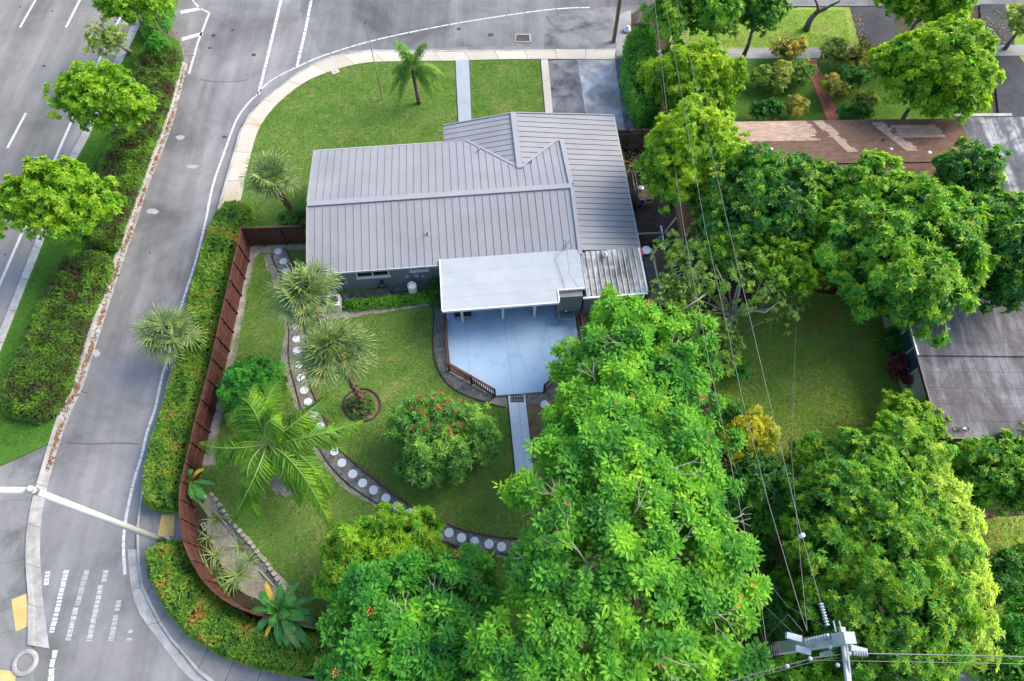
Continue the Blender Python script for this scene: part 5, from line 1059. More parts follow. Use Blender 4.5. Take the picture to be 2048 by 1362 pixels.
tree('garden_tree', 'bright green bush at the far lower edge beyond the pole lines', 'tree', (2000, 1190, 2120, 1300), 2.2, 'bright', (.22, .09), 68, G2, 10, dens=36)
tree('garden_shrub', 'small bright shrub on the dull lawn past the golden bush tree', 'shrub', (2010, 1075, 2075, 1130), .8, 'lime', (.2, .08), 69, None, 6, dens=40, trunk_r=.03)
tree('garden_shrub', 'tall thin green shrub alone on the leaf strewn lawn near the lines', 'shrub', (1462, 705, 1500, 770), .9, 'bright', (.2, .08), 70, None, 6, dens=40, trunk_r=.03)
tree('croton_shrub', 'golden yellow croton bush beside the long power lines', 'shrub', (1450, 812, 1558, 930), 2.4, 'yellow', (.2, .07), 71, None, 10, dens=40, fillmat='lime')
tree('understory_shrub', 'dark glossy understory shrubs between the flame tree and the golden croton', 'shrub', (1440, 905, 1600, 1095), 1.8, 'deep', (.22, .09), 72, None, 16, dens=40)
tree('understory_shrub', 'mid green shrub on the lawn side of the golden croton', 'shrub', (1420, 790, 1500, 905), 1.5, 'mid', (.22, .08), 73, None, 10, dens=34)
tree('understory_shrub', 'leafy shrub at the foot of the utility pole beside the brown litter', 'shrub', (1530, 1120, 1625, 1250), 1.5, 'mango', (.2, .09), 74, None, 12, dens=40)
tree('understory_shrub', 'wild green bush below the crossarm of the utility pole', 'shrub', (1500, 1300, 1760, 1440), 2.4, 'mango', (.26, .07), 75, None, 18, dens=40, k=8)
tree('understory_shrub', 'shrub beyond the lane at the right end of the pole lines', 'shrub', (1950, 1270, 2100, 1420), 1.8, 'mid', (.22, .08), 76, None, 10, dens=36)
tree('understory_shrub', 'low green shrub against the lane fence beside the lean-to', 'shrub', (1330, 560, 1400, 640), 1.6, 'olive', (.2, .08), 77, None, 8, dens=34)
UG = 'wild understory along the lane'
for k, (b, z_, m_, lab) in enumerate((((1400, 640, 1480, 760), 1.6, 'olive', 'olive bush under the citrus tree along the lane fence'), ((1425, 930, 1500, 1030), 1.8, 'deep', 'leafy bush between the flame tree and the golden croton trunk'), ((1500, 980, 1600, 1080), 2.0, 'mango', 'wide leaved green bush where the power lines cross above'), ((1465, 1065, 1545, 1150), 1.4, 'deep', 'green bush at the flame tree edge above the pole'), ((1500, 1150, 1580, 1290), 1.9, 'deep', 'dark bush close to the top of the utility pole'), ((1570, 1030, 1650, 1140), 1.5, 'deep', 'dark bush at the left foot of the golden bush tree'), ((1590, 1215, 1660, 1290), 1.2, 'deep', 'green bush right under the insulators of the pole'), ((1640, 1270, 1800, 1345), 1.8, 'mango', 'fringe of green leaves behind the crossarm'), ((1800, 1290, 1960, 1345), 1.5, 'mid', 'low green bushes below the two bottom power lines'), ((1560, 880, 1660, 975), 1.3, 'lime', 'yellow green bush at the upper left of the golden bush tree'), ((1440, 840, 1500, 900), 1.2, 'deep', 'small dark bush left of the golden croton'), ((1960, 1110, 2080, 1210), 1.4, 'deep', 'dark shrub at the far lawn edge past the golden bush tree'), ((1985, 840, 2100, 900), 2.2, 'gold', 'golden tree tip over the lower flat roof corner'), ((1320, 640, 1395, 690), 1.5, 'mid', 'green bush between the feathery tree and the lane'))):
    tree('lane_shrub', lab, 'shrub', b, z_, m_, (.22, .085), 700 + k, UG, 10, dens=40, k=7, trunk_r=.05, limbs=4, tip=.2)
tree('garden_tree', 'spreading green tree joining the deep green tree to the largest tree', 'tree', (1560, 330, 1700, 480), 4.4, 'mid', (.26, .11), 731, G2, 14, rz=2.0, dens=32, lobe=.36, tip=.3)
tree('garden_tree', 'leafy green tree filling the gap between citrus tree and deep green tree', 'tree', (1390, 430, 1520, 560), 3.6, 'mid', (.24, .10), 732, G2, 14, rz=1.8, dens=32, lobe=.36, tip=.3)
tree('garden_tree', 'pale green tree top meeting the carport edge beside the largest tree', 'tree', (1860, 300, 2010, 420), 4.4, 'deep', (.26, .11), 733, G2, 14, rz=1.9, dens=32, lobe=.36, tip=.2)
ct = [o for o in bpy.data.objects if o.name == 'citrus_tree'][0]
for pts_c in (((1452, 690, .1), (1462, 655, 1.0), (1448, 622, 2.2), (1415, 585, 3.2), (1378, 545, 4.0)), ((1448, 622, 2.2), (1490, 618, 3.4), (1512, 588, 4.0), (1532, 540, 4.5)), ((1490, 618, 3.4), (1530, 625, 3.8), (1560, 602, 4.2)), ((1415, 585, 3.4), (1395, 600, 3.7), (1360, 622, 3.8)), ((1470, 680, .6), (1510, 650, 2.2), (1560, 632, 3.2)), ((1445, 610, 2.6), (1450, 570, 3.8), (1430, 530, 4.3)), ((1470, 618, 3.0), (1480, 575, 4.0), (1462, 520, 4.5))):
    MB().tube([P(a, b, c) for a, b, c in pts_c], [.075 - .062 * i / (len(pts_c) - 1) for i in range(len(pts_c))], 7).build('bare_branch', MAT['pale_bark'], ct, smooth=True)
# crotons and beds of the neighbour's front garden
for k, (b, m_, lab) in enumerate((((1500, 130, 1545, 180), 'olive', 'low olive shrub left of the pale leafy bush'), ((1640, 150, 1690, 200), 'croton', 'low rusty shrub on the right side of the brick path'), ((1700, 180, 1755, 232), 'grey', 'twiggy grey shrub near the eave under the tall bright tree'), ((1538, 72, 1618, 128), 'croton', 'mixed yellow and maroon croton bush at the pavement end of the brick path'), ((1530, 120, 1590, 195), 'grey', 'pale leafy bush in front of the maroon croton'), ((1632, 76, 1702, 140), 'grey', 'yellow green croton bush right of the brick path entrance'), ((1680, 78, 1765, 165), 'croton', 'rust brown croton bush under the tall bright tree'), ((1660, 130, 1740, 190), 'deep', 'dark green bush beside the brick path'), ((1570, 188, 1612, 240), 'croton', 'small golden croton near the brown shingle roof'), ((1490, 205, 1570, 243), 'deep', 'row of low dark shrubs at the edge of the shingle roof'), ((1670, 215, 1745, 246), 'deep', 'low dark shrubs right of the brick path at the eave'), ((1580, 120, 1625, 185), 'olive', 'spiky olive shrub on the left side of the brick path'))):
    tree('garden_shrub', lab, 'shrub', b, .9, m_, (.2, .075), 180 + k, 'front garden shrubs of the shingle roofed house', 8, dens=44, trunk_r=.04, limbs=3, rz=.85)
for k, (b, m_, lab) in enumerate((((1776, 700, 1835, 775), 'crimson', 'dark red cordyline under the garden window'), ((1762, 655, 1810, 710), 'deep', 'dark bushy plant by the cream wall left of the window'), ((1868, 905, 1922, 950), 'crimson', 'red leaved bush in the shade below the flat roof'), ((1925, 900, 1975, 945), 'crimson', 'spiky dark red cordyline beside the fingered shrub'))):
    tree('garden_shrub', lab, 'shrub', b, .8, m_, (.34, .07), 95 + k, 'dark plants around the flat roofed house', 6, dens=18, k=8, trunk_r=.04, limbs=3, rz=.7)
# forked bare trunk at the street
b0 = P(1612, 60, .05); ft = empty('forked_tree', b0, 'forked bare grey trunk leaning on the street verge', 'tree', None); rgn = np.random.default_rng(3)
MB().tube([b0, P(1620, 40, .9), P(1632, 26, 1.6)], [.26, .2, .18], 9).build('trunk', MAT['bark'], ft, smooth=True)
for e, z in (((1626, -6), 2.8), ((1680, 2), 3.2), ((1655, 18), 2.2)): branch(MB(), P(1632, 26, 1.55), P(*e, z), .15, .06, .12, rgn).build('branch', MAT['bark'], ft, smooth=True)
# ------------------------------------------------------------------ flame tree (royal poinciana)
rng = np.random.default_rng(77)
fl = empty('flame_tree', P(1230, 1130, 0), 'huge feathery green flame tree with scattered orange blossoms covering the lower garden', 'tree')
LB = []
def blob(px, py, z, rpx, sz=.6):
    c = np.array(P(px, py, z)); r = .90 * rpx / ppm(c); LB.append((c, np.array([r, r, r * sz])))
for q in ((1130, 1000, 7.2, 105), (1240, 930, 7.4, 110), (1350, 900, 6.6, 90), (1180, 1120, 8.0, 120), (1300, 1060, 8.0, 120), (1390, 1010, 7.0, 80), (1400, 1130, 7.4, 100), (1110, 1150, 7.4, 90), (1270, 1200, 8.2, 120), (1150, 1270, 7.8, 115), (1390, 1240, 7.4, 105), (1280, 1320, 7.6, 120), (1080, 1340, 7.4, 120), (1450, 1190, 6.6, 75), (1440, 1330, 6.8, 90), (1180, 1400, 7.4, 120), (1350, 1400, 7.2, 120), (1200, 880, 6.4, 90), (1380, 960, 6.6, 60)): blob(*q)
def spray_crown(LBs, dens, Lf, Wf, up=.6): return clumpy(rng, LBs, dens, .48, -.2)
pts, out = spray_crown(LB, 30, .4, .17)
def spray_leaves(pts, out, k=8, L=.235, W=.10): return rosettes(rng, pts, out, k, L, W, .75, 1.0, True, .12, .22, .10)
order = np.argsort(-pts[:, 2]); vis = [i for i in order if 0 < 1][:]
put('crown', spray_leaves(pts, out), LF['poin'], fl); put('inner_foliage', fill_leaves(rng, LB, 4, .36, .2), LF['poin'], fl)
var = []
for s_ in range(6):
    a = np.zeros((1, 3)); v, f = rosettes(rng, a, np.array([[0, 0, 1.0]]), 9, .28, .115, .8, 1.0, True, .12, .24, .12); var.append(np_mesh('leaf_spray', v, f, LF['poin']))
sel = rng.choice(len(pts), 290, replace=False)
for i in sel:
    p = pts[i] + out[i] * .22; o = nrm((out[i] + [0, 0, .8])[None])[0]; e = Vector(o).to_track_quat('Z', 'Y').to_euler(); share('leaf_spray', var[int(rng.integers(6))], fl, Vector(p) - fl.location, (e.x, e.y, float(rng.uniform(0, 6.28))))
fv = []
for s_ in range(3):
    m = MB(); k = 0
    for j in range(9):
        t = j * 2.4; r = .05 + .012 * j; c = Vector((r * math.cos(t), r * math.sin(t), .05 * ((j * 7) % 4) / 2)); u = Vector((math.cos(t), math.sin(t), .5)) * .06; w_ = Vector((-math.sin(t), math.cos(t), 0)) * .035; m.quad(c - u * .3, c + w_, c + u, c - w_)
    fv.append(m.mesh('flower', LF['flower']))
for i in rng.choice(len(pts), 34, replace=False): share('flower', fv[int(rng.integers(3))], fl, Vector(pts[i] + out[i] * .24 + np.array([0, 0, .14])) - fl.location, (0, 0, float(rng.uniform(0, 6))), (.62, .62, .62))
fk = P(1235, 1120, 3.2); fk = Vector((fl.location.x, fl.location.y, 2.6)); MB().tube([fl.location, fl.location + Vector((.1, 0, 1.3)), fk], [.42, .34, .30], 12).build('trunk', MAT['pale_bark'], fl, smooth=True)
for i in range(0, len(LB)):
    e = LB[i][0] + np.array([0, 0, LB[i][1][2] * .35]); branch(MB(), fk, Vector(e), .15, .05, .10, rng, 6).build('branch', MAT['pale_bark'], fl, smooth=True)
    for j in range(3):
        d = sph(rng, 1, .15)[0] * LB[i][1] * 1.03; branch(MB(), Vector(e) - Vector((0, 0, .1)), Vector(LB[i][0] + d), .04, .014, .10, rng, 4).build('twig', MAT['pale_bark'], fl, smooth=True)
def bare_fork(root, px, py, z, az, L, seed):
    r_ = np.random.default_rng(seed); a = P(px, py, z); d = Vector((math.cos(az), math.sin(az), .12)); m0 = a - d * L * .5 - Vector((0, 0, .9)); k_ = a + d * L * .1
    branch(MB(), m0, k_, .04, .03, .08, r_, 5).build('bare_branch', MAT['pale_bark'], root, smooth=True)
    for s_ in (-.55, .1, .6):
        e = Vector((math.cos(az + s_), math.sin(az + s_), .10)); t = k_ + e * L * r_.uniform(.5, .85); branch(MB(), k_, t, .024, .011, .14, r_, 4).build('bare_branch', MAT['pale_bark'], root, smooth=True)
        for q in (-.5, .5): u = Vector((math.cos(az + s_ + q), math.sin(az + s_ + q), .2)); branch(MB(), t - e * .15, t + u * L * .3, .012, .006, .12, r_, 3).build('bare_branch', MAT['pale_bark'], root, smooth=True)
def top_z(LBs, px, py):                 # height of the crown's upper surface along this sight line
    best = 3.0
    for zz in np.arange(3.0, 11.0, .1):
        p = np.array(P(px, py, float(zz)))
        if any((((p - c) / r) ** 2).sum() < 1 for c, r in LBs): best = float(zz)
    return best
for k, (px, py, az, L) in enumerate(((1162, 1106, 2.4, 1.5), (1330, 938, -.3, 1.3), (1272, 1020, .9, 1.0), (1300, 1296, -.5, 1.6), (1410, 1215, -.7, 1.2), (1400, 1110, -1.1, 1.2), (1350, 1100, 1.2, 1.0), (1125, 1010, 2.0, 1.1), (1260, 1320, 1.5, 1.1), (1450, 1040, -.2, 1.0), (1190, 960, 1.0, .8), (1065, 1120, 3.4, .8))):
    bare_fork(fl, px, py, top_z(LB, px, py) + .22, az, L, 600 + k)
def small_flame(name, label, blobs, base, seed, forks=(), fm='poin'):
    global LB
    LB = []
    for q in blobs: blob(*q)
    r = empty(name, P(*base, 0), label, 'tree', 'feathery trees beside the flame tree'); p_, o_ = clumpy(rng, LB, 32, .40, -.2)
    put('crown', spray_leaves(p_, o_, 8, .25, .105), LF[fm], r); put('inner_foliage', fill_leaves(rng, LB, 6, .36, .2), LF[fm], r)
    f_ = r.location + Vector((0, 0, 1.8)); MB().tube([r.location, f_], [.2, .15], 9).build('trunk', MAT['pale_bark'], r, smooth=True)
    for c, rr in LB:
        branch(MB(), f_, Vector(c), .08, .03, .1, rng).build('branch', MAT['pale_bark'], r, smooth=True)
        for j in range(2): branch(MB(), Vector(c) - Vector((0, 0, .1)), Vector(c + sph(rng, 1, .2)[0] * rr * 1.04), .035, .012, .1, rng, 4).build('twig', MAT['pale_bark'], r, smooth=True)
    for k_, (px, py, az) in enumerate(forks): bare_fork(r, px, py, top_z(LB, px, py) + .2, az, 1.0, seed * 40 + k_)
    for i in rng.choice(len(p_), 110, replace=False):
        o = nrm((o_[i] + [0, 0, .8])[None])[0]; e = Vector(o).to_track_quat('Z', 'Y').to_euler(); share('leaf_spray', var[int(rng.integers(6))], r, Vector(p_[i] + o_[i] * .2) - r.location, (e.x, e.y, float(rng.uniform(0, 6.28))))
    for i in rng.choice(len(p_), 7, replace=False): share('flower', fv[int(rng.integers(3))], r, Vector(p_[i] + o_[i] * .22 + np.array([0, 0, .14])) - r.location, (0, 0, 0))
small_flame('feathery_tree', 'feathery green tree reaching up over the deck corner from the flame tree', [(1250, 700, 4.6, 90, .7), (1180, 740, 4.2, 62, .7), (1330, 700, 4.4, 78, .7), (1250, 790, 5.0, 100, .7), (1340, 790, 4.8, 75, .7), (1180, 830, 4.6, 75, .7), (1245, 640, 3.8, 55, .7), (1340, 850, 4.8, 70, .7), (1150, 890, 4.4, 62, .7)], (1270, 810), 5, ((1250, 690, 2.6), (1345, 700, .9), (1190, 760, 2.0), (1280, 790, -.6)))
small_flame('feathery_tree', 'darker feathery green tree left of the flame tree at the bottom of the garden', [(760, 1200, 4.4, 78, .7), (860, 1190, 4.6, 70, .7), (720, 1300, 4.8, 72, .7), (830, 1290, 5.0, 100, .7), (930, 1240, 4.6, 85, .7), (960, 1330, 5.2, 90, .7), (760, 1370, 5.0, 90, .7), (880, 1390, 5.0, 100, .7), (945, 1170, 3.8, 55, .7)], (850, 1300), 6, ((815, 1240, 2.2), (790, 1330, .5), (930, 1290, .8), (870, 1205, 1.2)), 'poin_dark')
# ------------------------------------------------------------------ palms
def fan_mesh(rng, R=.82, n=19):
    parts = []; a = np.linspace(-2.3, 2.3, n) + rng.normal(0, .03, n); L = R * (.72 + .30 * np.cos(a * .55)) * rng.uniform(.93, 1.05, n)
    d = np.stack([np.cos(a), np.sin(a), .22 - .10 * np.abs(a)], 1); b = np.zeros((n, 3)) + np.array([.0, 0, 0]); w_ = np.full(n, .072)
    nn = np.tile([0, 0, 1.0], (n, 1)) + rng.normal(0, .15, (n, 3)); parts.append(leaf_arr(b, d, nn, L * .80, w_, .25, .05, True))
    tip = b + nrm(d) * (L * .70)[:, None]; d2 = nrm(d) + np.stack([np.zeros(n), np.zeros(n), -rng.uniform(.35, 1.1, n)], 1); parts.append(leaf_arr(tip, d2, nn, L * .42, w_ * .55, .1, .1, True))
    return join(parts)
rngp = np.random.default_rng(9)
FANS = [np_mesh('fan_leaf', *fan_mesh(rngp), LF['sabal']) for _ in range(4)]
DEAD = [np_mesh('dead_fan', *fan_mesh(rngp, .7, 16), LF['dead']) for _ in range(2)]
def sabal(label, base, crown, h, n, R, seed):
    r_ = np.random.default_rng(seed); b = P(*base, .06); c = P(*crown, h); root = empty('sabal_palm', b, label, 'palm', 'sabal palms in the garden')
    k = 9; pts = [b.lerp(c, i / k) + Vector((0, 0, 0)) for i in range(k + 1)]; c = pts[-1]
    MB().tube(pts, [.17] + [.155] * (k - 1) + [.15], 12).build('trunk', MAT['palm_bark'], root, smooth=True)
    m = None; ax = (c - b).normalized(); L = (c - b).length
    if L > 1.2:
        bo = MB().hexa([(-.055, 0, 0), (.055, 0, 0), (.055, .035, 0), (-.055, .035, 0)], [(-.04, .07, .20), (.04, .07, .20), (.03, .095, .2), (-.03, .095, .2)]).mesh('leaf_boot', MAT['boot'])
        for i in range(int(L * 13)):
            t = (.12 + .86 * i / (L * 13)); p = b.lerp(c, t); a = i * 2.4; share('leaf_boot', bo, root, p + Vector((math.cos(a) * .13, math.sin(a) * .13, 0)) - root.location, (0, 0, a - math.pi / 2))
    pm = MB().tube([(0, 0, 0), (.5, 0, .02), (1, 0, 0)], [.022, .014, .010], 5).mesh('petiole', LF['midrib'])
    for i in range(n):
        az = i * 2.399 + r_.normal(0, .2); el = math.radians(86 - 76 * (i / (n - 1)) ** .9 + r_.normal(0, 7)); pl = R * r_.uniform(.55, 1.15)
        d = Vector((math.cos(az) * math.cos(el), math.sin(az) * math.cos(el), math.sin(el))); st = c + d * .08; en = st + d * pl - Vector((0, 0, .10 * pl))
        q = (en - st).to_track_quat('X', 'Z').to_euler(); share('petiole', pm, root, st - root.location, q, ((en - st).length, 1, 1))
        dd = (d + Vector((r_.normal(0, .22), r_.normal(0, .22), -.25 - .25 * (i / n)))).normalized(); q = dd.to_track_quat('X', 'Z').to_euler()
        share('fan_leaf', FANS[i % 4], root, en - root.location, q, [R * r_.uniform(.8, 1.05)] * 3)
    for i in range(5):
        a = seed * 1.3 + i * 1.25; d = Vector((math.cos(a) * .55, math.sin(a) * .55, -.85)).normalized(); st = c + Vector((d.x * .14, d.y * .14, -.12)); en = st + d * R * .3
        q = d.to_track_quat('X', 'Z').to_euler(); share('dead_fan', DEAD[i % 2], root, en - root.location, q, [R * .6] * 3); share('petiole', pm, root, st - root.location, q, ((en - st).length, 1, 1))
    return root
sabal('sabal palm on the front lawn close to the end of the brown fence', (583, 424), (551, 366), 2.7, 24, 1.15, 1)
sabal('sabal palm growing out of the roadside hedge over the road edge', (376, 712), (343, 672), 2.2, 24, 1.15, 2)
sabal('sabal palm with thick booted trunk nearest the air conditioner', (662, 684), (613, 594), 4.3, 30, 1.2, 3)
sabal('sabal palm rising from the round planted bed on the back lawn', (728, 808), (672, 712), 4.9, 32, 1.25, 4)
def frond(root, pts, nleaf, Ll, mat, seed, name='frond', drop=.5, wid=.045, vee=.5):
    """a feather frond: a curved rib with leaflets down both sides"""
    r_ = np.random.default_rng(seed); p = [Vector(q) for q in pts]; k = 16; C = []
    for i in range(k + 1):
        t = i / k; C.append((1 - t) ** 2 * p[0] + 2 * t * (1 - t) * p[1] + t * t * p[2])
    fr = MB().tube(C, [.035 * (1 - i / k * .8) for i in range(k + 1)], 5).build(name, LF['midrib'], root)
    ts = np.linspace(.14, .995, nleaf); B, D, N_, Ls = [], [], [], []
    for s in (-1, 1):
        for t in ts:
            t = min(.999, max(.1, t + r_.normal(0, .004))); i = min(k - 1, int(t * k)); f = t * k - i; c = C[i].lerp(C[i + 1], f); tg = (C[i + 1] - C[i]).normalized(); side = tg.cross(Vector((0, 0, 1))).normalized() * s; up = side.cross(tg) * (1 if s > 0 else -1); up = up if up.z > 0 else -up
            B.append(c); D.append(side * 1.0 + tg * (.55 + .5 * t) + up * vee * r_.uniform(.3, 1) - Vector((0, 0, drop * r_.uniform(.4, 1.1)))); N_.append(up + Vector(r_.normal(0, .15, 3))); Ls.append(Ll * (math.sin(math.pi * min(1, .18 + t * .80)) ** .7) * r_.uniform(.85, 1.1))
    B, D, N_, Ls = np.array([tuple(v) for v in B]), np.array([tuple(v) for v in D]), np.array([tuple(v) for v in N_]), np.array(Ls); n = len(B); w_ = np.full(n, wid)
    p1 = leaf_arr(B, D, N_, Ls * .75, w_, .2, .08, True); tip = B + nrm(D) * (Ls * .66)[:, None] ; p2 = leaf_arr(tip, nrm(D) + np.array([0, 0, -.55]), N_, Ls * .42, w_ * .7, .1, .15, True)
    V, F = join([p1, p2]); q = root
    o = put('leaflets', (V - np.array(root.location), F), LF[mat], None); o.parent = fr; return fr
cb = P(580, 962, .06); ch = 3.1; cc = P(534, 888, ch); coco = empty('coconut_palm', cb, 'young coconut palm with long arching fronds on the lower lawn', 'palm')
MB().tube([cb, cb.lerp(cc, .5) + Vector((.05, 0, -.1)), cc], [.16, .12, .10], 10).build('trunk', MAT['palm_bark'], coco, smooth=True)
for k, (tx, ty, zt_, arch) in enumerate(((400, 885, 2.4, .9), (428, 945, 1.6, 1.2), (462, 1045, 1.5, 1.3), (520, 1040, 1.3, 1.3), (665, 1062, 1.6, 1.5), (668, 1000, 1.9, 1.3), (725, 842, 3.0, 1.2), (690, 905, 2.4, 1.2), (655, 790, 3.6, 1.2), (572, 752, 4.4, 1.0), (510, 770, 4.4, .9), (450, 830, 3.4, 1.1), (560, 840, 4.6, 1.0), (490, 800, 4.7, 1.0), (600, 1010, 1.6, 1.2), (640, 870, 3.2, 1.2))):
    tp = P(tx, ty, zt_); dv = tp - cc; sw = Vector((-dv.y, dv.x, 0)) * ((.26, -.22, .30, -.28, .2)[k % 5]); mid = cc.lerp(tp, .46) + sw + Vector((0, 0, arch * 1.5)); frond(coco, (cc, mid, tp), 92, .92, 'frond', 200 + k, drop=1.1, wid=.06, vee=.25)
for k in range(6):
    a = k * 1.05; q = cc + Vector((.17 * math.cos(a), .17 * math.sin(a), -.22)); MB().lathe(q, [(.02, -.09), (.08, -.04), (.085, .03), (.03, .09)], 10).build('coconut', LF['midrib'], coco, smooth=True)
qb = P(838, 207, LZ); qh = 2.75; qc = P(825, 138, qh); qp = empty('queen_palm', qb, 'windblown queen palm standing on the front lawn near the walk', 'palm')
MB().tube([qb, qb.lerp(qc, .5), qc], [.14, .12, .13], 10).build('trunk', MAT['palm_bark'], qp, smooth=True)
for k in range(9):
    a = k * .7; MB().lathe(qb.lerp(qc, .1 + .095 * k), [(.132, 0), (.15, .03), (.13, .06)], 12).build('trunk_ring', MAT['bark'], qp)
for k, (tx, ty, zt_, arch) in enumerate(((790, 82, 4.6, .5), (800, 88, 4.4, .4), (852, 86, 4.4, .5), (842, 96, 4.2, .4), (784, 148, 2.6, .9), (780, 190, 1.4, 1.2), (798, 205, .9, 1.2), (888, 150, 2.5, 1.0), (890, 190, 1.4, 1.3), (868, 205, .9, 1.3), (882, 172, 1.9, 1.2), (812, 105, 4.4, .5), (856, 180, 1.4, 1.2), (795, 165, 1.9, 1.1))):
    tp = P(tx, ty, zt_); mid = qc.lerp(tp, .5) + Vector((0, 0, arch)); frond(qp, (qc, mid, tp), 64, .55, 'queen', 300 + k, drop=.9, wid=.035, vee=.5)
# ------------------------------------------------------------------ banana plants
def banana_leaf(root, p0, p2, arch, W, mat, seed, name='banana_leaf'):
    r_ = random.Random(seed); p0, p2 = Vector(p0), Vector(p2); p1 = p0.lerp(p2, .5) + Vector((0, 0, arch)); k = 13; C = [(1 - t) ** 2 * p0 + 2 * t * (1 - t) * p1 + t * t * p2 for t in [i / k for i in range(k + 1)]]
    m = MB(); fr = MB().tube(C, [.03 * (1 - .75 * i / k) for i in range(k + 1)], 5).build('leaf_rib', LF['midrib'], root)
    for i in range(2, k):
        t0, t1 = i / k, (i + .93 + .07 * (r_.random() > .45)) / k
        tg = (C[i + 1] - C[i]).normalized(); sd = tg.cross(Vector((0, 0, 1))).normalized(); up = sd.cross(tg)
        w0 = W * math.sin(math.pi * min(1, (t0 - .10) / .92)) ** .6; w1 = W * max(.02, math.sin(math.pi * min(1, (t1 - .10) / .92))) ** .6
        a, b = C[i], C[i].lerp(C[i + 1], (t1 - t0) * k)
        for s in (-1, 1):
            l = up * .10 * W + Vector((0, 0, -r_.uniform(.0, .22) * W)); m.quad(a + up * .012, b + up * .012, b + sd * s * w1 * .5 + l + tg * .05, b.lerp(a, .5) + sd * s * (w0 + w1) * .27 + l + tg * .04, a + sd * s * w0 * .5 + l + tg * .03)
    o = m.build('blade', LF[mat], None, off=root.location); o.parent = fr; return fr
def banana(label, base, leaves, h, seed):
    b = P(*base, .08); r = empty('banana_plant', b, label, 'banana plant', 'banana plants by the fence'); MB().tube([b, b + Vector((.03, 0, h * .6)), b + Vector((0, .02, h))], [.12, .10, .06], 10).build('stalk', MAT['boot'], r, smooth=True)
    for k, (tx, ty, z, W, mt_) in enumerate(leaves): banana_leaf(r, b + Vector((0, .02, h * .95)), P(tx, ty, z), .5 if z > .9 else .8, W, mt_, seed + k)
banana('small banana plant with one yellow leaf at the head of the block edging', (397, 975), ((366, 962, 1.4, .34, 'banana'), (384, 940, 1.8, .3, 'banana'), (407, 938, 1.9, .2, 'banana_yellow'), (412, 998, 1.3, .38, 'banana'), (390, 1000, 1.2, .3, 'banana'), (428, 968, 1.1, .22, 'banana'), (410, 1018, .7, .16, 'strap'), (358, 978, 1.2, .12, 'strap')), 1.0, 400)
banana('big banana plant spreading broad leaves over the corner of the fence', (575, 1228), ((520, 1185, 1.8, .42, 'banana'), (500, 1222, 1.5, .36, 'banana'), (532, 1165, 1.9, .22, 'banana_yellow'), (565, 1168, 2.2, .36, 'banana'), (590, 1195, 2.3, .40, 'banana'), (632, 1195, 1.8, .28, 'banana'), (645, 1255, 1.4, .46, 'banana'), (622, 1290, 1.1, .40, 'banana'), (585, 1305, 1.0, .34, 'banana'), (545, 1252, 1.9, .38, 'banana'), (575, 1232, 2.5, .42, 'banana'), (512, 1262, 1.2, .34, 'banana'), (596, 1165, 1.9, .30, 'banana'), (630, 1225, 1.6, .3, 'banana'), (552, 1205, 2.5, .34, 'banana'), (608, 1238, 2.3, .40, 'banana'), (590, 1262, 1.9, .38, 'banana'), (535, 1222, 2.2, .36, 'banana'), (560, 1290, 1.2, .34, 'banana'), (605, 1302, .9, .3, 'strap'), (528, 1285, 1.0, .16, 'banana_yellow')), 1.35, 430)
# ------------------------------------------------------------------ strap leaved plants in the sand bed
def strap_plant(label, base, n, L, seed, mat='strap', lean=(0, 0)):
    r_ = random.Random(seed); b = P(*base, .09); r = empty('spider_lily', b, label, 'plant', 'strap leaved plants in the sandy bed'); MB().lathe(b, [(.05, 0), (.06, .05), (.03, .14)], 10).build('crown_base', LF['midrib'], r)
    for i in range(n):
        a = i * 2.4 + r_.uniform(-.3, .3); l = L * r_.uniform(.7, 1.35); d = Vector((math.cos(a) + lean[0], math.sin(a) + lean[1], 0)).normalized(); sd = Vector((-d.y, d.x, 0)); hgt = r_.uniform(.35, .75); m = MB(); pv = None
        for k in range(7):
            t = k / 6; p = b + d * l * t + Vector((0, 0, .05 + l * hgt * (1.9 * t - 1.75 * t * t))) ; w_ = .030 * (1 - t) ** .55 + .002
            q = (p - sd * w_, p + Vector((0, 0, -.012)), p + sd * w_)
            if pv: m.quad(pv[0], pv[1], q[1], q[0]); m.quad(pv[1], pv[2], q[2], q[1])
            pv = q
        m.build('strap_leaf', LF[mat], r)
for k, (b, n, L, lab) in enumerate((((432, 1040), 14, .95, 'strap leaved lily at the upper end of the sandy bed'), ((418, 1075), 9, .8, 'thin strap leaved lily beside the fence posts'), ((432, 1110), 12, .9, 'strap leaved lily in the middle of the bare sand'), ((478, 1092), 9, .75, 'small strap leaved lily next to the block edging'), ((425, 1148), 22, 1.35, 'large pale strap leaved lily spilling over the fence curve'), ((478, 1150), 24, 1.3, 'dense strap leaved lily in the lower sandy bed'), ((455, 1180), 20, 1.25, 'long leaved lily drooping over the lowest fence boards'), ((500, 1120), 10, .8, 'sparse strap leaved lily near the lower stake'))):
    strap_plant(lab, b, n, L, 500 + k)
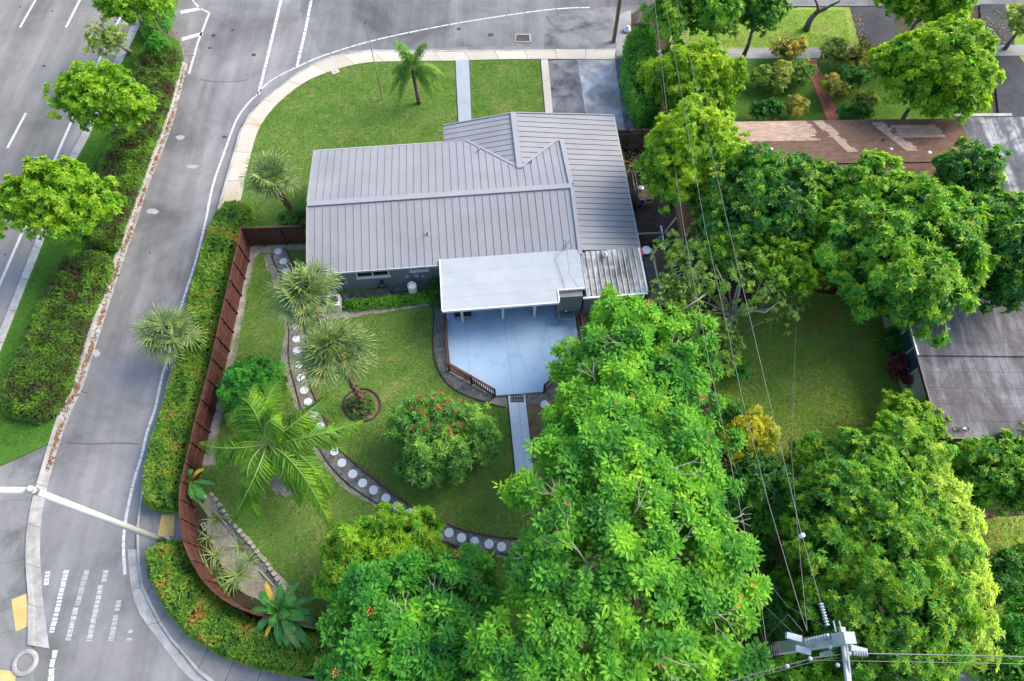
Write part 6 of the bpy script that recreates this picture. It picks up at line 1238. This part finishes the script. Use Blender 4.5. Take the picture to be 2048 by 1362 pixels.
# ------------------------------------------------------------------ grass
def grass(name, polys, holes, dens, h, mat, seed, z):
    rng = np.random.default_rng(seed); VF = []
    for px in polys:
        poly = [tuple(P(a, b, z)[:2]) for a, b in px]; x, y = scatter(rng, poly, dens)
        for hp in holes: k = ~inside(hp, x, y); x, y = x[k], y[k]
        n = len(x); b = np.stack([x, y, np.full(n, z - .005)], 1); d = rng.normal(0, .8, (n, 3)); d[:, 2] = rng.uniform(.35, 1.0, n); l = rng.uniform(.6, 1.3, n) * h
        d = nrm(d); s = nrm(np.cross(d, rng.normal(size=(n, 3)))) * (.010 + .010 * rng.random((n, 1))); V = np.stack([b - s, b + s, b + d * l[:, None]], 1).reshape(-1, 3); VF.append((V, np.arange(n * 3).reshape(n, 3)))
    o = put(name, join(VF), LF[mat], None, 'stuff'); return o
def ws(px, z=.08): return [tuple(P(a, b, z)[:2]) for a, b in px]
holes = [ws(PL + PR[::-1]), [tuple(Hs(*p)[:2]) for p in ((0, .1), (15, .1), (15, 0), (18.2, 0), (18.2, 10.3), (7.8, 10.3), (7.8, 8.9), (0, 8.9))], ws(smooth(dk[:8], 3) + dk[8:]), ws([(909, 118), (941, 118), (947, 262), (916, 262)]), ws([(1014, 788), (1053, 786), (1076, 990), (1034, 990)]), ws([(618, 600), (700, 586), (880, 560), (886, 600), (868, 611), (796, 619), (705, 633), (654, 640), (640, 650), (620, 640)]), ws([(500, 488), (620, 486), (620, 500), (570, 498), (520, 504), (506, 520), (480, 640), (462, 720), (432, 870), (425, 930), (395, 930), (420, 850), (470, 650)]), ws([(392, 980), (424, 984), (448, 1010), (478, 1050), (525, 1108), (582, 1186), (600, 1240), (510, 1240), (450, 1200), (390, 1100)]), ws([(1056, 806), (1130, 800), (1180, 880), (1130, 990), (1072, 975), (1064, 890)]), ws([(1090, 110), (1330, 110), (1400, 640), (1290, 640), (1230, 262), (1090, 240)]), ws([(575 + 34 * math.cos(t), 968 + 26 * math.sin(t)) for t in [k * math.pi / 8 for k in range(16)]]), ws([(724 + 38 * math.cos(t), 810 + 34 * math.sin(t)) for t in [k * math.pi / 8 for k in range(16)]])]
grass('grass', [[(a, b) for a, b in LAWN]], holes, 560, .08, 'grass', 1, LZ)
vg = [(a + 6, b) for a, b in med_L] ; vg = [(-60, 900), (90, 884), (130, 800), (220, 540), (280, 371), (340, 200), (300, 60)] + [(275, 60), (225, 165), (182, 272), (150, 331), (90, 490), (6, 703), (-80, 880)]
grass('grass', [vg], [], 340, .10, 'grass2', 2, .11)
grass('grass', [[(1430, 640), (1500, 600), (1620, 585), (1790, 600), (1800, 800), (1740, 870), (1640, 960), (1560, 990), (1480, 960), (1430, 860)], [(1340, 122), (1600, 122), (1650, 240), (1340, 240)], [(1680, 120), (1950, 118), (1985, 240), (1690, 240)], [(1345, 22), (1690, 20), (1700, 92), (1345, 96)], [(1950, 1040), (2090, 1030), (2090, 1270), (1985, 1280)]], [], 320, .09, 'grass3', 3, .05)
# leaf litter on the shady lawn and under the trees
rngl = np.random.default_rng(12); V = []
for px, n in (([(1430, 560), (1790, 580), (1800, 820), (1640, 960), (1480, 960)], 700), ([(1400, 900), (1660, 900), (1700, 1300), (1500, 1340)], 900), ([(1240, 290), (1290, 290), (1300, 350), (1250, 345)], 220), ([(1880, 900), (2048, 900), (2048, 1300), (1960, 1250)], 350), ([(1690, 30), (1720, 30), (1740, 96), (1700, 96)], 160), ([(1960, 20), (2010, 20), (2020, 90), (1970, 95)], 120)):
    x, y = scatter(rngl, ws(px, .1), 60); k = rngl.permutation(len(x))[:n]; V.append(np.stack([x[k], y[k], rngl.uniform(.09, .14, len(k))], 1))
V = np.concatenate(V); n = len(V); d = rngl.normal(size=(n, 3)) * np.array([1, 1, .15]); put('leaf_litter', leaf_arr(V, d, nrm(np.tile([0, 0, 1.0], (n, 1)) + rngl.normal(0, .3, (n, 3))), rngl.uniform(.08, .18, n), rngl.uniform(.04, .09, n), .15, .1), LF['litter'], None, 'stuff')
# ------------------------------------------------------------------ neighbours' houses
nh = empty('neighbour_house', P(1700, 330, 0), 'low house with brown shingle roof and patches of pale new shingles', 'house')
ze, zr = 2.7, 3.5
A, B = P(1462, 243, ze), P(1912, 237, ze); dx = (B - A).normalized(); dy = Vector((-dx.y, dx.x, 0)) * -1
W = (B - A).length; D = 8.0
def N(x, y, z): q = A + dx * x + dy * y; return Vector((q.x, q.y, z))
m = MB(); hx = lambda x0, x1, y0, y1, za, zb, t=.12: m.hexa([N(x0, y0, za - t), N(x0, y1, zb - t), N(x1, y1, zb - t), N(x1, y0, za - t)], [N(x0, y0, za), N(x0, y1, zb), N(x1, y1, zb), N(x1, y0, za)])
hx(0, W, 0, D / 2, ze, zr); m.build('roof', MAT['shingle'], nh); m = MB(); hx(0, W, D / 2 + .002, D, zr, ze); m.build('roof', MAT['shingle'], nh)
m = MB(); m.prism([N(.5, .6, 0)[:2], N(W - .5, .6, 0)[:2], N(W - .5, D - .6, 0)[:2], N(.5, D - .6, 0)[:2]], 0, 2.62); m.build('wall', MAT['yellow_wall'], nh)
MB().beam(N(0, D / 2, zr + .02), N(W, D / 2, zr + .02), .3, .05).build('ridge_cap', MAT['shingle'], nh)
zs = lambda y: ze + (zr - ze) * y / (D / 2) + .012
def patch(x0, x1, y0, y1, sk=0.0, seed=0, ja=.5, jb=.5):
    m = MB(); y = y0; rr = random.Random(seed); da = db = 0.0
    while y < y1:                       # each course of replaced shingles is its own strip with a stepped end
        da = max(-ja, min(ja, da + rr.choice((-.22, 0, 0, .22)))); db = max(-jb, min(jb, db + rr.choice((-.33, -.16, 0, .16, .33))))
        s = sk * (y - y0); a, b = x0 + s + da * (ja > 0), x1 + s + db * (jb > 0)
        m.hexa([N(a, y, zs(y) - .01), N(a, y + .139, zs(y + .139) - .01), N(b, y + .139, zs(y + .139) - .01), N(b, y, zs(y) - .01)], [N(a, y, zs(y)), N(a, y + .139, zs(y + .139)), N(b, y + .139, zs(y + .139)), N(b, y, zs(y))]); y += .14
    m.build('shingle_patch', MAT['shingle_new'], nh)['kind'] = 'stuff'
patch(.08, 4.3, .05, 1.95, .02, 1, .12, .6); patch(5.1, 5.75, .05, 3.0, .32, 2, .08, .08); patch(9.6, 12.0, .6, 1.75, .0, 3, .3, .5); patch(8.6, 9.3, .3, 3.0, .42, 4, .1, .1)
for q, r, h in (((1540, 302), .13, .22), ((1779, 302), .13, .22), ((1854, 311), .17, .30), ((1765, 282), .06, .18)):
    p = P(*q, 3.1); v = MB().lathe(p, [(r * .6, -.1), (r * .6, h * .5), (r, h * .55), (r, h * .8), (r * .5, h), (.02, h * 1.02)], 14).build('roof_vent', MAT['metal'] if r > .1 else MAT['dark'], nh)
cp = empty('carport', P(1980, 320, 0), 'flat carport roof streaked grey and white beside the shingle roof', 'carport')
xs_ = [W + .02, W + 1.35, W + 2.6, W + 3.9, W + 5.4]
for k in range(4): MB().hexa([N(xs_[k], -.15, 2.48), N(xs_[k], 7.5, 2.48), N(xs_[k + 1] - .012, 7.5, 2.48), N(xs_[k + 1] - .012, -.15, 2.48)], [N(xs_[k], -.15, 2.6), N(xs_[k], 7.5, 2.6), N(xs_[k + 1] - .012, 7.5, 2.6), N(xs_[k + 1] - .012, -.15, 2.6)]).build('roof_sheet', MAT['carport_roof'], cp)
for x in (W + .3, W + 5.2):
    for y in (.2, 7.2): MB().box(N(x, y, 1.24), (.1, .1, 2.48)).build('post', MAT['metal'], cp)
MB().beam(N(W - .6, -.35, 2.62), N(W + 3.6, -.3, 2.62), .22, .10).build('gutter', MAT['kerb'], cp)
# flat roofed house with the garden window
fh = empty('flat_roof_house', P(1900, 760, 0), 'cream house with weathered flat roof in two levels and a garden window', 'house')
zt, zl = 2.95, 2.80
E0, E1, E2 = P(1818, 640, zt), P(1846, 732, zt), P(1882, 875, zl)
ax = (E0 - E2).normalized(); ay = Vector((ax.y, -ax.x, 0)); ay.normalize(); ax.z = 0; ax.normalize(); O = Vector((E2.x, E2.y, 0))
LL = (Vector((E0.x, E0.y, 0)) - O).dot(ax); mid = (Vector((P(1838, 712, zl).x, P(1838, 712, zl).y, 0)) - O).dot(ax)
F = lambda u, v, z: Vector((O.x + ax.x * u + ay.x * v, O.y + ax.y * u + ay.y * v, z))
rows = [0, .85, 1.75, 2.6, 3.45, mid]
for k in range(len(rows) - 1):
    a, b = rows[k], rows[k + 1] - .01; MB().hexa([F(a, 0, zl - .14), F(a, 11, zl - .14), F(b, 11, zl - .14), F(b, 0, zl - .14)], [F(a, 0, zl), F(a, 11, zl), F(b, 11, zl), F(b, 0, zl)]).build('roof_sheet', MAT['flat_roof'], fh)
rows = [mid, mid + .75, mid + 1.5, mid + 2.9, LL + 5]
for k in range(len(rows) - 1):
    a, b = rows[k], rows[k + 1] - .01; MB().hexa([F(a, .05, zl - .12), F(a, 11, zl - .12), F(b, 11, zl - .12), F(b, .05, zl - .12)], [F(a, .05, zl + .10), F(a, 11, zl + .10), F(b, 11, zl + .10), F(b, .05, zl + .10)]).build('roof_sheet', MAT['flat_roof'], fh)
MB().prism([F(.4, .42, 0)[:2], F(LL + 4.6, .42, 0)[:2], F(LL + 4.6, 10.5, 0)[:2], F(.4, 10.5, 0)[:2]], 0, zl - .16).build('wall', MAT['yellow_wall'], fh)
MB().beam(F(-.05, -.03, zl - .06), F(mid - .02, -.03, zl - .06), .06, .2).build('fascia', MAT['shed_roof'], fh)
MB().beam(F(mid + .02, .0, zl - .0), F(LL + 5, .0, zl), .08, .18).build('gutter', MAT['metal'], fh)
MB().beam(F(-.03, 0, zl - .06), F(-.03, 11, zl - .06), .06, .2).build('fascia', MAT['shed_roof'], fh)
def fwin(u0, u1, z0, z1, cols, rws):
    mk = lambda a, b, c, d, dp: MB().hexa([F(a, .415 - dp, c), F(a, .415, c), F(b, .415, c), F(b, .415 - dp, c)], [F(a, .415 - dp, d), F(a, .415, d), F(b, .415, d), F(b, .415 - dp, d)])
    fr = MB()
    for a, b, c, d in [(u0, u1, z0, z0 + .06), (u0, u1, z1 - .06, z1)] + [(u0 + (u1 - u0 - .06) * k / cols, u0 + (u1 - u0 - .06) * k / cols + .06, z0 + .06, z1 - .06) for k in range(cols + 1)]: q = mk(a, b, c, d, .08); fr.hexa(q.v[:4], q.v[4:])
    w_ = fr.build('window', MAT['white'], fh)
    for i in range(cols):
        a = u0 + (u1 - u0 - .06) * i / cols + .06; b = u0 + (u1 - u0 - .06) * (i + 1) / cols
        for j in range(rws):
            c = z0 + .06 + (z1 - z0 - .12) * j / rws + .015; d = z0 + .06 + (z1 - z0 - .12) * (j + 1) / rws - .015; mk(a, b, c, d, .03).build('pane', MAT['blue_glass'], w_)
fwin(mid - .35, mid + 2.0, 1.15, 2.45, 2, 2); fwin(1.35, 2.0, 1.7, 2.4, 1, 1)
p = P(1918, 862, zl); sm = empty('service_bracket', p, 'tangled black cables on a white bracket at the flat roof edge', 'cables'); MB().tube([p, p + Vector((0, 0, .35)), p + Vector((.15, .05, .35))], .035, 8).build('bracket', MAT['white'], sm)
m = MB()
for cx, r in ((-.25, .13), (.28, .13), (.05, .09)): m.tube([p + Vector((cx + r * math.cos(t), .05 + r * .8 * math.sin(t), .12 + .03 * math.sin(3 * t))) for t in [k * math.pi / 7 for k in range(17)]], .02, 5)
m.build('cable_coil', MAT['wire_dark'], sm)['kind'] = 'stuff'
tag(MB().beam(P(1624, 660, .35), P(1672, 624, .6), .06, .03).build('red_pole', MAT['red']), 'thin red pole leaning over the leaf strewn lawn', 'pole')
# a sliver of paved yard and roof beyond the big tree at the lower edge
lower = empty('small_roof', P(1300, 1362, 0), 'white flat roof glimpsed below the tall flame tree', 'roof')
p = P(1300, 1372, 2.3); MB().box((p.x, p.y - .6, 2.2), (2.6, 1.7, .12), .1).build('roof_sheet', MAT['white'], lower)
for a in (-1.1, 1.1): MB().box((p.x + a, p.y - .6, 1.07), (.1, .1, 2.13)).build('post', MAT['metal'], lower)
# ------------------------------------------------------------------ poles and lines
PH = 11.2; pt = P(1700, 1275, PH)
up = empty('utility_pole', (pt.x, pt.y, 0), 'grey concrete utility pole with crossarm and line hardware at the garden corner', 'utility pole')
m = MB(); r0, r1 = .24, .17
m.hexa([(pt.x + a * r0, pt.y + b * r0, 0) for a, b in ((-1, -1), (1, -1), (1, 1), (-1, 1))], [(pt.x + a * r1, pt.y + b * r1, PH) for a, b in ((-1, -1), (1, -1), (1, 1), (-1, 1))]); m.build('shaft', MAT['pole'], up)
ca_, cb_ = P(1684, 1254, PH - .45), P(1701, 1400, PH - .45)
MB().beam(ca_ + Vector((-.0, 0, 0)), cb_, .14, .16).build('crossarm', MAT['pole'], up)
MB().beam(pt + Vector((-.05, -.15, -.2)), pt + Vector((-.05, -1.1, -.42)), .05, .05).build('brace', MAT['metal'], up)
for dx_ in (-.08, .1): MB().tube([pt + Vector((dx_ - .15, .2, -.4)), pt + Vector((dx_ - .2, .5, -.3))], .025, 6).build('bolt', MAT['metal'], up)
def insulator(name, p, q, n=7, r=.075, mat='ceramic'):
    p, q = Vector(p), Vector(q); m = MB(); pts, rr = [], []
    for k in range(n): 
        for t, s in ((0, .35), (.35, 1), (.65, 1), (.95, .35)): pts.append(p.lerp(q, (k + t) / n)); rr.append(r * s)
    m.tube(pts, rr, 10); return m.build(name, MAT[mat], up)
# hardware along the shaft and crossarm
def switch(px, z, l, lab='fuse_switch'):
    p = P(*px, z); MB().box(p, (l, .2, .18), -.25).build(lab, MAT['ceramic'], up)
switch((1587, 1274), PH - 2.2, .5); switch((1605, 1300), PH - 2.3, .5); switch((1716, 1300), PH - .6, .5, 'switch_box')
m = MB(); q = P(1700, 1306, PH - .5)
insulator('insulator', P(1611, 1285, PH - 1.6), P(1660, 1272, PH - .9), 9, .10)
insulator('insulator', P(1655, 1252, PH - .35), P(1641, 1205, PH - .35), 8, .075)
insulator('insulator', P(1640, 1310, PH - .9), P(1664, 1304, PH - .8), 6, .075); insulator('insulator', P(1705, 1306, PH - .5), P(1735, 1308, PH - .5), 6, .08)
for q_ in ((1660, 1294), (1620, 1317), (1675, 1330), (1574, 1332), (1698, 1307)):
    MB().lathe(P(*q_, PH - .5), [(.035, -.06), (.065, -.03), (.07, .02), (.04, .06), (.015, .075)], 12).build('bell', MAT['ceramic'], up, smooth=True)
for k in range(5): 
    c = P(1533 + 4 * k, 1303 - k, 6.9 + .1 * k); MB().tube([c + Vector((.02, .26 * math.cos(t), .26 * math.sin(t))) for t in [j * math.pi / 8 for j in range(17)]], .02, 5, False).build('wire_wrap', MAT['wire_dark'], up)
def wire(pts, r, label, mat='wire', sag=0.0, group='overhead lines over the back gardens', n=24):
    out = []
    for i in range(len(pts) - 1):
        a, b = Vector(pts[i]), Vector(pts[i + 1])
        for k in range(n + (i == len(pts) - 2)):
            t = k / n; q = a.lerp(b, t); q.z -= 4 * sag * t * (1 - t); out.append(q)
    return tag(MB().tube(out, r, 5, False).build('power_line', MAT[mat]), label, 'power line', group)
Z = PH - .35
far = lambda x, y=-190, z=9.4: P(x, y, z)
wire([P(1641, 1205, Z), P(1600, 1057, Z - .1), P(1534, 781, Z - .4), P(1456, 450, Z - .8), P(1353, 0, Z - 1.0), far(1308, -200)], .010, 'power line running outermost on the lawn side, carrying the white spacer')
wire([P(1614, 1262, Z - .1), P(1603, 1230, Z - .15), P(1536, 1003, Z - .4), P(1487, 808, Z - .7), P(1409, 450, Z - .9), P(1330, 0, Z - 1.1), far(1296, -200)], .010, 'power line in the middle of the three long lines')
wire([P(1605, 1262, Z - .1), P(1576, 1228, Z - .3), P(1534, 1274, Z - 2.6)], .008, 'short jumper wire looping to the left side of the pole')
wire([P(1534, 1300, 6.6), P(1517, 1172, 6.5), P(1497, 1098, 6.4), P(1456, 902, 6.3), P(1419, 730, 6.2), P(1368, 460, 6.2), P(1333, 216, 6.2), P(1309, 0, 6.2), far(1290, -200, 6.4)], .013, 'thick low cable nearest the house roof in the lane')
wire([P(1533, 1300, 6.2), P(1469, 1090, 5.9), P(1439, 912, 5.8), P(1405, 740, 5.7), P(1363, 460, 5.7), P(1330, 230, 5.8), P(1303, 0, 5.9), far(1286, -200, 6.0)], .010, 'thin dark cable strung just below the thick low cable', 'wire_dark')
wire([P(1614, 1258, Z - .1), P(1605, 1165, Z - .5), P(1592, 1027, Z - 1.5), P(1583, 910, 7.2), P(1588, 754, 5.0), P(1593, 612, 3.4)], .008, 'service wire dropping to the neighbour over the leaf strewn lawn')
wire([P(1655, 1256, Z), P(1576, 1213, Z - 1.5), P(1500, 1120, Z - 3.0), P(1430, 1000, Z - 5)], .010, 'diagonal stay wire from the pole top towards the flame tree')
wire([P(1590, 1270, PH - 2.2), P(1536, 1218, PH - 3.0), P(1480, 1180, PH - 4.2)], .008, 'short slack wire from the fuse switch to the left')
wire([P(1700, 1306, PH - .5), P(1850, 1309, PH - .6), P(2300, 1318, PH - .7)], .018, 'thick power line leaving the pole level with the crossarm')
wire([P(1620, 1320, PH - .6), P(1850, 1324, PH - .7), P(2300, 1332, PH - .8)], .011, 'thinner power line running below the thick line beside the crossarm')
wire([P(1700, 1306, PH - .5), P(1630, 1315, PH - .5), P(1530, 1342, PH - .7), P(1300, 1410, PH - 1.2)], .018, 'thick power line crossing the flame tree to the bottom corner')
wire([P(1698, 1312, PH - .5), P(1630, 1322, PH - .6), P(1530, 1349, PH - .85), P(1300, 1420, PH - 1.4)], .011, 'thin power line paired under the thick line crossing the flame tree')
wire([MASTX, Hs(14.1, -1.5, 3.05), P(1200, 640, 3.4), P(1320, 880, 4.8), P(1500, 1230, 6.6)], .008, 'black service wire from the roof mast across the white patio roof', 'wire_dark', .0)
wire([MASTX + Vector((-.1, 0, -.3)), Hs(13.5, -.3, 2.76), Hs(13.75, -1.6, 2.72), Hs(13.8, -2.22, 2.68)], .008, 'black cable lying along the white patio roof below the mast', 'wire_dark')
tag(MB().lathe(P(1604, 1071, Z - .1) + Vector((0, 0, -.12)), [(.06, 0), (.08, .04), (.08, .2), (.06, .24), (.03, .25)], 12).build('line_spacer', MAT['white']), 'white spacer box hung on the outermost power line', 'spacer')
for q, zt_, r, lab in (((1227, 84), 10.5, .15, 'thick brown wooden pole beside the driveway apron'), ((1276, 47), 8.5, .075, 'slim grey pole behind the street hedge')):
    p = P(*q, 0); o = empty('wooden_pole', p, lab, 'pole', 'poles at the street edge'); MB().tube([p, p + Vector((.0, 0, zt_))], [r, r * .75], 12).build('shaft', MAT['wood_pole'] if r > .1 else MAT['pole'], o)
    if r > .1: MB().beam(p + Vector((-.13, -.06, .05)), p + Vector((-.11, -.05, 2.6)), .05, .03).build('cable_guard', MAT['kerb'], o)
